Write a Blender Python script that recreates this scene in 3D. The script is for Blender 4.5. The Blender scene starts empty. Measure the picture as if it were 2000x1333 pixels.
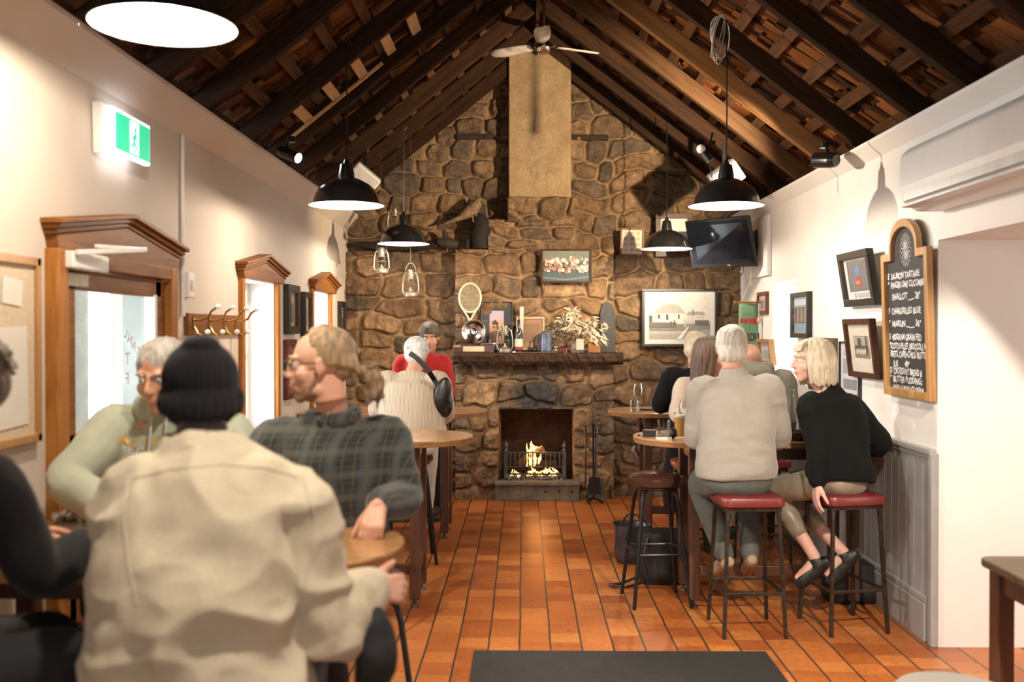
import bpy, math, random
import numpy as np
from mathutils import Vector, Matrix, noise, Quaternion
from mathutils.bvhtree import BVHTree
PI = math.pi
R = math.radians
V = Vector
rnd = random.Random(7)
COL = bpy.context.scene.collection
K = 1944.4
CAM = V((0, 0, 1.63))
cam_eul = (PI/2 - math.atan(21.5/K), 0, math.atan(22.5/K))
from mathutils import Euler
CR = Euler(cam_eul, 'XYZ').to_matrix()
def ray(px, py): return CR @ V(((px-1000)/K, -(py-666.5)/K, -1))
def P(px, py, Y): d = ray(px, py); return CAM + d*(Y/d.y)
def PX(px, py, X): d = ray(px, py); return CAM + d*(X/d.x)
def PZ(px, py, Z): d = ray(px, py); return CAM + d*((Z-CAM.z)/d.z)

# ---------------------------------------------------------------- materials
def nodes(name):
    m = bpy.data.materials.new(name); m.use_nodes = True
    nt = m.node_tree; b = nt.nodes['Principled BSDF']
    return m, nt, b
def link(nt, a, b): nt.links.new(a, b)
def coord(nt, scale=(1, 1, 1), kind='Object'):
    tc = nt.nodes.new('ShaderNodeTexCoord'); mp = nt.nodes.new('ShaderNodeMapping')
    mp.inputs['Scale'].default_value = scale
    link(nt, tc.outputs[kind], mp.inputs[0]); return mp.outputs[0]
def tnoise(nt, vec, scale, detail=4, rough=.55, dist=0):
    n = nt.nodes.new('ShaderNodeTexNoise'); n.inputs['Scale'].default_value = scale
    n.inputs['Detail'].default_value = detail; n.inputs['Roughness'].default_value = rough
    n.inputs['Distortion'].default_value = dist
    if vec: link(nt, vec, n.inputs['Vector'])
    return n.outputs[0]
def ramp(nt, fac, stops):
    r = nt.nodes.new('ShaderNodeValToRGB'); e = r.color_ramp.elements
    while len(e) < len(stops): e.new(.5)
    for i, (p, c) in enumerate(stops): e[i].position = p; e[i].color = (*c, 1)
    link(nt, fac, r.inputs[0]); return r.outputs[0]
def bump(nt, b, h, strength=.3, dist=.01):
    n = nt.nodes.new('ShaderNodeBump'); n.inputs['Strength'].default_value = strength
    n.inputs['Distance'].default_value = dist
    link(nt, h, n.inputs['Height']); link(nt, n.outputs[0], b.inputs['Normal'])
def mixc(nt, fac, a, b, mode='MIX'):
    m = nt.nodes.new('ShaderNodeMix'); m.data_type = 'RGBA'; m.blend_type = mode
    for s, v in ((0, fac), (6, a), (7, b)):
        if isinstance(v, (int, float)): m.inputs[s].default_value = v
        elif isinstance(v, tuple): m.inputs[s].default_value = (*v, 1)
        else: link(nt, v, m.inputs[s])
    return m.outputs[2]
def dk(c, f): return tuple(min(1, x*f) for x in c)
def plain(name, c, rough=.5, metal=0, var=.12, scale=12, bmp=0, coat=0, sheen=0, bscale=None):
    m, nt, b = nodes(name)
    v = coord(nt)
    f = tnoise(nt, v, scale)
    link(nt, ramp(nt, f, [(.3, dk(c, 1-var)), (.7, dk(c, 1+var))]), b.inputs['Base Color'])
    b.inputs['Roughness'].default_value = rough; b.inputs['Metallic'].default_value = metal
    if coat: b.inputs['Coat Weight'].default_value = coat; b.inputs['Coat Roughness'].default_value = .1
    if sheen: b.inputs['Sheen Weight'].default_value = sheen
    if bmp: bump(nt, b, tnoise(nt, v, bscale or scale*4, 5), bmp, .01)
    return m
def wood(name, c1, c2, axis='X', rough=.5, s=1, bmp=.25, coat=0, attr=False):
    m, nt, b = nodes(name); b.inputs['Specular IOR Level'].default_value = .5 if coat else .15
    sc = {'X': (1.2, 14, 14), 'Y': (14, 1.2, 14), 'Z': (14, 14, 1.2)}[axis]
    v = coord(nt, tuple(k*s for k in sc))
    f = tnoise(nt, v, 2.2, 8, .62, .8)
    c = ramp(nt, f, [(.28, c1), (.5, tuple((a+d)/2 for a, d in zip(c1, c2))), (.72, c2)])
    if attr:
        a = nt.nodes.new('ShaderNodeAttribute'); a.attribute_name = 'tint'
        t = ramp(nt, a.outputs['Fac'], [(0, (.18, .15, .13)), (.3, (.45, .36, .3)), (.6, (.9, .7, .5)), (.85, (.85, .8, .75)), (1, (1.7, 1.45, 1.1))])
        c = mixc(nt, 1.0, c, t, 'MULTIPLY')
    link(nt, c, b.inputs['Base Color']); b.inputs['Roughness'].default_value = rough
    if coat: b.inputs['Coat Weight'].default_value = coat; b.inputs['Coat Roughness'].default_value = .15
    bump(nt, b, f, bmp, .006)
    return m
def fabric(name, c, c2=None, scale=260, bmp=.35, sheen=.25, var=.1, blot=5, rough=.95):
    m, nt, b = nodes(name); v = coord(nt)
    c2 = c2 or dk(c, .8)
    big = tnoise(nt, v, blot, 5, .6)
    fine = tnoise(nt, v, scale, 2)
    base = ramp(nt, big, [(.3, c2), (.65, c)])
    col = mixc(nt, .35, base, ramp(nt, fine, [(.35, dk(c, 1-var*3)), (.65, dk(c, 1+var))]))
    link(nt, col, b.inputs['Base Color']); b.inputs['Roughness'].default_value = rough
    b.inputs['Sheen Weight'].default_value = sheen
    b.inputs['Specular IOR Level'].default_value = .2
    bump(nt, b, fine, bmp, .004)
    return m
def glass(name, c=(1, 1, 1), rough=.02, k=.5):
    m, nt, b = nodes(name)
    tr = nt.nodes.new('ShaderNodeBsdfTransparent'); tr.inputs[0].default_value = (*c, 1)
    gl = nt.nodes.new('ShaderNodeBsdfGlossy'); gl.inputs['Roughness'].default_value = rough
    lw = nt.nodes.new('ShaderNodeLayerWeight'); lw.inputs[0].default_value = .25
    mx = nt.nodes.new('ShaderNodeMixShader')
    ml = nt.nodes.new('ShaderNodeMath'); ml.operation = 'MULTIPLY'; ml.inputs[1].default_value = k; link(nt, lw.outputs['Fresnel'], ml.inputs[0])
    link(nt, ml.outputs[0], mx.inputs[0]); link(nt, tr.outputs[0], mx.inputs[1]); link(nt, gl.outputs[0], mx.inputs[2])
    link(nt, mx.outputs[0], nt.nodes['Material Output'].inputs[0]); return m
def emis(name, c, s):
    m, nt, b = nodes(name); b.inputs['Base Color'].default_value = (*c, 1)
    b.inputs['Emission Color'].default_value = (*c, 1); b.inputs['Emission Strength'].default_value = s
    return m
def hairmat(name, c1, c2, s=90):
    m, nt, b = nodes(name)
    v = coord(nt, (1, 1, .12)); f = tnoise(nt, v, s, 4, .7, .3)
    f2 = tnoise(nt, coord(nt), 14, 3)
    c = mixc(nt, .4, ramp(nt, f, [(.35, c1), (.65, c2)]), ramp(nt, f2, [(.35, c1), (.65, c2)]))
    link(nt, c, b.inputs['Base Color']); b.inputs['Roughness'].default_value = .55
    b.inputs['Sheen Weight'].default_value = .2
    bump(nt, b, f, .7, .006); return m
def skinmat(name, c):
    m, nt, b = nodes(name); v = coord(nt)
    f = tnoise(nt, v, 16, 4)
    link(nt, ramp(nt, f, [(.3, (c[0]*.92, c[1]*.78, c[2]*.74)), (.7, c)]), b.inputs['Base Color'])
    b.inputs['Roughness'].default_value = .48
    b.inputs['Subsurface Weight'].default_value = .08; b.inputs['Subsurface Scale'].default_value = .01
    b.inputs['Subsurface Radius'].default_value = (1, .35, .2)
    bump(nt, b, tnoise(nt, v, 220, 3), .12, .002); return m
def vcol(name, rough=.85, bmp=.7, ns=40, amt=.5):
    m, nt, b = nodes(name)
    a = nt.nodes.new('ShaderNodeAttribute'); a.attribute_name = 'col'
    v = coord(nt); f = tnoise(nt, v, ns, 6, .65); f2 = tnoise(nt, v, ns*.25, 4, .6)
    t = ramp(nt, f, [(.3, (.55, .53, .5)), (.5, (1, 1, 1)), (.72, (1.35, 1.3, 1.25))])
    t2 = ramp(nt, f2, [(.35, (.68, .66, .64)), (.65, (1.2, 1.18, 1.15))])
    c = mixc(nt, amt, a.outputs['Color'], mixc(nt, 1, a.outputs['Color'], t, 'MULTIPLY'))
    c = mixc(nt, 1, c, t2, 'MULTIPLY')
    link(nt, c, b.inputs['Base Color']); b.inputs['Roughness'].default_value = rough
    bump(nt, b, f, bmp, .012); return m

M = {}
M['plaster'] = plain('white_plaster', (.80, .78, .745), .75, var=.025, scale=3, bmp=.08, bscale=30)
M['plaster_l'] = plain('cream_plaster', (.64, .56, .475), .75, var=.03, scale=3, bmp=.08, bscale=30)
M['gloss_white'] = plain('white_paint', (.8, .78, .74), .35, var=.02)
M['rafter'] = wood('dark_rafter', (.014, .007, .0035), (.048, .021, .009), 'X', .85)
M['pine_rafter'] = wood('pine_rafter', (.12, .056, .022), (.25, .125, .05), 'X', .6)
M['warm_rafter'] = wood('warm_rafter', (.040, .019, .008), (.10, .048, .02), 'X', .7)
M['pine_block'] = wood('pine_block', (.42, .24, .10), (.62, .40, .2), 'Y', .55)
M['batten'] = wood('batten_wood', (.040, .018, .008), (.12, .054, .022), 'Y', .8)
M['shingle'] = wood('shingle_wood', (.07, .028, .010), (.25, .105, .036), 'X', .8, attr=True)
M['joinery'] = wood('joinery_wood', (.27, .10, .02), (.46, .20, .05), 'Z', .5)
M['joinery_d'] = wood('joinery_wood_dark', (.14, .05, .012), (.28, .11, .028), 'Y', .5)
M['tabletop'] = wood('table_top_wood', (.34, .17, .065), (.52, .29, .13), 'X', .28, coat=.4, bmp=.08)
M['tableedge'] = wood('table_edge_ply', (.17, .075, .03), (.40, .20, .085), 'X', .4, s=3)
M['tableleg'] = wood('table_leg_wood', (.055, .022, .013), (.12, .05, .028), 'Z', .4, coat=.3)
M['black_metal'] = plain('black_metal', (.012, .012, .013), .35, .3)
M['steel_leg'] = plain('raw_steel', (.07, .055, .04), .38, .8, var=.4, scale=25)
M['chrome'] = plain('chrome', (.75, .74, .72), .15, 1, var=.05)
M['iron'] = plain('cast_iron', (.10, .095, .085), .5, .6, var=.3, scale=30, bmp=.2)
M['red_vinyl'] = plain('red_vinyl', (.17, .020, .016), .4, var=.12, bmp=.05, coat=.2)
M['brown_vinyl'] = plain('brown_vinyl', (.055, .022, .014), .25, var=.15, coat=.5)
M['black_vinyl'] = plain('black_vinyl', (.012, .011, .011), .4, var=.2, bmp=.1)
M['enamel'] = plain('black_enamel', (.012, .012, .012), .22, 0, coat=.6)
M['enamel_w'] = plain('white_enamel', (.88, .87, .84), .3)
M['bulb'] = emis('lit_bulb', (1, .93, .82), 60)
M['grey_paint'] = plain('grey_paint', (.33, .32, .31), .45, var=.08, scale=6)
M['rubber'] = plain('rubber_mat', (.022, .021, .019), .8, var=.25, scale=40, bmp=.3)
M['glass'] = glass('clear_glass', (.97, .98, .97))
M['pane'] = glass('window_pane', (.98, .99, .99), k=.08)
M['picglass'] = glass('picture_glazing', (1, 1, 1), .03, .10)
M['doorreveal'] = plain('grey_green_paint', (.30, .35, .33), .6, var=.12, scale=4)
M['soot'] = plain('sooty_brick', (.03, .018, .012), .9, var=.5, scale=9, bmp=.5)
M['paper'] = plain('paper', (.72, .69, .62), .7, var=.03)
M['black_frame'] = plain('black_frame', (.014, .013, .012), .35)
M['brown_frame'] = wood('brown_frame', (.03, .014, .009), (.08, .035, .02), 'Z', .35)
M['oak_frame'] = wood('oak_frame', (.33, .16, .05), (.5, .28, .1), 'Z', .35, coat=.2)
M['plastic_w'] = plain('white_plastic', (.78, .77, .74), .4, var=.02)
M['brass'] = plain('brass', (.5, .32, .12), .3, 1, var=.1)
M['pewter'] = plain('aged_pewter', (.30, .27, .21), .38, .7, var=.25, scale=40)
M['exterior'] = plain('exterior_grey', (.17, .2, .19), .6)
M['white_fade'] = plain('exterior_white', (.9, .9, .9), .8)

# ---------------------------------------------------------------- mesh builder
class MB:
    def __init__(s): s.v = []; s.f = []; s.m = []; s.t = []; s.mi = 0; s.tint = .5
    def add(s, vs, fs):
        o = len(s.v); s.v += [V(p) for p in vs]
        for f in fs: s.f.append([i+o for i in f]); s.m.append(s.mi); s.t.append(s.tint)
        return s
    def box(s, c, d, rot=None):
        c = V(c); x, y, z = d[0]/2, d[1]/2, d[2]/2
        vs = [V((a*x, b*y, e*z)) for a in (-1, 1) for b in (-1, 1) for e in (-1, 1)]
        if rot is not None:
            m = rot if isinstance(rot, Matrix) else Euler(rot).to_matrix()
            vs = [m @ p for p in vs]
        return s.add([p+c for p in vs], [(0, 1, 3, 2), (4, 6, 7, 5), (0, 4, 5, 1), (2, 3, 7, 6), (0, 2, 6, 4), (1, 5, 7, 3)])
    def bar(s, p0, p1, w, h, up=(0, 0, 1)):
        p0, p1 = V(p0), V(p1); d = (p1-p0); L = d.length; d.normalize()
        side = d.cross(V(up))
        if side.length < 1e-5: side = d.cross(V((1, 0, 0)))
        side.normalize(); u = side.cross(d)
        m = Matrix((d, side, u)).transposed()
        return s.box((p0+p1)/2, (L, w, h), m)
    def tube(s, pts, r, seg=8, cap=True, closed=False):
        pts = [V(p) for p in pts]; n = len(pts)
        rs = r if isinstance(r, (list, tuple)) else [r]*n
        rings = []; ref = None
        for i, p in enumerate(pts):
            a = pts[(i-1) % n] if (closed or i > 0) else p; b = pts[(i+1) % n] if (closed or i < n-1) else p
            d = (b-a)
            if d.length < 1e-9: d = V((0, 0, 1))
            d.normalize()
            if ref is None: ref = V((0, 0, 1)) if abs(d.z) < .9 else V((1, 0, 0))
            x = d.cross(ref)
            if x.length < 1e-4: x = d.cross(V((.3, 1, .2)))
            x.normalize(); y = d.cross(x); ref = (-y)
            ref = x.cross(d)
            rings.append([p + (x*math.cos(2*PI*k/seg) + y*math.sin(2*PI*k/seg))*rs[i] for k in range(seg)])
        vs = [q for g in rings for q in g]; fs = []
        for i in range(n if closed else n-1):
            j = (i+1) % n
            for k in range(seg):
                k2 = (k+1) % seg
                fs.append((i*seg+k, i*seg+k2, j*seg+k2, j*seg+k))
        if cap and not closed: fs.append(tuple(range(seg))[::-1]); fs.append(tuple((n-1)*seg+k for k in range(seg)))
        return s.add(vs, fs)
    def cyl(s, p0, p1, r0, r1=None, seg=16): return s.tube([p0, p1], [r0, r0 if r1 is None else r1], seg)
    def lathe(s, prof, c=(0, 0, 0), seg=24, rot=None):
        c = V(c); vs = []; fs = []; n = len(prof)
        m = rot if isinstance(rot, Matrix) else (Euler(rot).to_matrix() if rot is not None else Matrix.Identity(3))
        for r, z in prof:
            for k in range(seg):
                a = 2*PI*k/seg; vs.append(m @ V((r*math.cos(a), r*math.sin(a), z)) + c)
        for i in range(n-1):
            for k in range(seg):
                k2 = (k+1) % seg; fs.append((i*seg+k, i*seg+k2, (i+1)*seg+k2, (i+1)*seg+k))
        return s.add(vs, fs)
    def ell(s, c, r, rot=None, seg=16, rings=10):
        prof = [(max(1e-4, math.sin(PI*i/rings)), -math.cos(PI*i/rings)) for i in range(rings+1)]
        m = rot if isinstance(rot, Matrix) else (Euler(rot).to_matrix() if rot is not None else Matrix.Identity(3))
        if isinstance(r, (int, float)): r = (r, r, r)
        return s.lathe(prof, c, seg, m @ Matrix.Diagonal(r))
    def prism(s, poly, h, fr):      # poly 2D, fr = function (u,v,w)->world ; w in 0..h
        n = len(poly)
        vs = [fr(u, v, 0) for u, v in poly] + [fr(u, v, h) for u, v in poly]
        fs = [tuple(range(n))[::-1], tuple(range(n, 2*n))] + [(i, (i+1) % n, n+(i+1) % n, n+i) for i in range(n)]
        return s.add(vs, fs)
    def quad(s, a, b, c, d): return s.add([a, b, c, d], [(0, 1, 2, 3)])
    def build(s, name, mat, parent=None, smooth=False, bevel=0, world=False, solid=0, sub=0):
        me = bpy.data.meshes.new(name)
        off = V((0, 0, 0))
        if world and parent is not None:
            q = parent
            while q is not None: off = off + V(q.location); q = q.parent
        me.from_pydata([p-off for p in s.v], [], s.f)
        mats = mat if isinstance(mat, (list, tuple)) else [mat]
        for m in mats: me.materials.append(m)
        me.polygons.foreach_set('material_index', s.m)
        a = me.attributes.new('tint', 'FLOAT', 'FACE'); a.data.foreach_set('value', s.t)
        me.validate()
        import bmesh
        bm = bmesh.new(); bm.from_mesh(me); bmesh.ops.recalc_face_normals(bm, faces=bm.faces); bm.to_mesh(me); bm.free()
        if smooth:
            me.polygons.foreach_set('use_smooth', [True]*len(me.polygons))
            try: me.set_sharp_from_angle(angle=R(40))
            except Exception: pass
        o = bpy.data.objects.new(name, me); COL.objects.link(o)
        if parent is not None: o.parent = parent
        if sub:
            d = o.modifiers.new('s', 'SUBSURF'); d.levels = sub; d.render_levels = sub
        if solid:
            d = o.modifiers.new('t', 'SOLIDIFY'); d.thickness = solid; d.offset = 0
        if bevel:
            d = o.modifiers.new('b', 'BEVEL'); d.width = bevel; d.segments = 2; d.limit_method = 'ANGLE'; d.angle_limit = R(35)
        return o
def thing(name, label, cat, loc=(0, 0, 0), rz=0, group=None):
    o = bpy.data.objects.new(name, None); COL.objects.link(o); o.empty_display_size = .1
    o.location = loc; o.rotation_euler = (0, 0, rz); o['label'] = label; o['category'] = cat
    if group: o['group'] = group
    return o
def tag(o, label, cat, group=None, kind=None):
    o['label'] = label; o['category'] = cat
    if group: o['group'] = group
    if kind: o['kind'] = kind
    return o
def struct(o, label=None):
    o['kind'] = 'structure'
    if label: o['label'] = label
    return o
def dup(root, loc, rz, label=None, group=None):
    r = root.copy(); COL.objects.link(r); r.location = loc; r.rotation_euler = (0, 0, rz)
    if label: r['label'] = label
    if group: r['group'] = group
    for ch in list(root.children):
        c = ch.copy(); COL.objects.link(c); c.parent = r
        for g in list(ch.children):
            d = g.copy(); COL.objects.link(d); d.parent = c
    return r
def rect_prof(a, b): return [(-a, -b), (a, -b), (a, b), (-a, b)]

def textmesh(txt, size=1.0, extrude=0.0, align='CENTER', sx=1.0, bold=0):
    cu = bpy.data.curves.new('t', 'FONT'); cu.body = txt; cu.size = size; cu.align_x = align; cu.resolution_u = 3
    cu.offset = bold
    ob = bpy.data.objects.new('t', cu); COL.objects.link(ob)
    dg = bpy.context.evaluated_depsgraph_get(); me = bpy.data.meshes.new_from_object(ob.evaluated_get(dg))
    vs = [(v.co.x*sx, v.co.y) for v in me.vertices]; fs = [tuple(p.vertices) for p in me.polygons]
    bpy.data.objects.remove(ob); bpy.data.curves.remove(cu); bpy.data.meshes.remove(me)
    return vs, fs
def addtext(mb, txt, fr, size, align='CENTER', sx=1.0, w=0.0, bold=0):
    vs, fs = textmesh(txt, size, align=align, sx=sx, bold=bold)
    mb.add([fr(u, v, w) for u, v in vs], fs)
# ================================================================ the room
XL, XR, YB = -1.745, 2.12, 9.90
RAF = [2.6, 3.3, 4.04, 4.8, 5.46, 6.35, 7.05, 7.72, 8.4, 9.05, 9.70]
APX, APZ = .12, 4.32
# floor --------------------------------------------------------------------
def floor_mat():
    m, nt, b = nodes('quarry_tiles')
    tc = nt.nodes.new('ShaderNodeTexCoord'); sp = nt.nodes.new('ShaderNodeSeparateXYZ')
    link(nt, tc.outputs['Object'], sp.inputs[0])
    def math_(op, a, b_=None):
        n = nt.nodes.new('ShaderNodeMath'); n.operation = op
        for i, q in enumerate((a, b_)):
            if q is None: continue
            if isinstance(q, (int, float)): n.inputs[i].default_value = q
            else: link(nt, q, n.inputs[i])
        return n.outputs[0]
    T = .1605
    wob = tnoise(nt, tc.outputs['Object'], 1.5, 2)
    x = math_('ADD', sp.outputs[0], math_('MULTIPLY', math_('SUBTRACT', wob, .5), .012))
    u = math_('DIVIDE', math_('ADD', x, 8.0445), T)      # columns running down the room
    iu = math_('FLOOR', u); fu = math_('FRACT', u)
    off = math_('FRACT', math_('MULTIPLY', math_('SINE', math_('MULTIPLY', iu, 12.9898)), 43.5))
    v = math_('ADD', math_('DIVIDE', sp.outputs[1], T), off)
    iv = math_('FLOOR', v); fv = math_('FRACT', v)
    du = math_('MINIMUM', fu, math_('SUBTRACT', 1, fu)); dv = math_('MINIMUM', fv, math_('SUBTRACT', 1, fv))
    ju = math_('LESS_THAN', du, .032); jv = math_('LESS_THAN', dv, .010)
    cb = nt.nodes.new('ShaderNodeCombineXYZ'); link(nt, iu, cb.inputs[0]); link(nt, iv, cb.inputs[1])
    wn = nt.nodes.new('ShaderNodeTexWhiteNoise'); wn.noise_dimensions = '2D'; link(nt, cb.outputs[0], wn.inputs['Vector'])
    tile = ramp(nt, wn.outputs['Value'], [(0, (.30, .078, .018)), (.2, (.40, .115, .026)), (.5, (.47, .145, .034)), (.8, (.53, .18, .045)), (1, (.60, .235, .065))])
    n1 = tnoise(nt, tc.outputs['Object'], 30, 5, .65); n2 = tnoise(nt, tc.outputs['Object'], 2.2, 4)
    tile = mixc(nt, 1, tile, ramp(nt, n1, [(.3, (.78, .74, .7)), (.7, (1.16, 1.12, 1.1))]), 'MULTIPLY')
    tile = mixc(nt, 1, tile, ramp(nt, n2, [(.3, (.82, .8, .78)), (.7, (1.1, 1.08, 1.05))]), 'MULTIPLY')
    c = mixc(nt, ju, tile, (.055, .035, .02)); c = mixc(nt, math_('MULTIPLY', jv, .6), c, (.1, .04, .018))
    link(nt, c, b.inputs['Base Color'])
    rr = ramp(nt, n1, [(.3, (.25,)*3), (.7, (.45,)*3)]); link(nt, rr, b.inputs['Roughness'])
    h = math_('SUBTRACT', 1, math_('MAXIMUM', ju, jv))
    h = math_('ADD', h, math_('MULTIPLY', n2, .6))
    bump(nt, b, h, .35, .006)
    b.inputs['Specular IOR Level'].default_value = .55
    return m
mb = MB(); mb.box((1.0, 4.2, -.05), (6.4, 12.4, .1)); struct(mb.build('floor', floor_mat()), 'orange quarry tiled floor')

# side walls with openings ---------------------------------------------------
def wall_x(X, y0, y1, z0, z1, thick, holes):   # holes: (ya,yb,za,zb) ; wall solid lies outside X
    mb = MB(); sgn = 1 if X > 0 else -1
    ys = sorted({y0, y1, *[h[0] for h in holes], *[h[1] for h in holes]})
    for a, b in zip(ys[:-1], ys[1:]):
        zs = [z0, z1]
        for h in holes:
            if h[0] <= a+1e-6 and h[1] >= b-1e-6: zs += [h[2], h[3]]
        zs = sorted(set(zs))
        for c, d in zip(zs[:-1], zs[1:]):
            if any(h[0] <= a+1e-6 and h[1] >= b-1e-6 and h[2] <= c+1e-6 and h[3] >= d-1e-6 for h in holes): continue
            mb.box((X+sgn*thick/2, (a+b)/2, (c+d)/2), (thick, b-a, d-c))
    return mb
DOOR = (3.70, 4.78, 0, 1.93)
W1 = (6.13, 6.95, .93, 1.96); W2 = (8.15, 8.86, .93, 1.96)
struct(wall_x(XL, -2, YB+.3, 0, 2.76, .25, [DOOR, W1, W2]).build('wall_left', M['plaster_l']), 'cream plastered side wall')
WR = (7.72, 8.50, .98, 2.03)
OPN = (.4, 5.12, 0, 2.09)
struct(wall_x(XR, -2, YB+.3, 0, 2.74, .42, [WR, OPN]).build('wall_right', M['plaster']), 'white plastered side wall')
# alcove return wall and its ceiling beyond the opening
mb = MB(); mb.box((.2, -1.9, 2.0), (5, .1, 5.2)); struct(mb.build('wall_rear', M['plaster']))
mb = MB(); mb.box((4.2, 2.6, 1.2), (.1, 5.2, 2.4)); struct(mb.build('wall_side', M['plaster']))
mb = MB(); mb.box((3.3, .2, 1.2), (1.8, .1, 2.4)); struct(mb.build('wall_side_room', M['plaster']))
mb = MB(); mb.box((3.36, 5.27, 1.2), (1.64, .3, 2.4)); struct(mb.build('wall_alcove', M['plaster']))
mb = MB(); mb.box((3.36, 2.9, 2.19), (1.64, 5.0, .2)); struct(mb.build('ceiling_alcove', M['plaster']))
# sloping white coves under the roof
for sd, X, z0, dx, dz, nm in ((-1, XL, 2.625, .105, .13, 'trim_1'), (1, XR, 2.665, .075, .07, 'trim_2')):
    mb = MB(); s = -sd
    pr = [(X - s*.02, z0), (X + s*.001, z0), (X + s*dx, z0+dz), (X + s*dx, z0+dz+.02), (X - s*.02, z0+dz+.02)]
    n = len(pr)
    mb.add([(x, -2, z) for x, z in pr] + [(x, YB, z) for x, z in pr], [tuple(range(n)), tuple(range(n, 2*n))[::-1]] + [(i, n+i, n+(i+1) % n, (i+1) % n) for i in range(n)])
    struct(mb.build(nm, M['plaster_l'] if sd < 0 else M['plaster']))
mb = MB(); mb.tube([(XL+.012, 5.05, 1.70), (XL+.012, 5.05, 2.62)], .011, 8)
tag(mb.build('cable_conduit', M['gloss_white'], None, True), 'white cable conduit running down the left wall to a switch', 'conduit')

# roof -----------------------------------------------------------------------
roof = bpy.data.objects.new('ceiling', None); COL.objects.link(roof); roof['kind'] = 'structure'
def slope(side):
    e = V((-1.86, 0, 2.72)) if side < 0 else V((2.24, 0, 2.69)); a = V((APX, 0, APZ))
    d = (a-e); L = d.length; d.normalize(); n = V((-d.z, 0, d.x)) if side < 0 else V((d.z, 0, -d.x))
    if n.z < 0: n = -n
    return e, a, d, n, L
for side in (-1, 1):
    e, a, d, n, L = slope(side)
    for i, y in enumerate(RAF):
        w = .062 if i % 2 else .07
        pine = (side > 0 and i == 6)
        mb = MB(); c = e + d*(L/2) + n*.06; rot = Matrix((d, V((0, 1, 0)), n)).transposed()
        mb.box((0, 0, 0), (L + .02, w, .12))
        o = mb.build('rafter', M['pine_rafter'] if pine else M['warm_rafter'] if (side > 0 and i == 7) else M['rafter'], roof, bevel=.004)
        o.matrix_local = Matrix.Translation(c + V((0, y, 0))) @ rot.to_4x4()
    # battens lie across the rafters
    k = 0; t = .13
    while t < L - .08:
        mb = MB(); rot = Matrix((d, V((0, 1, 0)), n)).transposed()
        mb.box((0, 0, 0), (.068 + .012*rnd.random(), 8.2, .03))
        o = mb.build('batten', M['batten'], roof, bevel=.003)
        o.matrix_local = Matrix.Translation(e + d*t + n*.137 + V((0, 5.95, 0))) @ rot.to_4x4()
        t += .265 + .03*rnd.random(); k += 1
    # split timber shingles above the battens, seen from below
    mb = MB(); rot = Matrix((d, V((0, 1, 0)), n)).transposed(); t = -.05
    while t < L + .1:
        y = 1.9
        while y < YB + .1:
            w = rnd.uniform(.05, .13); ln = rnd.uniform(.27, .36)
            mb.tint = rnd.random()**1.2
            tilt = Matrix.Rotation(rnd.uniform(.03, .13), 3, 'Y') @ Matrix.Rotation(rnd.uniform(-.04, .04), 3, 'X') @ Matrix.Rotation(rnd.uniform(-.02, .02), 3, 'Z')
            o_ = V((t + ln/2 + rnd.uniform(-.04, .04), y + w/2, .185 + rnd.uniform(-.006, .01)))
            mb.box(o_, (ln, w - rnd.uniform(.002, .007), rnd.uniform(.008, .014)), tilt)
            y += w
        t += .2
    o = mb.build('shingle_lining', M['shingle'], roof)
    o.matrix_local = Matrix.Translation(e) @ rot.to_4x4()
    mb = MB(); mb.box((L/2, 5.7, .25), (L + .4, 8.4, .02)); o = mb.build('roof_sheet', M['rafter'], roof)
    o.matrix_local = Matrix.Translation(e) @ rot.to_4x4()
mb = MB(); mb.box((APX, 5.9, APZ+.06), (.03, 8.0, .2)); mb.build('ridge_board', M['rafter'], roof)
# roof over the part of the room behind the camera
mb = MB(); mb.add([(-1.9, -2, 2.9), (-1.9, 1.8, 2.9), (.12, 1.8, 4.6), (.12, -2, 4.6), (2.3, 1.8, 2.9), (2.3, -2, 2.9)], [(0, 1, 2, 3), (3, 2, 4, 5)])
mb.build('rear_roof_boards', M['rafter'], roof, solid=.03)
# new pine blocks nailed between two rafters on the left slope, plus one long pale strip imitating a spotlit rafter edge
e, a, d, n, L = slope(-1)
for px, py in ((735, 42), (677, 97), (621, 146), (565, 196), (792, 8)):
    rot = Matrix((d, V((0, 1, 0)), n)).transposed()
    # point of the batten plane seen at that pixel, centred in its bay
    r = ray(px, py); q0 = e + n*.108; t = (q0-CAM).dot(n)/r.dot(n); q = CAM + r*t
    ya_ = max([y for y in RAF if y < q.y]); yb_ = min([y for y in RAF if y > q.y]); q.y = (ya_+yb_)/2
    mb = MB(); mb.box((0, 0, 0), (.075, yb_-ya_-.06, .03)); o = mb.build('pine_block', M['pine_block'], roof, bevel=.003)
    o.matrix_local = Matrix.Translation(q - n*.014) @ rot.to_4x4()
r = ray(560, 272); q0 = e + n*.0; t = (q0-CAM).dot(n)/r.dot(n); qa = CAM + r*t
r = ray(745, 120); t = (q0-CAM).dot(n)/r.dot(n); qb = CAM + r*t
qb.y = qa.y
mb = MB(); mb.bar(qa - n*.01, qb - n*.01, .018, .02); mb.build('lit_edge_strip', M['pine_block'], roof)

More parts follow.
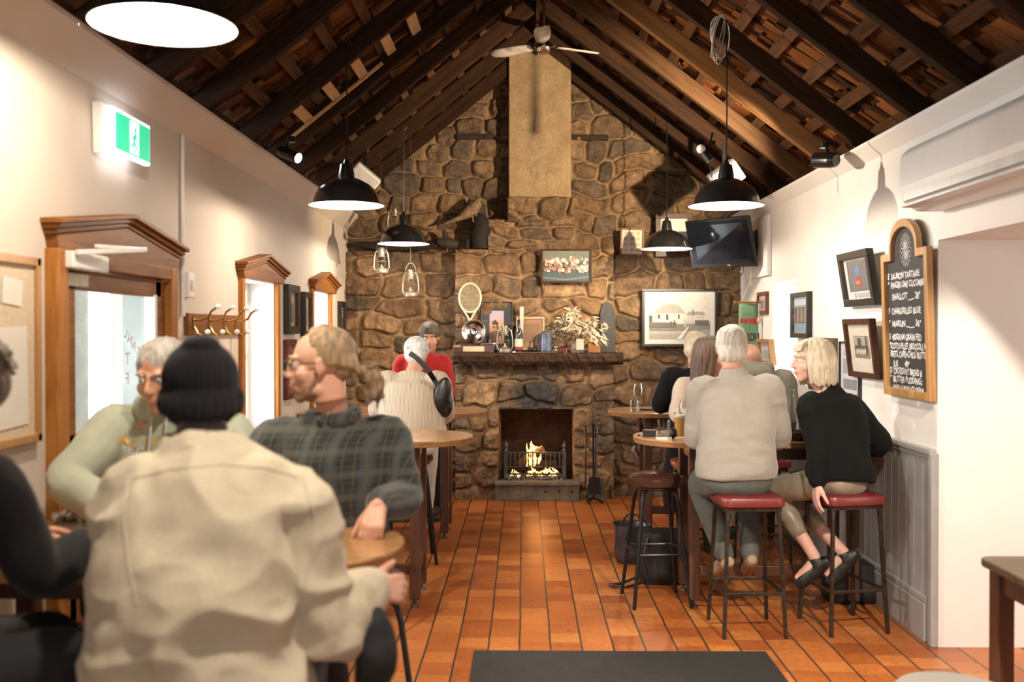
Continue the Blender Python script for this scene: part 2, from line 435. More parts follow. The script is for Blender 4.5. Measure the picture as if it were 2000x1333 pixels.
# stone gable wall ---------------------------------------------------------------
def vnoise(x, y, seed):
    xi = np.floor(x).astype(int); yi = np.floor(y).astype(int); fx = x-xi; fy = y-yi
    fx = fx*fx*(3-2*fx); fy = fy*fy*(3-2*fy)
    def h(a, b):
        s = np.sin(a*127.1 + b*311.7 + seed*74.7)*43758.5453; return s-np.floor(s)
    return (h(xi, yi)*(1-fx)+h(xi+1, yi)*fx)*(1-fy) + (h(xi, yi+1)*(1-fx)+h(xi+1, yi+1)*fx)*fy
STONES = [(.29, .19, .11), (.26, .17, .095), (.33, .22, .13), (.22, .15, .09), (.27, .18, .105), (.36, .25, .15), (.19, .14, .095), (.3, .2, .115), (.24, .17, .11), (.18, .14, .105), (.28, .18, .10)]
def stone_sites(x0, x1, z0, z1, seed, sw=.3, sh=.19):
    rr = random.Random(seed); S = []; z = z0 - .1
    while z < z1 + .2:
        h = rr.uniform(.6, 1.35)*sh; x = x0 - .2 + rr.uniform(0, .2)
        while x < x1 + .3:
            w = rr.uniform(.45, 1.5)*sw
            S.append((x + w/2, z + h/2 + rr.uniform(-.04, .04), w/h, rr.random(), rr.choice(STONES), rr.uniform(.7, 1.15)))
            x += w
        z += h
    return S
def stone_field(xx, zz, seed, x0, x1, z0, z1, sw=.3, sh=.19):
    S = stone_sites(x0, x1, z0, z1, seed, sw, sh)
    wx = xx + .10*(vnoise(xx*3.4, zz*3.4, seed)-.5) + .03*(vnoise(xx*13, zz*13, seed+1)-.5)
    wz = zz + .13*(vnoise(xx*2.6, zz*3.4, seed+2)-.5) + .03*(vnoise(xx*13, zz*13, seed+3)-.5)
    F1 = np.full(xx.shape, 9.); F2 = np.full(xx.shape, 9.); ID = np.zeros(xx.shape, int)
    for i, s in enumerate(S):
        asp = max(.9, min(2.3, s[2]))
        d = ((np.abs(wx-s[0])/asp)**2.7 + np.abs(wz-s[1])**2.7)**(1/2.7)
        c1 = d < F1; F2 = np.where(c1, F1, np.minimum(F2, d)); ID = np.where(c1, i, ID); F1 = np.where(c1, d, F1)
    g = np.clip((F2-F1 - .006)/(.034 + .012*vnoise(xx*6, zz*6, seed+5)), 0, 1); g = g*g*(3-2*g)
    prot = np.array([.028 + .03*s[3] for s in S])[ID]
    h = g*prot*(.65+.7*vnoise(xx*9, zz*9, seed+6)) + .016*vnoise(xx*22, zz*22, seed+7)*(.4+.6*g) + .012*vnoise(xx*52, zz*52, seed+8)*g
    cs = np.array([np.array(s[4])*s[5] for s in S])[ID]
    var = (.55 + .5*vnoise(xx*14, zz*14, seed+9) + .45*vnoise(xx*34, zz*34, seed+14))[..., None]
    rust = np.clip(vnoise(xx*3.1, zz*3.1, seed+12)*1.6-.6, 0, 1)[..., None]
    mort = np.array((.40, .285, .17))*(.8+.4*vnoise(xx*10, zz*10, seed+10))[..., None]
    col = cs*var*(1-rust*.25) + np.array((.33, .2, .08))*rust*.25
    gg = np.clip(g*1.25, 0, 1)[..., None]
    return h, (col*gg + mort*(1-gg))*np.array((.62, .57, .52))
def grid_mesh(name, xx, zz, yy, col, keep, mat, parent=None):
    nz, nx = xx.shape
    co = np.stack([xx, yy, zz], -1).reshape(-1, 3)
    idx = np.arange(nz*nx).reshape(nz, nx)
    q = np.stack([idx[:-1, :-1], idx[:-1, 1:], idx[1:, 1:], idx[1:, :-1]], -1)
    kq = keep[:-1, :-1] & keep[:-1, 1:] & keep[1:, 1:] & keep[1:, :-1]
    q = q[kq]
    used = np.unique(q); mp = -np.ones(nz*nx, int); mp[used] = np.arange(len(used)); q = mp[q]; co = co[used]
    c4 = np.concatenate([col.reshape(-1, 3)[used], np.ones((len(used), 1))], 1)
    me = bpy.data.meshes.new(name); me.vertices.add(len(co)); me.vertices.foreach_set('co', co.astype(np.float32).ravel())
    me.loops.add(q.size); me.loops.foreach_set('vertex_index', q.ravel().astype(np.int32))
    me.polygons.add(len(q)); me.polygons.foreach_set('loop_start', (np.arange(len(q))*4).astype(np.int32))
    me.update(calc_edges=True); me.validate()
    a = me.attributes.new('col', 'FLOAT_COLOR', 'POINT'); a.data.foreach_set('color', c4.astype(np.float32).ravel())
    me.polygons.foreach_set('use_smooth', [True]*len(me.polygons)); me.materials.append(mat); me.update()
    o = bpy.data.objects.new(name, me); COL.objects.link(o)
    if parent: o.parent = parent
    return o
M['stone'] = vcol('rubble_stone')
st = .009
xs = np.arange(XL-.02, XR+.03, st); zs = np.arange(-.02, 4.75, st); xx, zz = np.meshgrid(xs, zs)
h, col = stone_field(xx, zz, 3, XL, XR, 0, 4.7, .33, .185)
low = np.clip((2.40 + .03*vnoise(xx*3, zz*0, 5) - zz)/.03, 0, 1)
left = (xx < -.6)
yy = YB - h - low*.10
keep = ~((xx > -.40) & (xx < .60) & (zz < 1.0))
wb = grid_mesh('wall_back', xx, zz, yy, col, keep, M['stone']); struct(wb, 'rubble stone gable wall')
mb = MB(); mb.box((.2, YB+.2, 2.98), (4.6, .3, 3.9)); mb.box((-1.25, YB+.2, .5), (1.7, .3, 1.06)); mb.box((1.55, YB+.2, .5), (1.9, .3, 1.06)); mb.build('wall_core', M['soot'], wb)

for (pxa, pxb, py_) in ((893, 962, 268), (1116, 1188, 270)):
    a_, b_ = P(pxa, py_, 9.85), P(pxb, py_, 9.85); mb = MB(); mb.bar(a_, b_, .07, .05); mb.build('embedded_timber', M['soot'], wb, bevel=.004)
# chimney ------------------------------------------------------------------------
fp = thing('fireplace', 'rough stone chimney breast with open hearth in the gable wall', 'fireplace', (.106, 9.6, 0))
BX0, BX1, BZ = -.672, .885, 2.42
HX0, HX1, HZ = -.232, .485, .875      # hearth opening
YF = 9.60
xs = np.arange(BX0-.01, BX1+.012, st); zs = np.arange(-.01, BZ+.01, st); xx, zz = np.meshgrid(xs, zs)
h, col = stone_field(xx, zz, 21, BX0, BX1, 0, BZ, .30, .2)
col = col*1.18
soot = np.clip(1 - np.sqrt(((xx-.13)/.42)**2 + ((zz-1.0)/.26)**2), 0, 1)*(zz > .8)
soot = np.clip(soot*1.6, 0, 1)[..., None]
col = col*(1-soot) + np.array((.045, .043, .042))*soot
yy = YF - h
edge = (xx < BX0+.012) | (xx > BX1-.012) | (zz > BZ-.012)
yy = np.where(edge, YB-.05, yy)
inh = (xx > HX0) & (xx < HX1) & (zz < HZ)
rim = inh & ((xx < HX0+.012) | (xx > HX1-.012) | (zz > HZ-.012))
yy = np.where(rim, YF+.12, yy)
keep = ~(inh & ~rim)
o = grid_mesh('chimney_breast', xx-.106, zz, yy-9.6, col, keep, M['stone'], fp)
# stone shoulder above, and the plastered flue
def stonebox(x0, x1, z0, z1, yf, seed, name):
    xs = np.arange(x0-.01, x1+.012, st); zs = np.arange(z0-.01, z1+.012, st); xx, zz = np.meshgrid(xs, zs)
    h, col = stone_field(xx, zz, seed, x0, x1, z0, z1, .28, .15)
    yy = yf - h; edge = (xx < x0+.012) | (xx > x1-.012) | (zz > z1-.012)
    yy = np.where(edge, YB-.05, yy)
    grid_mesh(name, xx-.106, zz, yy-9.6, col, np.ones(xx.shape, bool), M['stone'], fp)
stonebox(-.36, .52, 2.38, 2.71, 9.64, 31, 'stone_shoulder')
stonebox(-.165, .50, 2.68, 2.93, 9.61, 37, 'stone_shoulder')
def flue_mat():
    m, nt, b = nodes('flue_render'); v = coord(nt)
    f = tnoise(nt, v, 5, 6, .6); f2 = tnoise(nt, v, 40, 4)
    c = ramp(nt, f, [(.25, (.24, .155, .08)), (.5, (.33, .23, .125)), (.75, (.41, .30, .175))])
    c = mixc(nt, 1, c, ramp(nt, f2, [(.3, (.85, .83, .8)), (.7, (1.08, 1.07, 1.05))]), 'MULTIPLY')
    # dark streak up the middle, fading upward
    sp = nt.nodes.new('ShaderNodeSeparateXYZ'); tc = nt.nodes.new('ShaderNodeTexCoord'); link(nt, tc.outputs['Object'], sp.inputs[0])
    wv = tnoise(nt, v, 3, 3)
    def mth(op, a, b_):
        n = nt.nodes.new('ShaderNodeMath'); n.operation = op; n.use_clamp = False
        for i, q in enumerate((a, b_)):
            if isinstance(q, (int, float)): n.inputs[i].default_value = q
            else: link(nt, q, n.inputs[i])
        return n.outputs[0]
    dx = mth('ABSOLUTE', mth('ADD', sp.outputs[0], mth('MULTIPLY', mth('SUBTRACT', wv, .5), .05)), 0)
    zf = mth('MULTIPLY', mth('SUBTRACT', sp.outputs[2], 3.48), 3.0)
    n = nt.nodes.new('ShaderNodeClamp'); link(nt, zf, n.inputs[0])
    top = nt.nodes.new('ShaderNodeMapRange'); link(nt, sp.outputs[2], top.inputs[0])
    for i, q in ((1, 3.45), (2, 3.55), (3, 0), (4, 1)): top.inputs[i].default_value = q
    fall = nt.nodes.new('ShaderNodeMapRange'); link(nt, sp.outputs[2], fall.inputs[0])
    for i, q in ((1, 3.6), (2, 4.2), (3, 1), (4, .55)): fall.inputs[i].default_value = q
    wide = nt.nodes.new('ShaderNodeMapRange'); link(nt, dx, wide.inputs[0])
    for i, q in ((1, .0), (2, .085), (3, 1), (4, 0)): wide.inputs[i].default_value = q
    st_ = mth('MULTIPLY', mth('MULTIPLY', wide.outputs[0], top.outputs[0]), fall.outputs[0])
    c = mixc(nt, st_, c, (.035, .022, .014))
    link(nt, c, b.inputs['Base Color']); b.inputs['Roughness'].default_value = .85
    bump(nt, b, f2, .4, .008); return m
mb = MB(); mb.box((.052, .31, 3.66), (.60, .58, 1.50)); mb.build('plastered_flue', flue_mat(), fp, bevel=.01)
mb = MB()
for k in range(14): mb.ell((.02 + rnd.uniform(-.05, .06), .02, 3.02 + .035*k), (rnd.uniform(.03, .06), .007, rnd.uniform(.03, .06)), None, 10, 8)
mb.build('render_patch', plain('patch_render', (.31, .22, .125), .9, var=.2, bmp=.4), fp, True)
# firebox
mb = MB(); y0, y1 = YF+.02, YF+.62
cx = .106
for c, d in (((HX0-.03-cx, .32, HZ/2), (.06, .6, HZ)), ((HX1+.03-cx, .32, HZ/2), (.06, .6, HZ)), ((.02, .62, HZ/2), (.8, .06, HZ)), ((.02, .32, HZ+.03), (.8, .6, .06))):
    mb.box(c, d)
mb.build('firebox', M['soot'], fp)
mb = MB(); mb.box((.02, .0, HZ+.005), (.78, .06, .025)); mb.build('iron_lintel', M['iron'], fp, bevel=.003)
# hearth kerb
kb = thing('hearth_kerb', 'low concrete kerb in front of the fire with three air holes', 'hearth kerb', (.13, 9.50, 0))
mb = MB(); mb.box((0, .0, .075), (.80, .06, .15)); mb.box((0, .06, .165), (.82, .22, .035)); mb.build('kerb_block', plain('kerb_concrete', (.16, .135, .10), .8, var=.3, bmp=.4), kb, bevel=.006)
mb = MB()
for x in (.08, .21, .33): mb.cyl((x, -.033, .09), (x, -.02, .09), .013, seg=14)
mb.build('air_hole', M['soot'], kb)
mb = MB(); mb.box((0, .33, .08), (.68, .42, .16)); mb.build('hearth_base', M['soot'], kb)

# joinery: door and windows on the left wall ---------------------------------------------
def pediment(y0, y1, z0, zs_, za, X, name, parent, mat, depth=.085):
    """header board with a shallow gable top; X = wall plane, projects to +x"""
    ym = (y0+y1)/2; mb = MB()
    poly = [(y0+.03, z0), (y1-.03, z0), (y1-.012, zs_-.055), (ym, za-.055), (y0+.012, zs_-.055)]
    mb.prism(poly, .05, lambda u, v, w: V((X-.005+w, u, v)))
    for k, (pr, dz) in enumerate(((.055, .055), (.070, .036), (depth, .018))):
        g = .012*k
        poly = [(y0-g, zs_-dz), (ym, za-dz), (y1+g, zs_-dz), (y1+g, zs_-dz+.02), (ym, za-dz+.02), (y0-g, zs_-dz+.02)]
        mb.prism(poly, pr, lambda u, v, w: V((X-.005+w, u, v)))
    return mb.build(name, mat, parent, bevel=.004)
def windowset(nm, hole, ys, zap, zsh, zb):
    ya, yb, za, zb2 = hole
    root = bpy.data.objects.new(nm, None); COL.objects.link(root); struct(root)
    for y in (ya-.03, yb+.03):
        mb = MB(); mb.box((XL+.008, y, (za+zb2)/2), (.045, .06, zb2-za+.02)); mb.build('window_frame', M['joinery'], root, bevel=.005)
    mb = MB(); mb.box((XL+.02, (ya+yb)/2, za-.02), (.12, yb-ya+.2, .035)); mb.build('window_sill', M['gloss_white'], root, bevel=.005)
    pediment(ys[0], ys[1], zb2-.005, zsh, zap, XL, 'pediment', root, M['joinery_d'])
    # sash deep in the reveal
    xg = XL-.20; mb = MB()
    for c, d in (((xg, ya+.03, (za+zb2)/2), (.05, .06, zb2-za)), ((xg, yb-.03, (za+zb2)/2), (.05, .06, zb2-za)),
                 ((xg, (ya+yb)/2, za+.03), (.05, yb-ya-.12, .06)), ((xg, (ya+yb)/2, zb2-.03), (.05, yb-ya-.12, .06)), ((xg, (ya+yb)/2, (za+zb2)/2), (.045, yb-ya-.12, .035))):
        mb.box(c, d)
    mb.build('sash', M['gloss_white'], root, bevel=.003)
    mb = MB(); mb.box((xg, (ya+yb)/2, (za+zb2)/2), (.006, yb-ya-.1, zb2-za-.1)); mb.build('glass_pane', M['pane'], root)
    mb = MB()
    for c, d in (((XL-.125, ya+.004, (za+zb2)/2), (.25, .008, zb2-za)), ((XL-.125, yb-.004, (za+zb2)/2), (.25, .008, zb2-za)), ((XL-.125, (ya+yb)/2, zb2-.004), (.25, yb-ya, .008))): mb.box(c, d)
    mb.build('reveal_lining', M['gloss_white'], root)
windowset('window_1', W1, (6.03, 7.10), 2.13, 2.045, .93)
windowset('window_2', W2, (8.09, 9.08), 2.13, 2.045, .93)
# right window reveal
root = bpy.data.objects.new('window_3', None); COL.objects.link(root); struct(root)
xg = XR+.33; ya, yb, za, zb2 = WR; mb = MB()
for c, d in (((xg, ya+.03, (za+zb2)/2), (.05, .06, zb2-za)), ((xg, yb-.03, (za+zb2)/2), (.05, .06, zb2-za)), ((xg, (ya+yb)/2, za+.03), (.05, yb-ya, .06)), ((xg, (ya+yb)/2, zb2-.03), (.05, yb-ya, .06))): mb.box(c, d)
mb.build('window_frame', M['gloss_white'], root, bevel=.003)
mb = MB(); mb.box((xg, (ya+yb)/2, (za+zb2)/2), (.006, yb-ya, zb2-za)); mb.build('glass_pane', M['pane'], root)
mb = MB(); mb.box((XR+.12, (ya+yb)/2, za-.01), (.34, yb-ya, .03)); mb.build('window_sill', M['gloss_white'], root, bevel=.004)

# door
door = bpy.data.objects.new('door_1', None); COL.objects.link(door); struct(door)
mb = MB(); ya, yb, _, zt = DOOR
for y in (ya-.045, yb+.045): mb.box((XL+.0, y, zt/2), (.10, .09, zt))
mb.build('door_frame', M['joinery'], door, bevel=.006)
mb = MB(); mb.box((XL-.0, (ya+yb)/2, zt-.03), (.10, yb-ya, .06)); mb.build('door_head', M['joinery_d'], door, bevel=.005)
pediment(3.60, 4.92, 1.91, 2.035, 2.125, XL, 'pediment', door, M['joinery_d'], .09)
mb = MB(); x = XL-.005; g0, g1 = ya+.12, yb-.12
for c, d in (((x, ya+.06, .93), (.045, .12, 1.86)), ((x, yb-.06, .93), (.045, .12, 1.86)), ((x, (ya+yb)/2, 1.825), (.045, yb-ya-.1, .08)), ((x, (ya+yb)/2, .62), (.045, yb-ya-.1, 1.22))): mb.box(c, d)
mb.build('door_leaf', M['joinery_d'], door, bevel=.004)
mb = MB(); mb.box((x, (g0+g1)/2, 1.51), (.008, g1-g0, .6)); mb.build('glass_pane', M['pane'], door)
mb = MB(); mb.box((x+.004, g1-.012, 1.51), (.05, .03, .57)); mb.build('bead', M['gloss_white'], door, bevel=.002)
mb = MB(); mb.box((XL-.11, yb-.006, .98), (.15, .012, 1.9)); mb.build('door_reveal', M['doorreveal'], door)
# mirrored lettering painted on the outside of the glass
mb = MB(); xt = x+.008
def onglass(u, v, w): return V((xt, u, v))
letters = [('S', 276, 700, 31), ('T', 268, 687, 31), ('A', 260, 675, 29), ('N', 252, 662, 27), ('L', 244, 651, 25)]
for ch, px, py, a in letters:
    c = PX(px, py, xt); vs, fs = textmesh(ch, .062, bold=.001)
    ca, sa = math.cos(R(a)), math.sin(R(a))
    mb.add([onglass(c.y - (-u*ca + v*sa)*-1.15, c.z + (u*sa + v*ca) - .02, 0) for u, v in vs], fs)
for ch, px, py in (('T', 249, 703), ('F', 249, 742)):
    c = PX(px, py+8, xt); vs, fs = textmesh(ch, .07, bold=.001)
    mb.add([onglass(c.y - u*1.2, c.z + v, 0) for u, v in vs], fs)
mb.build('glass_lettering', M['gloss_white'], door)
# closer
cl = mb = MB(); c = PX(160, 512, XL+.04); mb.box((XL+.045, c.y, c.z), (.07, .32, .065)); mb.build('door_closer', M['plastic_w'], door, bevel=.006)
mb = MB(); c2 = PX(147, 547, XL+.02); mb.box((XL+.01, c2.y, c2.z), (.03, .22, .055)); mb.build('closer_plate', M['pewter'], door, bevel=.004)
mb = MB(); a_ = PX(150, 493, XL+.09); b_ = PX(284, 488, XL+.16); mb.bar(a_, b_, .02, .02); mb.bar(b_, b_ + V((-.08, -.30, -.01)), .016, .016); mb.build('closer_arm', M['plastic_w'], door, bevel=.003)
# outside, seen through the glass: pale verandah post / shutter
mb = MB(); mb.box((XL-.55, 4.85, 1.3), (.06, .62, 2.6)); o = mb.build('shutter', M['exterior'], None, bevel=.004); tag(o, 'grey green shutter outside the glazed door', 'shutter')
mb = MB(); mb.box((XL-.505, 4.72, 1.3), (.03, .05, 2.6)); mb.build('shutter_rail', plain('dark_rail', (.06, .07, .065)), o)

# wainscot on the right wall ----------------------------------------------------------
wc = thing('wainscot_panelling', 'grey painted board wainscot with moulded cap on the right wall', 'panelling', (XR, 5.6, 0))
mb = MB(); y = -.45
while y < 3.9:
    mb.box((-.008, y+.055, .50), (.018, .106, .99)); y += .11
mb.build('boards', M['grey_paint'], wc, bevel=.003)
mb = MB(); mb.box((-.014, 1.73, 1.0), (.045, 4.4, .028)); mb.box((-.01, 1.73, .975), (.03, 4.4, .03)); mb.build('cap', M['grey_paint'], wc, bevel=.004)
mb = MB(); mb.box((-.02, 1.75, .10), (.025, 4.3, .20)); mb.box((-.016, 1.75, .22), (.022, 4.32, .035)); mb.build('skirting', M['grey_paint'], wc, bevel=.005)
mb = MB(); mb.box((-.014, -.47, .5), (.04, .05, 1.0)); mb.build('corner_post', M['grey_paint'], wc, bevel=.008)

# white boxed panel behind the television
mb = MB(); mb.box((XR-.02, 8.95, 2.36), (.035, .82, .52)); tag(mb.build('white_wall_panel', M['plaster'], None, bevel=.004), 'white boxed panel on the right wall behind the television', 'panel')
# ================================================================ furniture
def dtable(label, xt, xw, yc, legx, group=None, dep=.70, h=.99):
    """long bar table: square end at the wall xw, rounded end at xt"""
    s = 1 if xw > xt else -1; r = dep/2
    t = thing('bar_table', label, 'table', (xt, yc, 0), 0, group)
    poly = [(abs(xw-xt)-.012, -r), (abs(xw-xt)-.012, r)] 
    L = abs(xw-xt)
    rr = r*1.0
    arc = [(rr*1.0 - rr*1.0*math.sin(a), r*math.cos(a)) for a in [PI*k/28 for k in range(29)]]
    poly = [(L-.012, -r)] + [(L-.012, r)] + arc
    mb = MB(); mb.prism(poly, .012, lambda u, v, w: V((s*u, v, h-.012+w)))
    mb.build('tabletop', M['tabletop'], t, bevel=.003)
    mb = MB(); mb.prism(poly, .024, lambda u, v, w: V((s*(u*.999+.0005), v*.999, h-.036+w))); mb.build('table_edge', M['tableedge'], t)
    lx = abs(legx-xt); ly = .185
    for u in (lx, L-.16):
        for v in (-ly, ly):
            mb = MB(); mb.box((s*u, v, (h-.036+.045)/2), (.062, .062, h-.036-.045)); lg = mb.build('leg', M['tableleg'], t, bevel=.006)
            mb = MB(); mb.lathe([(.004, .045), (.007, .045), (.007, .02), (.016, .018), (.024, .008), (.024, 0), (.001, 0)], (s*u, v, .0), 12); mb.build('levelling_foot', M['iron'], lg, True)
    mb = MB(); mb.box((s*(lx+L-.16)/2, -ly, .22), (L-.16-lx-.062, .04, .06)); mb.build('stretcher', M['tableleg'], t, bevel=.004)
    mb = MB(); mb.box((s*lx, 0, .22), (.04, 2*ly-.062, .06)); mb.build('stretcher', M['tableleg'], t, bevel=.004)
    mb = MB()
    mb.box((s*(lx+L-.16)/2, -ly, h-.08), (L-.16-lx-.06, .028, .08)); mb.box((s*(lx+L-.16)/2, ly, h-.08), (L-.16-lx-.06, .028, .08)); mb.box((s*lx, 0, h-.08), (.028, 2*ly-.06, .08))
    mb.build('apron', M['tableleg'], t, bevel=.003)
    return t
TBL = {}
TBL['ln'] = dtable('round-ended wooden bar table on the left, in front of the cream-jumper woman', -.305, XL, 6.03, -.638)
TBL['lf'] = dtable('round-ended bar table beside the left wall, farthest back by the red-jumper man', -.287, XL, 7.95, -.618)
TBL['lx'] = dtable('blurred foreground bar table the four people on the left sit round', -.36, XL, 2.98, -.75)
TBL['rn'] = dtable('round-ended bar table the grey-jumper man sits at, with beer glass on it', .665, XR-.03, 6.03, 1.0)
TBL['rf'] = dtable('far right bar table with a wine glass, where the black-coat person stands', .675, XR-.03, 7.98, .975)

def square_stool(label, loc, rz, group=None, h=.745):
    t = thing('bar_stool', label, 'bar stool', loc, rz, group); a, b = .155, .115
    # seat pad with rounded corners
    mb = MB(); n = 28; rings = []
    for z, g in ((h-.055, .0), (h-.05, .008), (h-.02, .010), (h-.006, .004), (h, -.012), (h+.004, -.05)):
        ring = []
        for k in range(n):
            th = 2*PI*k/n; c, s = math.cos(th), math.sin(th); e = .28
            ring.append(V(((.165+g)*math.copysign(abs(c)**e, c), (.165+g)*math.copysign(abs(s)**e, s), z)))
        rings.append(ring)
    vs = [p for r in rings for p in r]; fs = []
    for i in range(len(rings)-1):
        for k in range(n): fs.append((i*n+k, i*n+(k+1) % n, (i+1)*n+(k+1) % n, (i+1)*n+k))
    fs.append(tuple(range(n))[::-1]); fs.append(tuple((len(rings)-1)*n+k for k in range(n)))
    mb.add(vs, fs); mb.build('seat', M['red_vinyl'], t, True)
    mb = MB()
    for u, v in ((0, -1), (0, 1), (1, 0), (-1, 0)): mb.box((u*.14, v*.14, h-.065), (.29 if v else .022, .022 if v else .29, .022))
    mb.build('seat_frame', M['steel_leg'], t)
    for sx in (-1, 1):
        for sy in (-1, 1):
            mb = MB(); mb.bar((sx*.135, sy*.135, h-.055), (sx*.165, sy*.175, 0), .019, .019, up=(0, 1, 0)); mb.build('leg', M['steel_leg'], t, bevel=.002)
    zf = .235; fx = .135+.03*(h-zf)/h; fy = .135+.04*(h-zf)/h
    for p, q in (((-fx, -fy), (fx, -fy)), ((-fx, fy), (fx, fy)), ((-fx, -fy), (-fx, fy)), ((fx, -fy), (fx, fy))):
        mb = MB(); mb.bar((*p, zf), (*q, zf), .016, .016); mb.build('foot_rail', M['steel_leg'], t, bevel=.002)
    return t
def round_stool(label, loc, rz, group=None, h=.76, mat=None):
    t = thing('round_stool', label, 'bar stool', loc, rz, group)
    mb = MB(); mb.lathe([(.001, h-.06), (.150, h-.06), (.160, h-.052), (.165, h-.03), (.163, h-.008), (.145, h+.006), (.09, h+.016), (.001, h+.020)], seg=32)
    mb.build('seat', mat or M['brown_vinyl'], t, True)
    mb = MB(); mb.tube([(.13*math.cos(2*PI*k/24), .13*math.sin(2*PI*k/24), h-.068) for k in range(24)], .010, 8, closed=True); mb.build('seat_ring', M['black_metal'], t, True)
    for sx in (-1, 1):
        for sy in (-1, 1):
            mb = MB(); mb.tube([(sx*.03, sy*.03, h-.072), (sx*.075, sy*.075, h-.075), (sx*.098, sy*.098, h-.10), (sx*.108, sy*.112, h-.15), (sx*.17, sy*.18, 0)], .0115, 8); mb.build('leg', M['black_metal'], t, True)
    for zf, k in ((.31, .149), ):
        pts = []
        for cx_, cy_, a0 in ((1, 1, 0), (-1, 1, 90), (-1, -1, 180), (1, -1, 270)):
            for a in (0, 45, 90): pts.append((cx_*(k-.03)+.03*math.cos(R(a0+a)), cy_*(k-.03)+.03*math.sin(R(a0+a)), zf))
        mb = MB(); mb.tube(pts, .009, 8, closed=True); mb.build('foot_rail', M['black_metal'], t, True)
    return t
st1 = square_stool('red square-seated steel stool under the man in the grey jumper', (1.212, 5.42, 0), R(3))
dup(st1, (1.755, 5.48, 0), R(12), 'red square-seated steel stool under the woman in the black jumper, nearest the wainscot')
dup(st1, (1.66, 6.93, 0), R(-4), 'red square-seated stool beyond the near right table, under the hooded person')
dup(st1, (1.20, 6.80, 0), R(4), 'stool beyond the near right table under the brown-haired person')
rs1 = round_stool('empty black-legged round stool with shiny brown seat beside the near right table', (.795, 5.98, 0), R(6))
dup(rs1, (-.80, 7.02, 0), R(10), 'black-legged stool the woman in the cream jumper sits on')
dup(rs1, (-.93, 5.25, 0), R(20), 'black-legged round stool tucked in front of the near left table')
dup(rs1, (-.78, 2.22, 0), R(12), 'round stool under the man in the black beanie')
dup(rs1, (-1.48, 2.30, 0), R(40), 'round stool under the person at the far left edge')
dup(rs1, (-.58, 3.52, 0), R(30), 'round stool under the blond man in glasses')
dup(rs1, (-1.22, 3.62, 0), R(-20), 'round stool under the man in the grey green hoodie')

# foreground table corner on the right, and a pale seat beside it
t = thing('dining_table', 'dark weathered wooden table corner at the right edge of the photo', 'table', (2.185, 3.66, 0))
mb = MB(); poly = []
for cx_, cy_, a0 in ((.37, .18, 0), (-.37, .18, 90), (-.37, -.5, 180), (.37, -.5, 270)):
    for a in (0, 30, 60, 90): poly.append((cx_+.05*math.cos(R(a0+a)), cy_+.05*math.sin(R(a0+a))))
mb.prism(poly, .032, lambda u, v, w: V((u, v, .718+w))); mb.build('tabletop', wood('weathered_wood', (.07, .045, .025), (.16, .11, .065), 'X', .4), t, bevel=.006)
for u in (-.35, .35):
    for v in (-.48, .17):
        mb = MB(); mb.box((u, v, .359), (.065, .075, .718)); mb.build('leg', M['tableleg'], t, bevel=.005)
mb = MB(); mb.box((0, .17, .67), (.64, .03, .09)); mb.box((-.35, -.15, .67), (.03, .57, .09)); mb.build('apron', M['tableleg'], t, bevel=.003)
t = thing('low_stool', 'grey-seated low stool cut off by the bottom right edge', 'stool', (1.40, 3.24, 0))
mb = MB(); mb.lathe([(.001, .41), (.17, .41), (.19, .425), (.19, .445), (.175, .46), (.001, .465)], seg=32); mb.build('seat', fabric('grey_seat', (.25, .23, .2)), t, True)
for k in range(4):
    a = PI/4 + k*PI/2; mb = MB(); mb.tube([(.12*math.cos(a), .12*math.sin(a), .42), (.17*math.cos(a), .17*math.sin(a), 0)], .014, 8); mb.build('leg', M['tableleg'], t, True)
# door mat
mb = MB(); mb.box((.485, 4.12, .006), (1.47, 1.78, .012)); tag(mb.build('floor_mat', M['rubber'], None, bevel=.004), 'black rubber mat lying on the orange tiles in the foreground', 'mat')

# ================================================================ pendants
def pendant(label, loc, ztop, group=None, D=.45):
    r = D/2; t = thing('pendant_lamp', label, 'pendant lamp', loc)
    out = [(r, 0), (r-.004, .006), (r-.022, .010), (r-.028, .03), (r-.037, .062), (r-.058, .098), (r-.095, .13), (.075, .158), (.048, .165), (.046, .19), (.036, .245), (.018, .255), (.012, .275), (.004, .28)]
    mb = MB(); mb.lathe(out, (0, 0, 0), 40); mb.build('shade', M['enamel'], t, True)
    inn = [(r-.001, .001), (r-.024, .008), (r-.031, .03), (r-.040, .060), (r-.061, .095), (r-.098, .127), (.073, .155), (.02, .16), (.001, .16)]
    mb = MB(); mb.lathe(inn, (0, 0, -.001), 40); mb.build('shade_lining', M['enamel_w'], t, True)
    mb = MB(); mb.lathe([(.001, .03), (.02, .033), (.034, .05), (.036, .066), (.028, .09), (.014, .12), (.013, .15)], (0, 0, 0), 16); mb.build('bulb', M['bulb'], t, True)
    mb = MB(); mb.tube([(0, 0, .275), (.004, 0, (ztop-loc[2])*.5), (0, 0, ztop-loc[2])], .0045, 6); mb.build('cord', M['black_metal'], t, True)
    mb = MB(); mb.tube([(0, 0, ztop-loc[2]-.0), (.0, .0, ztop-loc[2]-.03), (.02, 0, ztop-loc[2]-.045), (.025, 0, ztop-loc[2]-.02)], .003, 6); mb.build('hook', M['iron'], t, True)
    l = bpy.data.lights.new('lamp_light', 'POINT'); l.energy = PEND_E*(1.6 if loc[1] < 4 else 1); l.color = (1, .84, .66); l.shadow_soft_size = .04
    lo = bpy.data.objects.new('lamp_light', l); COL.objects.link(lo); lo.parent = t; lo.location = (0, 0, .015)
    return t
PEND_E = 32
def roofz(x): return (2.72 + (x+1.86)*(APZ-2.72)/(APX+1.86)) if x < APX else (2.69 + (2.24-x)*(APZ-2.69)/(2.24-APX))
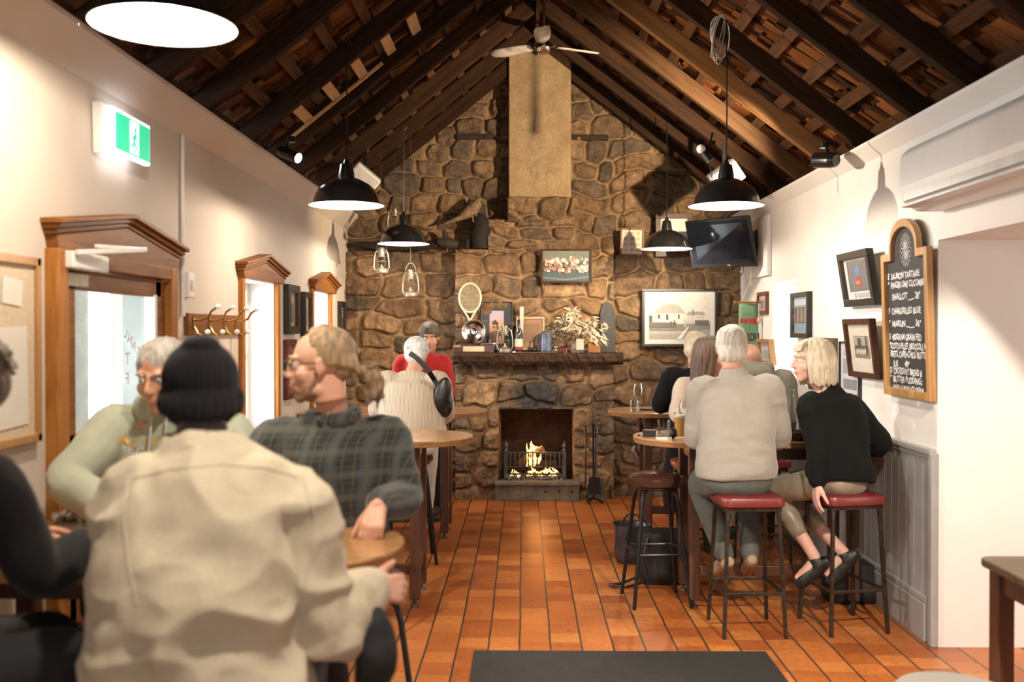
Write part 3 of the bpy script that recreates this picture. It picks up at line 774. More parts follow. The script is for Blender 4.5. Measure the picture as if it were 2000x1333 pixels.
LL = [((677, 402), 5.95, 'black enamel pendant lamp above the near left table, second largest on the left'),
      ((1418, 403), 5.99, 'black enamel pendant lamp above the near right table, in front of the television'),
      ((788, 477), 8.58, 'small black pendant lamp far left, in front of the hanging lanterns'),
      ((1302, 487), 8.75, 'small black pendant lamp far right, in front of the stone wall pictures'),
      ((320, 52), 3.13, 'huge blurred pendant lamp cut off at the top left of the photo')]
LP = []
for (px, py), Y, lab in LL:
    p = P(px, py, Y); LP.append(p); pendant(lab, tuple(p), roofz(p.x)+.01)
# spare coil of cable on the right pendant's cord
p = LP[1]; mb = MB(); top = P(1412, 25, 5.99); bot = P(1400, 125, 5.99)
for k in range(4):
    c0 = P(1412 - 2*k, 28, 5.99); c1 = P(1390 + 7*k, 112 + 6*(k % 3), 5.99+.02*k)
    w = .02 + .012*k; pts = []
    for i in range(20):
        a = 2*PI*i/20; m = (c0+c1)/2; pts.append(m + V((w*math.cos(a)*(1+.2*math.sin(a)), .01*k, 0)) + (c0-c1)/2*math.sin(a))
    mb.tube(pts, .0035, 6, closed=True)
mb.tube([P(1390, 55, 5.99), P(1393, 90, 5.99), P(1401, 118, 5.99)], .0035, 6)
tag(mb.build('cable_coil', plain('pale_cable', (.45, .42, .38), .6), None, True), 'looped spare cable hanging below the right roof slope', 'cable')

# ceiling fan
fc = P(1062, 94, 7.8)
t = thing('ceiling_fan', 'three-bladed metal ceiling fan hanging from the ridge', 'ceiling fan', tuple(fc))
mb = MB(); mb.tube([(0, 0, .05), (0, 0, APZ-fc.z)], .013, 12); mb.build('downrod', M['brass'], t, True)
mb = MB(); mb.lathe([(.001, -.045), (.03, -.043), (.055, -.03), (.07, -.008), (.072, .012), (.062, .028), (.035, .045), (.02, .075), (.014, .10)], seg=28); mb.build('motor', plain('fan_chrome', (.5, .4, .3), .2, 1), t, True)
for a in (-93, 27, 147):
    mb = MB(); d = V((math.cos(R(a)), math.sin(R(a)), 0)); n = V((-d.y, d.x, 0)); ti = R(14)
    sv = n*math.cos(ti) + V((0, 0, 1))*math.sin(ti)
    prof = [(.11, .04), (.16, .055), (.3, .066), (.42, .064), (.475, .05), (.49, .02)]
    vs = []; fs = []
    for i, (r_, w_) in enumerate(prof):
        for q in (-1, -.33, .33, 1): vs.append(d*r_ + sv*w_*q + V((0, 0, .022 - .01*(1-q*q))))
    for i in range(len(prof)-1):
        for k in range(3): fs.append((i*4+k, i*4+k+1, i*4+k+5, i*4+k+4))
    mb.add(vs, fs); bl = mb.build('blade', plain('blade_metal', (.50, .46, .40), .45, .25, var=.45, scale=9), t, True, solid=.004)
    mb = MB(); mb.bar(d*.05 + V((0, 0, .02)), d*.15 + V((0, 0, .026)), .03, .006); mb.build('blade_arm', M['iron'], bl)

# spotlights on the rafters
def spotlamp(label, pos, aim, on, size=.045):
    t = thing('spotlight', label, 'spotlight', tuple(pos)); d = (V(aim)-V(pos)).normalized()
    rot = d.to_track_quat('Z', 'Y').to_matrix(); mb = MB()
    mb.lathe([(.001, -.09), (size*.7, -.09), (size*.9, -.08), (size, -.04), (size, .075), (size*.9, .075), (size*.86, .045)], (0, 0, 0), 20, rot); mb.build('housing', M['enamel'], t, True)
    mb = MB(); mb.lathe([(.001, .043), (size*.85, .045)], (0, 0, 0), 20, rot); mb.build('lens', emis('spot_lens', (1, .9, .75), 25) if on else M['glass'], t)
    mb = MB(); mb.tube([-d*.02, -d*.02 + V((0, .0, .06)), V((0, .02, .11))], .011, 8); mb.cyl((0, .02, .08), (0, .02, .115), .03); mb.build('bracket', M['enamel'], t, True)
    return t
S_L = P(566, 302, 6.2); S_R = P(1612, 313, 6.3)
spotlamp('lit spotlight glowing under the left roof slope', S_L, (1.2, 4.8, 1.5), True, .035)
spotlamp('black cylinder spotlight at the foot of the right roof slope', S_R, (-.3, 9.9, 3.3), False, .05)
S_A = P(60, 28, 3.6)
spotlamp('dark spotlight at the top left corner above the cornice', S_A, (1.0, 5.5, 2.6), False, .05)
t = thing('sensor_lamp', 'black lampholder with bare white bulb on the right roof slope', 'lamp', tuple(P(1378, 300, 6.6)))
mb = MB(); mb.ell((-.03, 0, .03), .03); mb.build('bulb', M['plastic_w'], t, True)
mb = MB(); mb.cyl((-.015, 0, .01), (.03, 0, -.05), .02, .026); mb.tube([(.03, 0, -.05), (.04, .0, -.14), (.045, 0, -.2)], .004, 6); mb.tube([(.01, 0, 0), (.05, .02, .14)], .008, 6); mb.build('holder', M['enamel'], t, True)
def speaker(label, c, rot):
    t = thing('loudspeaker', label, 'loudspeaker', tuple(c)); m = Euler(rot).to_matrix(); mb = MB()
    mb.box((0, 0, 0), (.24, .16, .17), m); mb.build('cabinet', M['plastic_w'], t, bevel=.012)
    mb = MB(); mb.box(m @ V((0, -.083, 0)), (.22, .008, .15), m); mb.build('grille', plain('speaker_grille', (.6, .58, .54), .6), t)
    mb = MB(); mb.box(m @ V((0, -.0, .0)), (.245, .012, .174), m); mb.build('seam', M['black_frame'], t)
    mb = MB(); mb.bar((0, .05, .02), (0, .09, .28), .03, .02); mb.build('bracket', M['black_metal'], t)
speaker('white loudspeaker under the roof behind the near left pendant', P(710, 350, 8.3), (R(20), R(38), R(20)))
speaker('white loudspeaker under the roof behind the near right pendant', P(1418, 345, 8.0), (R(20), R(-35), R(-10)))

# exit sign ---------------------------------------------------------------------------
t = thing('exit_sign', 'lit green and white running man exit sign on the left wall', 'exit sign', (XL+.09, 4.14, 2.42))
a0 = PX(225, 262, XL+.09); b0 = PX(294, 292, XL+.09)
yc = (a0.y+b0.y)/2; hw = (b0.y-a0.y)/2
zc = 1.63 + (645-270)/K*yc
def ES(y, z, x=0): return V((x, yc+y-4.14, zc+z-2.42))
mb = MB(); mb.prism([(-hw-.012, -.085), (hw+.012, -.085), (hw+.012, .095), (-hw-.012, .095)], .03, lambda u, v, w: ES(u, v, -.035+w)); mb.build('diffuser', emis('sign_white', (.86, .9, 1), 1.3), t, bevel=.006)
mb = MB(); mb.prism([(-hw+.012, -.072), (hw-.006, -.072), (hw-.006, .078), (-hw+.012, .078)], .003, lambda u, v, w: ES(u, v, -.004+w)); mb.build('green_face', emis('sign_green', (.02, .38, .20), 1.3), t)
mb = MB(); F = lambda u, v, w: ES(u, v, .0+w)
def pill(p, q, r_):
    p, q = V((*p, 0)), V((*q, 0)); d = (q-p).normalized(); n = V((-d.y, d.x, 0)); pl = []
    for k in range(7): a = -PI/2 + PI*k/6; w_ = q + (d*math.cos(a) + n*math.sin(a))*r_; pl.append((w_.x, w_.y))
    for k in range(7): a = PI/2 + PI*k/6; w_ = p + (d*math.cos(a) + n*math.sin(a))*r_; pl.append((w_.x, w_.y))
    mb.prism(pl, .002, F)
mb.prism([(-.035, -.065), (.055, -.065), (.055, .07), (-.035, .07)], .001, F)
mb.build('door_symbol', emis('sign_white2', (.9, 1, .95), 2.2), t)
mb = MB(); F = lambda u, v, w: ES(u, v, .002+w)
pill((.014, .036), (.0141, .036), .012); pill((.008, .014), (.0, -.015), .011); pill((.0, -.018), (.022, -.036), .007); pill((.022, -.036), (.012, -.058), .006); pill((-.002, -.018), (-.02, -.04), .007); pill((.008, .012), (.03, .004), .005); pill((.004, .012), (-.016, -.002), .005)
mb.build('running_figure', emis('sign_green2', (.03, .42, .22), 1.0), t)
mb = MB(); mb.prism([(-.2, .11), (-.05, .11), (-.05, .02), (-.14, -.08), (-.19, -.10)], .05, lambda u, v, w: ES(u-.02, v, -.085+w)); mb.build('bracket', M['plastic_w'], t, bevel=.006)
l = bpy.data.lights.new('sign_light', 'AREA'); l.energy = .2; l.size = .3; l.color = (.85, .9, 1); lo = bpy.data.objects.new('sign_light', l); COL.objects.link(lo); lo.parent = t; lo.location = ES(0, -.0, -.045); lo.rotation_euler = (0, R(90), 0)
# switch, hooks, notice board ---------------------------------------------------------
c = PX(356, 557, XL); t = thing('wall_switch', 'white switch box on the left wall right of the glazed door', 'switch', (XL+.0, c.y+.03, c.z))
mb = MB(); mb.box((.02, 0, 0), (.04, .10, .13)); mb.build('switch_box', M['plastic_w'], t, bevel=.006)
mb = MB(); mb.box((.045, .0, .0), (.014, .03, .05)); mb.build('rocker', M['plastic_w'], t, bevel=.003)
t = thing('coat_rack', 'wooden coat rack board with white-tipped brass hooks', 'coat rack', (XL, 5.60, 1.66))
mb = MB(); mb.box((.012, 0, 0), (.024, 1.0, .115)); mb.build('backboard', M['joinery_d'], t, bevel=.005)
for k, y in enumerate((-.43, -.17, .1, .32)):
    mb = MB()
    mb.tube([(.03, y, .02), (.06, y, .02), (.10, y, .035), (.12, y, .07), (.15, y, .09)], .006, 8); mb.tube([(.03, y, -.01), (.045, y, -.045), (.075, y, -.06), (.095, y, -.045)], .006, 8); mb.box((.026, y, .0), (.008, .03, .08))
    hk = mb.build('hook', M['brass'], t, True)
    for q_, r_ in (((.155, y, .094), .014), ((.098, y, -.04), .015)): mb = MB(); mb.ell(q_, r_); mb.build('hook_tip', M['enamel_w'], hk, True)
t = thing('notice_board', 'wood-framed cork notice board at the left edge beside the door', 'notice board', (XL, 3.1, 1.56))
mb = MB(); mb.box((.012, 0, 0), (.012, .80, .60)); mb.build('cork', plain('cork', (.62, .50, .36), .9, var=.12, scale=60), t)
mb = MB()
for cc, dd in (((.016, -.41, 0), (.03, .03, .65)), ((.016, .41, 0), (.03, .03, .65)), ((.016, 0, .31), (.03, .85, .03)), ((.016, 0, -.31), (.03, .85, .03))): mb.box(cc, dd)
mb.build('frame', M['oak_frame'], t, bevel=.003)
mb = MB(); mb.box((.021, .22, .03-.12), (.002, .24, .34), (R(2), 0, 0)); mb.build('notice', M['paper'], t)
mb = MB(); mb.box((.021, .24, .2), (.002, .13, .09), (R(-5), 0, 0)); mb.build('card', M['paper'], t)

# ================================================================ television, air conditioner
t = thing('television', 'black flat television on an arm in the back right corner', 'television', tuple(P(1408, 475, 8.8)))
cn = [P(1337, 433, 8.95)-t.location, P(1462, 421, 8.62)-t.location, P(1479, 521, 8.70)-t.location, P(1352, 524, 9.0)-t.location]
nrm = (cn[1]-cn[0]).cross(cn[3]-cn[0]).normalized()
if nrm.y > 0: nrm = -nrm
def quadf(u, v, w):
    return cn[0]*(1-u)*(1-v)+cn[1]*u*(1-v)+cn[2]*u*v+cn[3]*(1-u)*v + nrm*w
mb = MB(); mb.prism([(0, 0), (1, 0), (1, 1), (0, 1)], .045, lambda u, v, w: quadf(u, v, w-.045)); mb.build('casing', plain('tv_plastic', (.01, .01, .011), .25, coat=.4), t, bevel=.006)
mb = MB(); mb.prism([(.03, .045), (.965, .045), (.965, .92), (.03, .92)], .002, lambda u, v, w: quadf(u, v, w)); mb.build('screen', plain('tv_screen', (.008, .010, .016), .08), t)
mb = MB(); addtext(mb, 'LG', lambda u, v, w: quadf(.58+u, .972-v*1.3, .0022), .035); mb.build('logo', M['plastic_w'], t)
mb = MB(); mb.bar(quadf(.85, .6, -.05), V((XR-.02, 8.95, 2.38))-t.location, .05, .04); mb.box(V((XR-.045, 8.95, 2.38))-t.location, (.02, .12, .28)); mb.bar(quadf(.8, .45, -.05), quadf(.8, .75, -.05), .1, .02); mb.build('wall_arm', M['black_metal'], t)
mb = MB(); pts = [quadf(.78, 1.0, -.02), quadf(.77, 1.12, 0), quadf(.62, 1.3, 0), quadf(.5, 1.36, 0), quadf(.44, 1.3, 0), quadf(.46, 1.0, -.02)]; mb.tube(pts, .004, 6); mb.build('cable', M['black_metal'], t, True)

t = thing('air_conditioner', 'white split air conditioner high on the right wall', 'air conditioner', (XR, 3.95, 2.25))
prof = [(0, -.02), (0, .30), (-.17, .30), (-.21, .26), (-.22, .10), (-.20, .03), (-.13, -.02)]
Ly = PX(1800, 400, XR-.1).y - 3.95
mb = MB(); n = len(prof); ysg = (-.95, Ly)
mb.add([V((x, ysg[0], z)) for x, z in prof] + [V((x, ysg[1], z)) for x, z in prof], [tuple(range(n)), tuple(range(n, 2*n))[::-1]] + [(i, n+i, n+(i+1) % n, (i+1) % n) for i in range(n)])
mb.build('case', M['plastic_w'], t, bevel=.012)
mb = MB(); mb.bar((-.19, -.9, .0), (-.19, Ly-.05, .0), .07, .012); mb.bar((-.205, -.9, .05), (-.205, Ly-.05, .05), .012, .05); mb.build('louvre', plain('louvre_plastic', (.66, .65, .63), .4), t, bevel=.003)

# ================================================================ pictures
def picture(name, label, cat, frm, w, h, fw, art, fmat, dep=.03, matw=0, matcol=None, glassy=True):
    """frm(u,v,w): picture plane -> world, u right, v up, w out of the wall"""
    c = frm(0, 0, 0); t = thing(name, label, cat, tuple(c)); L = lambda u, v, q: frm(u, v, q) - c
    mb = MB()
    for (u0, v0, u1, v1) in ((-w/2, -h/2, w/2, -h/2+fw), (-w/2, h/2-fw, w/2, h/2), (-w/2, -h/2+fw, -w/2+fw, h/2-fw), (w/2-fw, -h/2+fw, w/2, h/2-fw)):
        mb.prism([(u0, v0), (u1, v0), (u1, v1), (u0, v1)], dep, L)
    mb.build('frame', fmat, t, bevel=.0025)
    mb = MB(); a, b = w/2-fw, h/2-fw; mb.prism(rect_prof(a, b), dep*.4, L); mb.build('mount', matcol or M['paper'], t)
    a -= matw; b -= matw
    groups = {}
    for col, poly in art:
        groups.setdefault(col, []).append(poly)
    mb = MB(); mats = []; k = 0
    for i, (col, poly) in enumerate(art):
        if col not in mats: mats.append(col)
        mb.mi = mats.index(col)
        q = dep*.4 + .0006*(i+1)
        mb.add([L(u*a, v*b, min(q, dep*.95)) for u, v in poly], [tuple(range(len(poly)))])
    if art: mb.build('print', [artmat(c_) for c_ in mats], t)
    if glassy:
        mb = MB(); mb.prism(rect_prof(w/2-fw, h/2-fw), .001, lambda u, v, q: L(u, v, dep*.97+q)); mb.build('picture_glass', M['picglass'], t)
    return t
_am = {}
def artmat(c):
    if c not in _am: _am[c] = plain('print_ink', c, .6, var=.10, scale=45)
    return _am[c]
def rc(x0, y0, x1, y1): return [(x0, y0), (x1, y0), (x1, y1), (x0, y1)]
BG = lambda c: (c, rc(-1, -1, 1, 1))
def backplane(px, py, Y, tilt=0, rot=0):
    c = P(px, py, Y); cr, sr = math.cos(rot), math.sin(rot)
    def f(u, v, w):
        x = u*cr - v*sr; z = u*sr + v*cr
        return V((c.x + x, c.y - w*math.cos(tilt) - (z)*math.sin(tilt), c.z + z*math.cos(tilt)))
    return f
def m_at(Y): return K/Y
# house photograph
w_, h_ = 146/m_at(9.75), 112/m_at(9.75)
grey = lambda g: (g*1.05, g, g*.9)
art = [BG(grey(.60)), (grey(.42), rc(-1, -1, 1, -.15)), (grey(.22), rc(-1, -.62, 1, -.30)), (grey(.33), [(-1, -1), (1, -1), (1, -.55), (-.2, -.75), (-1, -.72)]),
       (grey(.62), rc(-.85, -.28, .12, .22)), (grey(.36), [(-.92, .2), (.18, .2), (-.05, .62), (-.5, .62)]), (grey(.10), rc(-.72, -.05, -.64, .15)), (grey(.10), rc(-.45, -.1, -.37, .15)), (grey(.10), rc(-.06, -.05, .0, .15)),
       (grey(.50), rc(.25, -.25, .8, .12)), (grey(.3), [(.2, .12), (.85, .12), (.75, .28), (.3, .28)]), (grey(.14), rc(-1, -.45, -.1, -.22)), (grey(.12), rc(.5, -.35, .95, -.12)), (grey(.1), rc(-1, -.2, -.9, .1)), (grey(.15), rc(.42, .1, .46, .4)),
       (grey(.07), rc(-.2, -.35, -.16, -.1)), (grey(.07), rc(-.3, -.38, -.27, -.15)), (grey(.5), rc(.15, -.45, .2, -.05)), (grey(.7), [(-.1, -1), (.05, -1), (.3, -.4), (.27, -.4)])]
picture('framed_photograph', 'large black-framed old photograph of a white cottage on the stone wall', 'picture', backplane(1327, 621, 9.68), w_, h_, .026, art, M['black_frame'], .03, .045, plain('mount_white', (.66, .64, .6), .8, var=.02))
# team photograph on the breast
w_, h_ = 99/m_at(9.48), 67/m_at(9.48); art = [BG((.10, .09, .08)), ((.16, .17, .13), rc(-1, .3, 1, 1)), ((.05, .08, .09), rc(-1, -1, 1, -.35)), ((.13, .17, .17), [(-1, -.7), (0, -.85), (1, -.65), (1, -.75), (0, -.95), (-1, -.8)])]
rr = random.Random(5)
for i in range(70):
    x = rr.uniform(-.9, .9); y = .5 - i/70*.9 + rr.uniform(-.05, .05); s = rr.uniform(.06, .10); cc = rr.choice([(.55, .34, .24), (.5, .29, .2), (.62, .55, .5), (.45, .16, .12), (.3, .18, .12), (.65, .6, .56)])
    art.append((cc, [(x + s*math.cos(k*PI/4), y + s*1.6*math.sin(k*PI/4)) for k in range(8)]))
picture('framed_photograph', 'brown-framed colour group photograph hung on the chimney breast above the mantel', 'picture', backplane(1106, 520, 9.48, R(-4)), w_, h_, .018, art, M['brown_frame'], .03)
# engraving and white print on the gable wall
w_, h_ = 46/m_at(9.7), 53/m_at(9.7); art = [BG((.62, .55, .42))]
for i in range(3):
    for j in range(4): art.append(((.42, .36, .27), [(-.6+.6*i + .2*math.cos(k*PI/4), -.7+.47*j + .15*math.sin(k*PI/4)) for k in range(8)]))
picture('framed_print', 'small oak-framed sheet of engraved medallions on the gable wall', 'picture', backplane(1234, 473, 9.70, 0, R(-2)), w_, h_, .016, art, wood('small_frame', (.12, .05, .02), (.25, .12, .05), 'Z', .4), .03)
w_, h_ = 72/m_at(9.7), 84/m_at(9.7)
picture('framed_drawing', 'dark-framed white drawing half hidden behind the far right pendant', 'picture', backplane(1316, 460, 9.70), w_, h_, .05, [BG((.62, .6, .56)), ((.3, .3, .3), rc(.2, -.1, .3, .02)), ((.3, .3, .3), rc(.22, .05, .26, .2))], M['brown_frame'], .03)

def wallplane(X, y, z, s, tilt=0, roll=0):   # s=+1 left wall (faces +x), -1 right wall; tilt: top leans out
    def f(u, v, w):
        cr, sr = math.cos(roll), math.sin(roll); uu = u*cr - v*sr; vv = u*sr + v*cr
        return V((X + s*(w*math.cos(tilt) + vv*math.sin(tilt)), y + s*uu, z + vv*math.cos(tilt)))
    # facing the wall, u to the right: left wall -> +y is right ; right wall -> -y is right
    return f
def rpic(px0, px1, ztop, zbot, X=XR): 
    ya = PX(px0, 600, X).y; yb = PX(px1, 600, X).y
    return (ya+yb)/2, abs(ya-yb), (ztop+zbot)/2, ztop-zbot
WPm = plain('mount_cream', (.66, .6, .5), .8, var=.03)
y, w, z, h = rpic(1484, 1502, 1.965, 1.77); picture('framed_photograph', 'small red-brown framed photo on the right wall beside the green banner', 'picture', wallplane(XR, y, z, -1), w, h, .03, [BG((.5, .47, .42)), ((.25, .22, .2), rc(-.5, -.8, .3, .4))], plain('redbrown_frame', (.16, .045, .025), .4), .03)
y, w, z, h = rpic(1479, 1503, 1.555, 1.34, XR-.1); picture('framed_photograph', 'oak-framed photo leaning low on the right wall under the small red-brown frame', 'picture', wallplane(XR-.05, y, z, -1, R(6)), w, h, .03, [BG((.6, .6, .6)), ((.4, .42, .45), rc(-.8, -.8, .8, .1))], M['oak_frame'], .05)
y, w, z, h = rpic(1553, 1587, 1.915, 1.57); picture('framed_photographs', 'black box frame with blue strips beside the window recess on the right wall', 'picture', wallplane(XR, y, z, -1), w, h, .035,
    [BG((.28, .38, .48)), ((.10, .075, .06), rc(-.9, -.45, .9, .45)), ((.3, .22, .16), rc(-.6, -.4, -.3, .4)), ((.25, .2, .16), rc(-.1, -.4, .2, .4)), ((.35, .28, .2), rc(.45, -.4, .7, .4)), ((.5, .6, .7), rc(-.9, .55, .9, .85))], M['black_frame'], .04)
y, w, z, h = rpic(1588, 1637, 1.575, 1.20); picture('framed_print', 'ornate grey-brown framed print behind the blonde woman\'s head', 'picture', wallplane(XR, y, z, -1), w, h, .05, [BG((.45, .38, .3))], wood('ornate_frame', (.07, .045, .03), (.17, .12, .085), 'Z', .5, s=2), .035)
y, w, z, h = rpic(1642, 1688, 1.555, 1.09); picture('framed_print', 'narrow black-framed print with grey views between the ornate frame and the team photo', 'picture', wallplane(XR, y-.0, z, -1), w*.86, h, .012, [BG((.60, .6, .62)), ((.33, .33, .34), rc(-.75, .1, .75, .55)), ((.45, .45, .46), rc(-.75, .6, .75, .8)), ((.25, .25, .26), rc(-.7, -.35, .7, -.05)), ((.38, .38, .4), rc(-.75, -.8, .75, -.45))], M['black_frame'], .025)
y, w, z, h = rpic(1666, 1727, 2.115, 1.775); picture('framed_artwork', 'black-framed grey picture of a red and blue figure, upper one left of the chalkboard', 'picture', wallplane(XR-.04, y, z, -1, R(9), R(0)), w, h, .045,
    [BG((.62, .6, .6)), ((.14, .14, .15), rc(-.80, -.62, .80, .93)), ((.3, .07, .04), [(-.28, -.38), (.25, -.38), (.18, .12), (-.12, .18)]), ((.10, .18, .36), [(-.15, .15), (.15, .12), (.2, .55), (0, .65), (-.2, .5)]), ((.45, .2, .15), rc(-.18, -.25, .1, -.1)), ((.3, .3, .32), rc(-.45, -.93, -.35, -.68)), ((.4, .38, .38), rc(-.2, -.9, .8, -.7))], M['black_frame'], .045)
y, w, z, h = rpic(1672, 1728, 1.70, 1.335); art = [BG((.62, .57, .47)), ((.22, .19, .15), rc(-.62, -.42, .62, .52)), ((.36, .33, .28), rc(-.6, .1, .6, .5)), ((.08, .07, .06), rc(-.3, .0, .0, .42)), ((.08, .07, .06), rc(-.55, -.1, .5, .12)), ((.1, .09, .08), rc(.35, 0, .5, .5))]
for i in range(9): art.append(((.5, .46, .38), [(-.42+.1*i + .05*math.cos(k*PI/3), -.16 + .02*(i % 3) + .14*math.sin(k*PI/3)) for k in range(6)]))
picture('framed_photograph', 'brown-framed old sepia team photograph leaning out, left of the chalkboard', 'picture', wallplane(XR-.03, y, z, -1, R(7)), w, h, .035, art, M['brown_frame'], .04)
# left wall frames
def lpic(px0, px1, zt, zb): ya = PX(px0, 600, XL).y; yb = PX(px1, 600, XL).y; return (ya+yb)/2, abs(yb-ya), (zt+zb)/2, zt-zb
y, w, z, h = lpic(550, 578, 1.965, 1.60); picture('framed_certificate', 'black-framed portrait print on the left wall between the two windows, nearer one', 'picture', wallplane(XL, y, z, 1), w*.8, h, .06, [BG((.35, .28, .2)), ((.12, .1, .08), rc(-.6, -.8, .6, .4))], M['black_frame'], .045)
y, w, z, h = lpic(583, 604, 1.93, 1.58); picture('framed_certificate', 'black-framed text sheet on the left wall between the two windows, farther one', 'picture', wallplane(XL, y, z, 1), w*.66, h, .04, [BG((.5, .4, .28)), ((.3, .25, .18), rc(-.6, -.7, .6, .5))], M['black_frame'], .04)
y, w, z, h = lpic(550, 575, 1.56, 1.12); picture('framed_poster', 'dark red framed poster low on the left wall between the windows', 'picture', wallplane(XL, y, z, 1), w*.8, h, .04, [BG((.25, .08, .06)), ((.45, .3, .25), rc(-.5, -.2, .5, .6))], plain('dark_red_frame', (.09, .015, .012), .4), .03)
y, w, z, h = lpic(655, 672, 1.90, 1.50); picture('framed_poster', 'black-framed red and white newspaper poster in the back left corner', 'picture', wallplane(XL, y, z, 1), w*.55, h, .035, [BG((.09, .02, .02)), ((.6, .57, .5), rc(-.8, .3, .8, .85)), ((.1, .08, .08), rc(-.6, .5, .6, .58)), ((.1, .08, .08), rc(-.6, .68, .6, .76)), ((.35, .1, .08), rc(-.6, -.8, .5, .1))], M['black_frame'], .04)

# chalkboard menu -------------------------------------------------------------------
ya = PX(1731, 640, XR-.03).y; yb = PX(1822, 640, XR-.03).y; cy = (ya+yb)/2; hw = (ya-yb)/2
t = thing('chalkboard', 'arched oak-framed chalkboard menu with a white daisy drawn at the top', 'chalkboard', (XR, cy, 1.65))
def CB(u, v, w): return V((-w - .02 - v*.03, -u, v))      # leans slightly
zb, zs, zt = 1.262-1.65, 2.06-1.65, 2.235-1.65; fw = .045
ar = hw*.62
def outline(g):
    o = [(-hw+g, zb+g), (hw-g, zb+g), (hw-g, zs-g), (ar-g*.6, zs-g), ]
    n = 16; hgt = zt-zs
    o += [((ar-g*.6)*math.cos(PI*k/n), zs + .0 + (hgt-g)*math.sin(PI*k/n)**.85) for k in range(0, n+1)]
    o += [(-ar+g*.6, zs-g), (-hw+g, zs-g)]
    return o
oo, ii = outline(0), outline(fw); n = len(oo); mb = MB()
vs = [CB(u, v, 0) for u, v in oo] + [CB(u, v, .035) for u, v in oo] + [CB(u, v, .035) for u, v in ii] + [CB(u, v, 0) for u, v in ii]
fs = []
for i in range(n):
    j = (i+1) % n
    for a_ in range(3): fs.append((a_*n+i, a_*n+j, (a_+1)*n+j, (a_+1)*n+i))
    fs.append((3*n+i, 3*n+j, j, i))
mb.add(vs, fs); mb.build('frame', M['oak_frame'], t, bevel=.004)
mb = MB(); mb.prism(ii, .012, CB); mb.build('slate', plain('chalk_slate', (.022, .022, .024), .7, var=.35, scale=5), t)
mb = MB(); chalk = plain('chalk', (.75, .73, .72), .9)
lines = [('E  SALMON TARTARE:', 0), ("''  FINGER LIME CUCUMBER", .0), ('    SHALLOT ___ 28°', .0), None, ('F  CHARGRILLED BLUE', 0), ("''  MARLIN ____ 36°", 0), None, ('S  400GRAM GRAIN FED', 0), ("''SCOTCH FILLET, BROCCOLI, KIP", 0), (' BEETS, CAPE+CHILLI BUTTER', 0), ('    JUS ___ 49°', 0), None, ('D  CROISSANT BREAD &', 0), ("''  BUTTER PUDDING,:", 0), ('    VANILLA BEAN ICE CREAM __D', 0)]
ys = [.265, .215, .150, 0, .07, -.0, 0, -.075, -.125, -.17, -.225, 0, -.265, -.31, -.36]
rr = random.Random(2)
for ln, v0 in zip(lines, ys):
    if ln is None: continue
    txt = ln[0]; vs, fs = textmesh(txt, .048, align='LEFT', bold=.0012)
    wd = max([u for u, v in vs]) ; sx = min(1.0, (2*(hw-fw)-.012)/wd)
    if len(txt) > 15: sx = (2*(hw-fw)-.02)/wd*(.84 if len(txt) < 22 else 1)
    mb = MB(); mb.add([CB(-hw+fw+.008 + u*sx + v*.08, v0 + v + .003*math.sin(u*60), .0135) for u, v in vs], fs); mb.build('chalk_writing', chalk, t)
mb = MB(); cz = .415
for k in range(16):
    a = 2*PI*k/16; p = []
    for s in range(13):
        q = s/12*2*PI; rr_ = .045 + .036*(-math.cos(q)); wv = .011*math.sin(q)
        p.append(CB(1.0*(rr_*math.cos(a) - wv*math.sin(a)), cz + 1.15*(rr_*math.sin(a) + wv*math.cos(a)), .0135))
    mb.tube(p, .0013, 4)
mb.build('daisy_drawing', chalk, t)

# green banner ---------------------------------------------------------------------------
Yb = 8.85; tl = P(1443, 593, Yb); br = P(1481, 702, Yb)
t = thing('hanging_banner', 'green felt VERDU banner hung on strings in the right corner', 'banner', ((tl.x+br.x)/2, Yb, tl.z))
hw = (br.x-tl.x)/2; hh = tl.z-br.z
mb = MB(); mb.add([V((u*hw, .006*math.sin(v*9+u), -v*hh*1.5 - .0)) for v in [k/8 for k in range(9)] for u in (-1, -.5, 0, .5, 1)], [(j*5+i, j*5+i+1, j*5+i+6, j*5+i+5) for j in range(8) for i in range(4)])
mb.build('cloth', fabric('green_felt', (.20, .36, .22)), t, True, solid=.004)
mb = MB(); mb.cyl((-hw-.03, 0, .01), (hw+.03, 0, .01), .008); mb.ell((-hw-.035, 0, .01), .013); mb.ell((hw+.035, 0, .01), .013); mb.build('rod', M['joinery'], t, True)
ap = P(1466, 552, Yb)-t.location; ap2 = P(1467, 522, Yb+.0)-t.location
mb = MB()
for u in (-1, 1): mb.tube([V((u*hw*.8, 0, .015)), ap], .003, 5)
mb.tube([ap, ap2], .004, 5); mb.tube([V((hw, -.01, 0)), V((hw+.005, -.01, -.12))], .006, 5); mb.ell((hw+.005, -.01, -.15), (.02, .012, .03)); mb.build('hanging_string', plain('string', (.6, .52, .38), .9), t, True)
mb = MB(); addtext(mb, 'VERDU', lambda u, v, w: V((u, -.012, -.33+v)), .095, sx=.62, bold=.003); mb.build('lettering', plain('dark_felt', (.09, .03, .04), .9), t)
mb = MB()
for u in (-.75, -.35, .1, .45, .8): mb.ell((u*hw, -.008, -.155), (.014, .004, .026))
mb.build('red_motifs', plain('red_felt', (.5, .04, .03), .9), t, True)
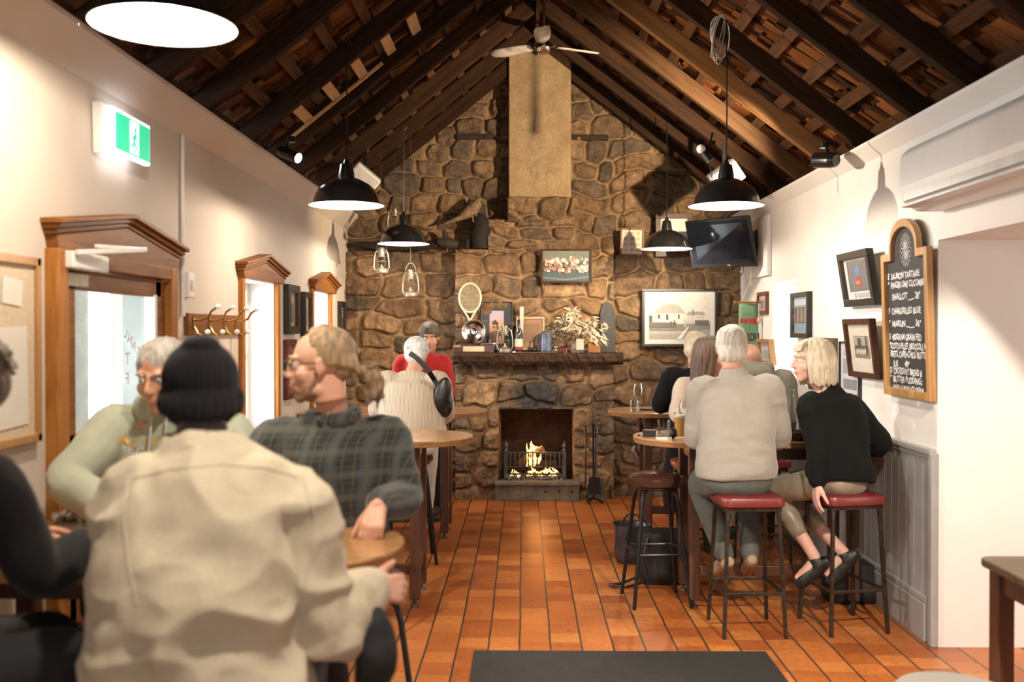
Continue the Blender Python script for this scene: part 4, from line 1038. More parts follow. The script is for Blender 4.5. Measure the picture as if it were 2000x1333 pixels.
# ================================================================ mantel shelf and what stands on it
MY = 9.44; MZ = P(1050, 689, MY).z      # top of shelf
x0, x1 = P(887, 700, MY).x, P(1215, 700, MY).x
t = thing('mantel_shelf', 'rough dark timber slab mantel shelf above the fire', 'mantel shelf', ((x0+x1)/2, 9.44, MZ))
mb = MB(); nx, L = 60, x1-x0; rr = random.Random(4)
prof = [(-.115, 0), (-.125, -.03), (-.12, -.08), (-.10, -.112), (.12, -.112), (.12, 0)]; n = len(prof); vs = []
for i in range(nx+1):
    for y, z in prof:
        k = .0 if z == 0 and y > -.1 else 1
        vs.append(V((-L/2 + L*i/nx, y + k*rr.uniform(-.007, .007), z + (rr.uniform(-.006, .006) if z < -.01 else 0))))
fs = [(i*n+k, i*n+(k+1) % n, (i+1)*n+(k+1) % n, (i+1)*n+k) for i in range(nx) for k in range(n)] + [tuple(range(n)), tuple(nx*n+k for k in range(n))]
mb.add(vs, fs); mb.build('slab', wood('charred_slab', (.009, .005, .004), (.055, .026, .014), 'X', .5, s=1.5, bmp=.9), t)
MZT = MZ
def mp(px, Y=MY): return P(px, 690, Y).x
u = K/MY
def pz(py, Y=MY): return P(1000, py, Y).z
# tennis racket
t = thing('tennis_racket', 'old white wooden tennis racket standing behind the hubcap', 'tennis racket', (mp(918, 9.5), 9.50, MZT))
cz = pz(582, 9.5)-MZT; rx, rz_ = 21.5/u, 28.5/u; mb = MB()
mb.tube([V((rx*math.cos(a), 0, cz + rz_*math.sin(a))) for a in [2*PI*k/40 for k in range(40)]], .0095, 8, closed=True)
mb.tube([V((-rx*.8, 0, cz-rz_*.62)), V((-.035, 0, cz-rz_*1.15)), V((-.012, 0, cz-rz_*1.45)), V((0, 0, cz-rz_*1.7))], .009, 8); mb.tube([V((rx*.8, 0, cz-rz_*.62)), V((.035, 0, cz-rz_*1.15)), V((.012, 0, cz-rz_*1.45)), V((0, 0, cz-rz_*1.7))], .009, 8)
mb.build('head_frame', plain('racket_white', (.62, .56, .45), .4, var=.1), t, True)
mb = MB(); mb.bar((0, 0, cz-rz_*1.5), (.01, .0, .0), .028, .024, up=(0, 1, 0)); mb.build('handle', plain('racket_grip', (.55, .5, .42), .6), t, bevel=.003)
mb = MB()
for k in range(-8, 9):
    x = rx*k/9; z = rz_*math.sqrt(max(0, 1-(x/rx)**2)); mb.tube([V((x, 0, cz-z)), V((x, 0, cz+z))], .0018, 4)
for k in range(-10, 11):
    z = rz_*k/11; x = rx*math.sqrt(max(0, 1-(z/rz_)**2)); mb.tube([V((-x, .001, cz+z)), V((x, .001, cz+z))], .0018, 4)
mb.build('strings', plain('racket_strings', (.5, .42, .28), .6), t)
# plaque box and hubcap
t = thing('trophy_base', 'dark wooden plinth with an engraved plate at the left end of the mantel', 'plinth', (mp(926), 9.40, MZT))
hw = 40/u; mb = MB(); mb.box((0, 0, .0365), (2*hw, .10, .073)); mb.build('plinth', wood('plinth_wood', (.03, .012, .008), (.08, .03, .02), 'X', .3, coat=.3), t, bevel=.004)
mb = MB(); mb.box((-.0, -.051, .036), (.20, .003, .05)); mb.build('engraved_plate', plain('pale_brass', (.6, .5, .33), .35, .8), t, bevel=.001)
mb = MB(); mb.box((-.155, -.051, .062), (.065, .003, .015)); mb.build('small_plate', plain('pale_brass2', (.45, .38, .25), .35, .8), t)
t = thing('hubcap', 'round chrome hubcap propped on the dark plinth', 'hubcap', (mp(926), 9.385, MZT+.073)); r_ = 24.5/u
mb = MB(); m = Euler((R(90-8), 0, 0)).to_matrix(); prof = [(.001, .028), (.018, .03), (.03, .026), (.034, .016), (.05, .02), (.075, .03), (.09, .022), (r_-.012, .012), (r_-.004, .014), (r_, .006), (r_-.006, 0), (.001, 0)]
mb.lathe(prof, (0, 0, r_+.001), 48, m); mb.build('disc', M['chrome'], t, True)
mb = MB(); mb.lathe([(.030, .028), (.036, .024), (.038, .018)], (0, 0, r_+.001), 32, m); mb.build('dark_ring', M['black_metal'], t, True)
t = thing('spanner', 'chrome spanner lying on the plinth behind the lantern', 'spanner', (mp(952), 9.37, MZT+.075)); mb = MB(); mb.bar((-.06, 0, .006), (.06, -.01, .012), .016, .008); mb.cyl((.07, -.01, .004), (.07, -.01, .018), .014); mb.build('spanner_body', M['chrome'], t, bevel=.002)
# black framed camels photo
w_, h_ = 64/u, 101/u
art = [BG((.30, .24, .30)), ((.42, .33, .42), rc(-1, .45, 1, 1)), ((.45, .30, .22), rc(-1, 0.1, 1, .45)), ((.34, .2, .13), rc(-1, -1, 1, .1))]
for x, y, s in ((-.5, .25, .16), (-.2, .3, .2), (.1, .22, .15), (.1, .0, .14), (.3, -.15, .1), (-.35, -.02, .1), (.45, -.4, .16)): art.append(((.05, .035, .03), [(x + s*math.cos(k*PI/4), y + s*.8*math.sin(k*PI/4)) for k in range(8)]))
picture('framed_photograph', 'wide dark-bordered sunset photo standing on the mantel behind the lantern', 'picture', backplane(970, 639.5, 9.55, R(-6)), w_, h_, .012, art, M['black_frame'], .02, .075, plain('mount_dark', (.035, .045, .05), .7))

def lantern(label, loc, H=.27, mat=None, hang=False, group=None):
    s = H/.27; t = thing('hurricane_lantern', label, 'lantern', loc, 0, group); mt = mat or M['pewter']; Q = lambda pr: [(a*s, b*s) for a, b in pr]
    mb = MB(); mb.lathe(Q([(.001, 0), (.062, 0), (.065, .008), (.064, .03), (.05, .045), (.024, .052), (.022, .062), (.001, .065)]), seg=28); mb.build('fuel_tank', mt, t, True)
    mb = MB(); mb.lathe(Q([(.03, .06), (.042, .08), (.046, .11), (.038, .14), (.03, .158)]), seg=24); mb.build('glass_globe', M['glass'], t, True)
    mb = MB(); mb.lathe(Q([(.034, .156), (.036, .165), (.03, .172), (.03, .185), (.042, .19), (.042, .2), (.027, .205), (.027, .225), (.034, .23), (.03, .245), (.001, .25)]), seg=24); mb.build('chimney_cap', mt, t, True)
    for sx in (-1, 1):
        mb = MB(); mb.tube([V((sx*.058*s, 0, .02*s)), V((sx*.074*s, 0, .06*s)), V((sx*.07*s, 0, .13*s)), V((sx*.058*s, 0, .2*s)), V((sx*.03*s, 0, .222*s))], .0065*s, 8); mb.build('side_tube', mt, t, True)
    mb = MB(); mb.tube([V((.052*s*math.cos(a), .01, (.2 + (.11 if hang else .03)*math.sin(a))*s)) for a in [PI*k/12 for k in range(13)]], .002, 5)
    mb.tube([V((.047*s*math.cos(2*PI*k/16), .047*s*math.sin(2*PI*k/16), .115*s)) for k in range(16)], .0018, 4, closed=True); mb.build('wire_bail', mt, t, True)
    mb = MB(); mb.cyl((0, 0, .06*s), (0, 0, .085*s), .012*s, .005*s, 10); mb.build('burner', M['brass'], t, True)
    return t
lantern('silver hurricane lantern standing on the mantel', (mp(986, 9.38), 9.38, MZT), 57/u)
# bottle + upright pale knife-like blade
def bottle(t, prof, mat, name='glass_body'):
    mb = MB(); mb.lathe(prof, seg=24); return mb.build(name, mat, t, True)
t = thing('wine_bottle', 'dark red wine bottle with a pale label on the mantel', 'bottle', (mp(1013, 9.39), 9.39, MZT)); H = 64/u
bottle(t, [(.001, 0), (.037, 0), (.039, .01), (.039, H*.56), (.034, H*.64), (.017, H*.76), (.0145, H*.8), (.0145, H*.97), (.016, H*.98), (.016, H), (.001, H)], plain('dark_bottle_glass', (.014, .012, .008), .08, coat=1))
mb = MB(); mb.lathe([(.0396, H*.1), (.0396, H*.16)], seg=24); mb.build('red_band', plain('label_red', (.3, .01, .02), .5), t, True)
mb = MB(); mb.lathe([(.0396, H*.18), (.0396, H*.42)], seg=24); mb.build('label', plain('label_cream', (.55, .5, .38), .6), t, True)
t = thing('letter_knife', 'pale flat blade standing upright behind the wine bottle', 'blade', (mp(1017, 9.47), 9.47, MZT)); mb = MB(); mb.bar((0, 0, 0), (.012, 0, 90/u), .004, .036, up=(1, 0, 0)); o = mb.build('blade', plain('bone', (.5, .46, .4), .5), t, bevel=.001)
# framed brown document
w_, h_ = 56/u, 66/u
picture('framed_document', 'pale-framed brown document standing mid mantel behind the pewter mug', 'picture', backplane(1036, 652, 9.50, R(-6)), w_, h_, .022, [BG((.28, .16, .09)), ((.2, .11, .06), rc(-.8, -.6, .8, .7)), ((.24, .14, .08), rc(-.8, .1, .8, .2))], plain('pale_gilt', (.40, .32, .2), .4), .02)
# blue-grey mug, small things, tray rail
t = thing('pewter_mug', 'blue-grey glazed mug with a handle on the mantel', 'mug', (mp(1066, 9.38), 9.38, MZT+.012)); r_, H = 12/u, 35/u
mb = MB(); mb.lathe([(.001, 0), (r_*.98, 0), (r_, .01), (r_*.97, H*.5), (r_*.9, H*.95), (r_*.93, H), (r_*.85, H*.97), (r_*.85, .02), (.001, .015)], seg=28); mb.build('mug_body', plain('blue_glaze', (.07, .09, .16), .2, var=.4, scale=20, coat=.6), t, True)
mb = MB(); mb.tube([V((-r_*.9, 0, H*.85)), V((-r_*1.5, 0, H*.75)), V((-r_*1.6, 0, H*.45)), V((-r_*.95, 0, H*.15))], .005, 8); mb.build('handle', plain('blue_glaze2', (.07, .09, .15), .2), t, True)
mb = MB(); mb.ell((0, 0, H+.0), (r_*.8, r_*.8, .025)); mb.build('lid', M['iron'], t, True)
t = thing('mantel_tray', 'thin dark tray with a metal rim lying along the mantel', 'tray', (mp(1048, 9.37), 9.37, MZT)); mb = MB(); mb.box((0, 0, .005), (84/u, .09, .010)); mb.build('tray_base', wood('tray_wood', (.05, .02, .012), (.1, .045, .025), 'X', .4), t)
mb = MB(); mb.cyl((-40/u, -.047, .004), (40/u, -.047, .004), .004); mb.build('rim', M['chrome'], t, True)
for px, lab in ((1004, 'chrome bell-shaped knob at the left end of the mantel tray'), (1086, 'chrome tap-like knob at the right end of the mantel tray')):
    t = thing('brass_knob', lab, 'ornament', (mp(px, 9.33), 9.33, MZT)); mb = MB(); mb.lathe([(.001, 0), (.018, 0), (.02, .012), (.012, .022), (.011, .035), (.018, .045), (.017, .058), (.008, .066), (.001, .068)] if px > 1050 else [(.001, 0), (.016, 0), (.017, .012), (.01, .022), (.001, .026)], seg=16); mb.build('knob_body', M['chrome'], t, True)
t = thing('black_ornament', 'small black lump beside the blue mug on the mantel tray', 'ornament', (mp(1040, 9.39), 9.39, MZT+.01)); mb = MB(); mb.ell((0, 0, .018), (.045, .03, .02)); mb.ell((-.03, 0, .025), (.02, .02, .022)); mb.ell((.03, 0, .022), .018); mb.build('ornament_body', M['black_metal'], t, True)
# dried foliage in a glass block vase, wood block, dark board
def leaf(mb, p, d, L, w, n):
    d = d.normalized(); s = d.cross(n)
    if s.length < .01: s = V((1, 0, 0))
    s.normalize(); b = n*.15*L
    a, m1, m2, e = p, p + d*L*.35 + b*.5, p + d*L*.7 + b*.3, p + d*L - b*.4
    mb.add([a, m1 + s*w, m1 - s*w, m2 + s*w*.8, m2 - s*w*.8, e], [(0, 1, 2), (1, 3, 4, 2), (3, 5, 4)])
t = thing('dried_gum_leaves', 'bunch of dried pale gum leaves in a square glass on the mantel', 'dried foliage', (mp(1130, 9.36), 9.36, MZT)); rr = random.Random(11); mb = MB(); sm = MB()
for br in range(9):
    a = rr.uniform(-1.0, 1.1); H = rr.uniform(.25, .43); p0 = V((0, 0, .06)); tip = V((.10*a + (.14 if br % 3 == 0 else 0), rr.uniform(-.06, .05), H)); droop = V((.12*a + (.16 if a > 0 else -.04), 0, -.12*rr.random()))
    pts = [p0, p0.lerp(tip, .5) + V((0, 0, .03)), tip, tip + droop]; sm.tube(pts, .0022, 4)
    for k in range(15):
        q = rr.uniform(.35, 1); seg = q*3; i = min(2, int(seg)); p = pts[i].lerp(pts[i+1], seg-i)
        leaf(mb, p, V((rr.uniform(-1, 1), rr.uniform(-.6, .6), rr.uniform(-1.1, .5))), rr.uniform(.05, .095), rr.uniform(.004, .0085), V((rr.uniform(-.4, .4), -1, rr.uniform(-.4, .4))).normalized())
for k in range(34):
    p = V((rr.uniform(.1, .22), rr.uniform(-.05, .04), rr.uniform(.10, .22))); leaf(mb, p, V((rr.uniform(.2, 1.3), rr.uniform(-.3, .3), rr.uniform(-1.2, .0))), rr.uniform(.06, .11), .006, V((0, -1, .2)).normalized())
mb.build('leaves', plain('dry_leaf', (.50, .45, .33), .6, var=.3, scale=20), t); sm.build('stems', plain('dry_stem', (.2, .14, .08), .8), t)
t = thing('square_glass_vase', 'square clear glass holding the dried gum leaves', 'vase', (mp(1128, 9.36), 9.36, MZT)); hw = 13/u; mb = MB()
for c, d in (((0, -hw*.7, .06), (2*hw, .006, .12)), ((0, hw*.7, .06), (2*hw, .006, .12)), ((-hw, 0, .06), (.006, hw*1.4, .12)), ((hw, 0, .06), (.006, hw*1.4, .12)), ((0, 0, .006), (2*hw, hw*1.4, .012))): mb.box(c, d)
mb.build('glass_body', M['glass'], t)
mb = MB(); mb.box((0.02, -hw*.7-.005, .08), (1.1*hw, .002, .10)); mb.cyl((.02, -hw*.7-.006, .105), (.02, -hw*.7-.0085, .105), .021); mb.build('label', plain('vase_label', (.42, .36, .3), .6), t)
t = thing('glass_vase', 'smaller glass of twigs between the blue mug and the gum leaves', 'vase', (mp(1088, 9.45), 9.45, MZT)); mb = MB(); mb.lathe([(.001, 0), (.03, 0), (.032, .06), (.022, .12), (.024, .16)], seg=20); mb.build('glass_body', M['glass'], t, True)
mb = MB(); sm = MB()
for br in range(7):
    tip = V((rr.uniform(-.10, .12), rr.uniform(-.05, .03), rr.uniform(.2, .38))); sm.tube([V((0, 0, .03)), tip*.5 + V((0, 0, .04)), tip], .0018, 4)
    for k in range(9): leaf(mb, V((0, 0, .05)).lerp(tip, rr.uniform(.4, 1)), V((rr.uniform(-1, 1), rr.uniform(-.5, .5), rr.uniform(-.5, .8))), rr.uniform(.03, .05), .006, V((0, -1, .2)))
sm.build('twigs', plain('twig', (.15, .09, .05), .8), t); mb.build('leaves', plain('olive_leaf', (.16, .15, .10), .7, var=.3), t)
t = thing('wooden_block', 'small orange-brown wooden block box on the mantel under the dried leaves', 'box', (mp(1160, 9.38), 9.38, MZT)); mb = MB(); mb.box((0, 0, .045), (24/u, .09, .09)); mb.build('box_body', wood('block_wood', (.14, .06, .02), (.28, .13, .05), 'X', .4), t, bevel=.004); mb = MB(); mb.box((0, 0, .094), (20/u, .075, .012)); mb.build('lid', M['brown_frame'], t)
t = thing('slate_board', 'tall dark board leaning at the right end of the mantel', 'board', (mp(1187, 9.52), 9.52, MZT)); mb = MB(); hw = 15/u
mb.prism([(-hw, 0), (hw, 0), (hw, 74/u), (hw*.6, 92/u), (0, 101/u), (-hw*.7, 96/u), (-hw, 80/u)], .03, lambda a, b, w: V((a, w, b))); mb.build('board_body', plain('slate', (.03, .03, .028), .6, var=.4, scale=12, bmp=.3), t, bevel=.004)
t = thing('red_glass', 'small dark red candle glass beside the square vase', 'candle glass', (mp(1103, 9.36), 9.36, MZT)); mb = MB(); mb.lathe([(.001, 0), (.028, 0), (.03, .045), (.026, .045), (.001, .03)], seg=20); mb.build('glass_body', plain('red_glass', (.12, .008, .006), .1, coat=1), t, True)

# ================================================================ fire
t = thing('fire_grate', 'cast iron fire basket with turned balusters and urn finials', 'fire grate', (.128, 9.60, 0))
gx0, gx1 = P(988, 900, 9.62).x-.128, P(1102, 900, 9.62).x-.128
def gz(py): return P(1045, py, 9.62).z
mb = MB()
for z in (gz(884), gz(912)): mb.bar((gx0, 0, z), (gx1, 0, z), .022, .012)
mb.build('front_rail', M['iron'], t, bevel=.002)
for x in (gx0, gx1):
    mb = MB(); mb.box((x, 0, (gz(880)+.19)/2+.0), (.035, .03, gz(880)-.19)); mb.lathe([(.022, 0), (.012, .012), (.01, .02), (.016, .03), (.019, .045), (.014, .062), (.007, .07), (.009, .078), (.003, .09), (.001, .095)], (x, 0, gz(880)), 12); mb.build('corner_post', M['iron'], t, True)
n = 12; gw = (gx1-gx0)
for k in range(n):
    x = gx0 + gw*(k+1)/(n+1); z0, z1 = gz(912), gz(884); mb = MB(); hh = z1-z0
    mb.lathe([(.005, 0), (.009, hh*.15), (.006, hh*.3), (.009, hh*.5), (.005, hh*.52), (.006, hh*.7), (.009, hh*.85), (.005, hh)], (x, 0, z0), 8); mb.build('baluster', M['iron'], t, True)
mb = MB()
for k in range(9): mb.bar((gx0 + gw*k/8, 0, .25), (gx0 + gw*k/8, .30, .24), .014, .014)
mb.bar((gx0, .3, .24), (gx1, .3, .24), .016, .016); mb.bar((gx0, .02, .235), (gx1, .02, .235), .016, .016)
for x in (gx0, gx1):
    for y in (.02, .30): mb.box((x, y, .21), (.02, .02, .08))
    mb.bar((x, 0, gz(912)), (x, .3, gz(912)), .016, .012)
mb.build('basket_bars', M['iron'], t)
char = plain('charred_wood', (.02, .014, .01), .85, var=.6, scale=20, bmp=.8); barkm = wood('split_log', (.10, .06, .035), (.24, .16, .1), 'X', .8)
for i, (p, q, r_, mt, lab) in enumerate((((-.10, .12, .30), (.20, .16, .31), .045, char, 'charred log lying low in the burning fire'), ((-.17, .20, .31), (.06, .10, .47), .038, barkm, 'pale split log leaning up to the left of the flames'), ((.22, .22, .34), (-.02, .12, .42), .036, char, 'dark log leaning behind the flames on the right'))):
    mb = MB(); p = V(p) + V((.128, 9.6, 0)); q = V(q) + V((.128, 9.6, 0)); mb.tube([p, p.lerp(q, .5) + V((0, .01, .008)), q], [r_, r_*1.05, r_*.9], 7); tag(mb.build('firewood_log', mt, None), lab, 'log')
mb = MB(); rr = random.Random(3)
for k in range(150):
    a = rr.uniform(gx0, gx1) + .128; y = 9.6 + rr.uniform(-.03, .25); s = rr.uniform(.008, .02); mb.ell((a, y, .185 + rr.uniform(0, .03)), (s*1.3, s, s*.7), (rr.random(), rr.random(), 0), 6, 4)
tag(mb.build('ash_bed', plain('ash', (.20, .18, .16), .95, var=.7, scale=50), None), 'bed of grey ash and cinders under the fire grate', 'ash', kind='stuff')
def flame_mat():
    m, nt, b = nodes('flame'); lw = nt.nodes.new('ShaderNodeLayerWeight'); lw.inputs[0].default_value = .5
    c = ramp(nt, lw.outputs['Facing'], [(0, (1, .62, .22)), (.5, (1, .32, .06)), (1, (.9, .10, .01))])
    em = nt.nodes.new('ShaderNodeEmission'); link(nt, c, em.inputs[0]); em.inputs[1].default_value = 3.2
    tr = nt.nodes.new('ShaderNodeBsdfTransparent'); mx = nt.nodes.new('ShaderNodeMixShader')
    link(nt, ramp(nt, lw.outputs['Facing'], [(.35, (0,)*3), (.95, (.92,)*3)]), mx.inputs[0]); link(nt, em.outputs[0], mx.inputs[1]); link(nt, tr.outputs[0], mx.inputs[2])
    link(nt, mx.outputs[0], nt.nodes['Material Output'].inputs[0]); return m
mb = MB(); rr = random.Random(9)
def tongue(px, pyb, pyt, w, Y):
    b = P(px, pyb, Y); h = P(px, pyt, Y).z - b.z; sw = rr.uniform(-.035, .035); pts = []; rs = []
    for i in range(9):
        q = i/8; pts.append(b + V((sw*q*q*1.2 + .012*math.sin(q*7+px), .006*math.sin(q*5), h*q))); rs.append(max(.0012, w*(math.sin(PI*min(1, q*1.25+.14))**.8 if q < .6 else .80*(1-q)**.8/.4**.8*.8)))
    mb.tube(pts, rs, 10)
for px in (1030, 1036, 1042, 1048, 1053, 1040): tongue(px, 913, rr.uniform(866, 886), rr.uniform(.015, .03), 9.70 + rr.uniform(-.03, .05))
tongue(1043, 885, 862, .03, 9.74); tongue(1052, 890, 872, .025, 9.74); tongue(1034, 890, 874, .02, 9.72)
for px in (1000, 1005, 1010, 1015): tongue(px, 934, rr.uniform(916, 924), .014, 9.64)
for px in (1030, 1040, 1050, 1058, 1066, 1074, 1080, 1086): tongue(px, 929, rr.uniform(912, 921), .018, 9.66)
tag(mb.build('fire', flame_mat(), None, True), 'orange flames burning in the hearth', 'fire', kind='stuff')
l = bpy.data.lights.new('fire_light', 'POINT'); l.energy = 5; l.color = (1, .36, .10); l.shadow_soft_size = .08; lo = bpy.data.objects.new('fire_light', l); COL.objects.link(lo); lo.location = (.15, 9.72, .50)
# fire tools
t = thing('fire_tools', 'set of black fire irons on a stand right of the hearth', 'fire tools', (P(1158, 968, 9.35).x, 9.35, 0)); Q = lambda px, py, Y=9.35: P(px, py, Y)-t.location
mb = MB(); mb.tube([Q(1160, 975), Q(1158, 832)], .010, 10); mb.ell(Q(1158, 829), .02)
for a in (0, 120, 240): mb.tube([V((0, 0, .05)), V((.06*math.cos(R(a)), .06*math.sin(R(a)), .03)), V((.10*math.cos(R(a)), .10*math.sin(R(a)), .008))], .010, 8)
mb.tube([Q(1142, 853), Q(1168, 853)], .006, 8); mb.build('stand', M['black_metal'], t, True)
for px, lab in ((1144, 'poker'), (1166, 'brush'), (1163, 'shovel')):
    mb = MB(); mb.tube([Q(px, 930, 9.31), Q(px, 848, 9.33)], .006, 8); mb.lathe([(.004, 0), (.014, .01), (.008, .03), (.013, .05), (.008, .065), (.012, .075), (.001, .085)], Q(px, 849, 9.33), 10)
    if lab == 'shovel': mb.prism([(-.05, 0), (.05, 0), (.06, -.16), (-.06, -.16)], .012, lambda u_, v_, w: Q(1161, 933, 9.29) + V((u_, w, v_)))
    if lab == 'brush': mb.prism([(-.03, 0), (.03, 0), (.075, -.2), (-.02, -.2)], .04, lambda u_, v_, w: Q(1170, 935, 9.36) + V((u_, w, v_)))
    if lab == 'poker': mb.tube([Q(1144, 930, 9.31), Q(1142, 958, 9.31), Q(1148, 960, 9.31)], .006, 8)
    mb.build(lab, M['black_metal'] if lab != 'brush' else plain('bristles', (.1, .09, .07), .9), t)
# stuffed bird, driftwood, hanging lanterns, dark ledge objects
by = 9.62; t = thing('stuffed_bird', 'long-tailed stuffed bird perched on a driftwood stump on the stone ledge', 'bird', tuple(P(925, 430, by))); Q = lambda px, py, Y=by: P(px, py, Y)-t.location
mb = MB(); mb.tube([Q(868, 437), Q(885, 431), Q(900, 425), Q(913, 416), Q(925, 408), Q(932, 399), Q(936, 391), Q(938, 386)], [.008, .018, .03, .055, .062, .045, .036, .006], 12); mb.ell(Q(936, 393), (.04, .045, .038)); mb.tube([Q(938, 393, by-.03), Q(944, 396, by-.06)], [.012, .003], 8); mb.tube([Q(930, 418), Q(932, 432)], .008, 6); mb.tube([Q(922, 420), Q(925, 434)], .008, 6)
mb.build('plumage', plain('feathers', (.20, .13, .07), .8, var=.5, scale=30, bmp=.4), t, True)
t = thing('driftwood_stump', 'dark driftwood stump under the stuffed bird on the chimney ledge', 'driftwood', tuple(P(935, 484, 9.66))); Q = lambda px, py, Y=9.66: P(px, py, Y)-t.location
mb = MB(); mb.tube([Q(938, 486), Q(938, 460), Q(942, 440), Q(936, 424), Q(930, 418)], [.085, .10, .095, .065, .02], 12); mb.tube([Q(912, 486), Q(914, 470), Q(925, 462)], [.028, .022, .02], 8); mb.build('stump', plain('driftwood', (.014, .010, .008), .8, var=.5, scale=18, bmp=.7), t, True)
t = thing('carved_log', 'dark knotty log lying on the ledge left of the stuffed bird', 'driftwood', tuple(P(873, 484, 9.72))); Q = lambda px, py, Y=9.70: P(px, py, Y)-t.location
mb = MB(); mb.tube([Q(855, 472), Q(866, 474), Q(880, 476), Q(895, 478)], [.03, .05, .055, .03], 10); mb.tube([Q(872, 474), Q(869, 460), Q(866, 448)], [.02, .028, .012], 8); mb.build('log', plain('driftwood2', (.035, .026, .018), .8, var=.5, scale=18, bmp=.7), t, True)
mb = MB(); rr = random.Random(8); xs_ = [P(px, 490, 9.74).x for px in (690, 720, 750, 780, 810, 840, 870)]
mb.tube([V((x, 9.74 + rr.uniform(-.02, .02), 2.455 + rr.uniform(-.02, .02))) for x in xs_], [.02, .035, .05, .04, .045, .035, .02], 8)
tag(mb.build('ledge_beam', plain('black_timber', (.022, .014, .01), .9, var=.5, scale=14, bmp=.7), None, True), 'blackened branch lying along the stone ledge behind the hanging lanterns', 'branch')
for (px, pyb, H, Y, lab) in ((745, 534, .25, 8.9, 'silver hurricane lantern hung lowest left, under the far left pendant'), (802, 580, .27, 9.1, 'silver hurricane lantern hung lowest, above the red-jumper man'), (771, 452, .24, 9.2, 'hurricane lantern hung highest, half hidden by the far left pendant')):
    p = P(px, pyb, Y); lt = lantern(lab, tuple(p), H, None, True)
    mb = MB(); mb.tube([V((0, 0, H*1.14)), V((0, 0, roofz(p.x)-p.z))], .0022, 5); mb.build('hanging_wire', M['iron'], lt)

# ================================================================ table-top things
TZ = .99
def onp(px, py, z=TZ): p = PZ(px, py, z); return (p.x, p.y, z)
def tumbler(label, loc, H=.10, r_=.036, liquid=None, group=None):
    t = thing('tumbler', label, 'glass', loc, 0, group); mb = MB(); mb.lathe([(.001, 0), (r_*.82, 0), (r_*.85, .005), (r_, H), (r_*.93, H), (r_*.78, .014), (.001, .012)], seg=12); mb.build('glass_body', M['glass'], t, True)
    if liquid: mb = MB(); mb.lathe([(.001, .014), (r_*.78, .014), (r_*.9, H*.86), (.001, H*.86)], seg=20); mb.build('drink', liquid, t, True)
    return t
def wineglass(label, loc, H=.22, wine=None):
    t = thing('wine_glass', label, 'glass', loc); mb = MB(); s = H/.22
    mb.lathe([(a*s, b*s) for a, b in [(.001, 0), (.033, .001), (.03, .004), (.006, .009), (.004, .03), (.004, .09), (.012, .10), (.033, .125), (.041, .155), (.038, .19), (.031, .22), (.029, .22), (.036, .19), (.039, .155), (.03, .125), (.001, .104)]], seg=24); mb.build('glass_body', M['glass'], t, True)
    if wine: mb = MB(); mb.lathe([(a*s, b*s) for a, b in [(.001, .106), (.03, .126), (.037, .15), (.001, .15)]], seg=20); mb.build('wine', wine, t, True)
    return t
water = glass('water', (.9, .93, .95)); beer = plain('beer', (.62, .32, .08), .15, coat=.8)
wineglass('tall wine glass on the far right table, left of the black coat', onp(1246, 803))
tumbler('water tumbler beside the wine glass on the far right table', onp(1239, 804), .085, .034, water)
t = thing('wallet', 'flat dark wallet lying on the far right table', 'wallet', onp(1266, 802)); mb = MB(); mb.box((0, 0, .008), (.12, .08, .016)); mb.build('leather', M['black_vinyl'], t, bevel=.004)
wineglass('wine glass left of the grey jumper on the near right table', onp(1338, 851), .21, water)
t = thing('beer_glass', 'full beer glass on the near right table touching the grey sleeve', 'glass', onp(1328, 857)); mb = MB(); H = .155; mb.lathe([(.001, 0), (.026, 0), (.028, .01), (.037, H), (.035, H), (.026, .012), (.001, .01)], seg=24); mb.build('glass_body', M['glass'], t, True); mb = MB(); mb.lathe([(.001, .012), (.0255, .012), (.034, H*.82), (.001, H*.82)], seg=24); mb.build('beer', beer, t, True); mb = MB(); mb.lathe([(.001, H*.82), (.034, H*.82), (.0348, H*.9), (.001, H*.9)], seg=24); mb.build('foam', plain('foam', (.8, .75, .62), .8), t, True)
tumbler('cut-glass water tumbler at the left end of the near right table', onp(1296, 853), .10, .038, water)
t = thing('card_box', 'small black box at the left tip of the near right table', 'box', onp(1268, 853)); mb = MB(); mb.box((0, 0, .02), (.075, .06, .04)); mb.build('box_body', M['black_vinyl'], t, bevel=.004)
t = thing('notebook', 'pale flat notebook in front of the tumbler', 'notebook', onp(1296, 858)); mb = MB(); mb.box((0, -.01, .009), (.085, .06, .018)); mb.build('pages', M['paper'], t); mb = MB(); mb.box((0, -.01, .020), (.09, .065, .004)); mb.build('cover', M['black_vinyl'], t)
t = thing('sunglasses_case', 'rounded black case beside the beer glass', 'case', onp(1314, 857)); mb = MB(); mb.ell((0, 0, .032), (.022, .035, .032)); mb.build('case_body', M['black_vinyl'], t, True)
t = thing('water_bottle', 'clear glass water bottle between the grey jumper and the blonde woman', 'bottle', (1.60, 5.95, TZ)); mb = MB(); mb.lathe([(.001, 0), (.036, 0), (.038, .02), (.038, .13), (.03, .16), (.014, .2), (.013, .27), (.015, .275), (.015, .285), (.001, .285)], seg=24); mb.build('glass_body', M['glass'], t, True)
t = thing('black_bowl', 'black bowl on the near right table before the blonde woman', 'bowl', (1.58, 5.78, TZ)); mb = MB(); mb.lathe([(.001, 0), (.05, 0), (.065, .02), (.085, .055), (.08, .055), (.06, .024), (.001, .01)], seg=28); mb.build('bowl_body', M['enamel'], t, True)
t = thing('side_plate', 'white plate with a folded napkin on the near right table', 'plate', (1.56, 6.05, TZ)); mb = MB(); mb.lathe([(.001, 0), (.07, 0), (.10, .012), (.10, .016), (.068, .006), (.001, .006)], seg=28); mb.build('plate_body', M['enamel_w'], t, True)
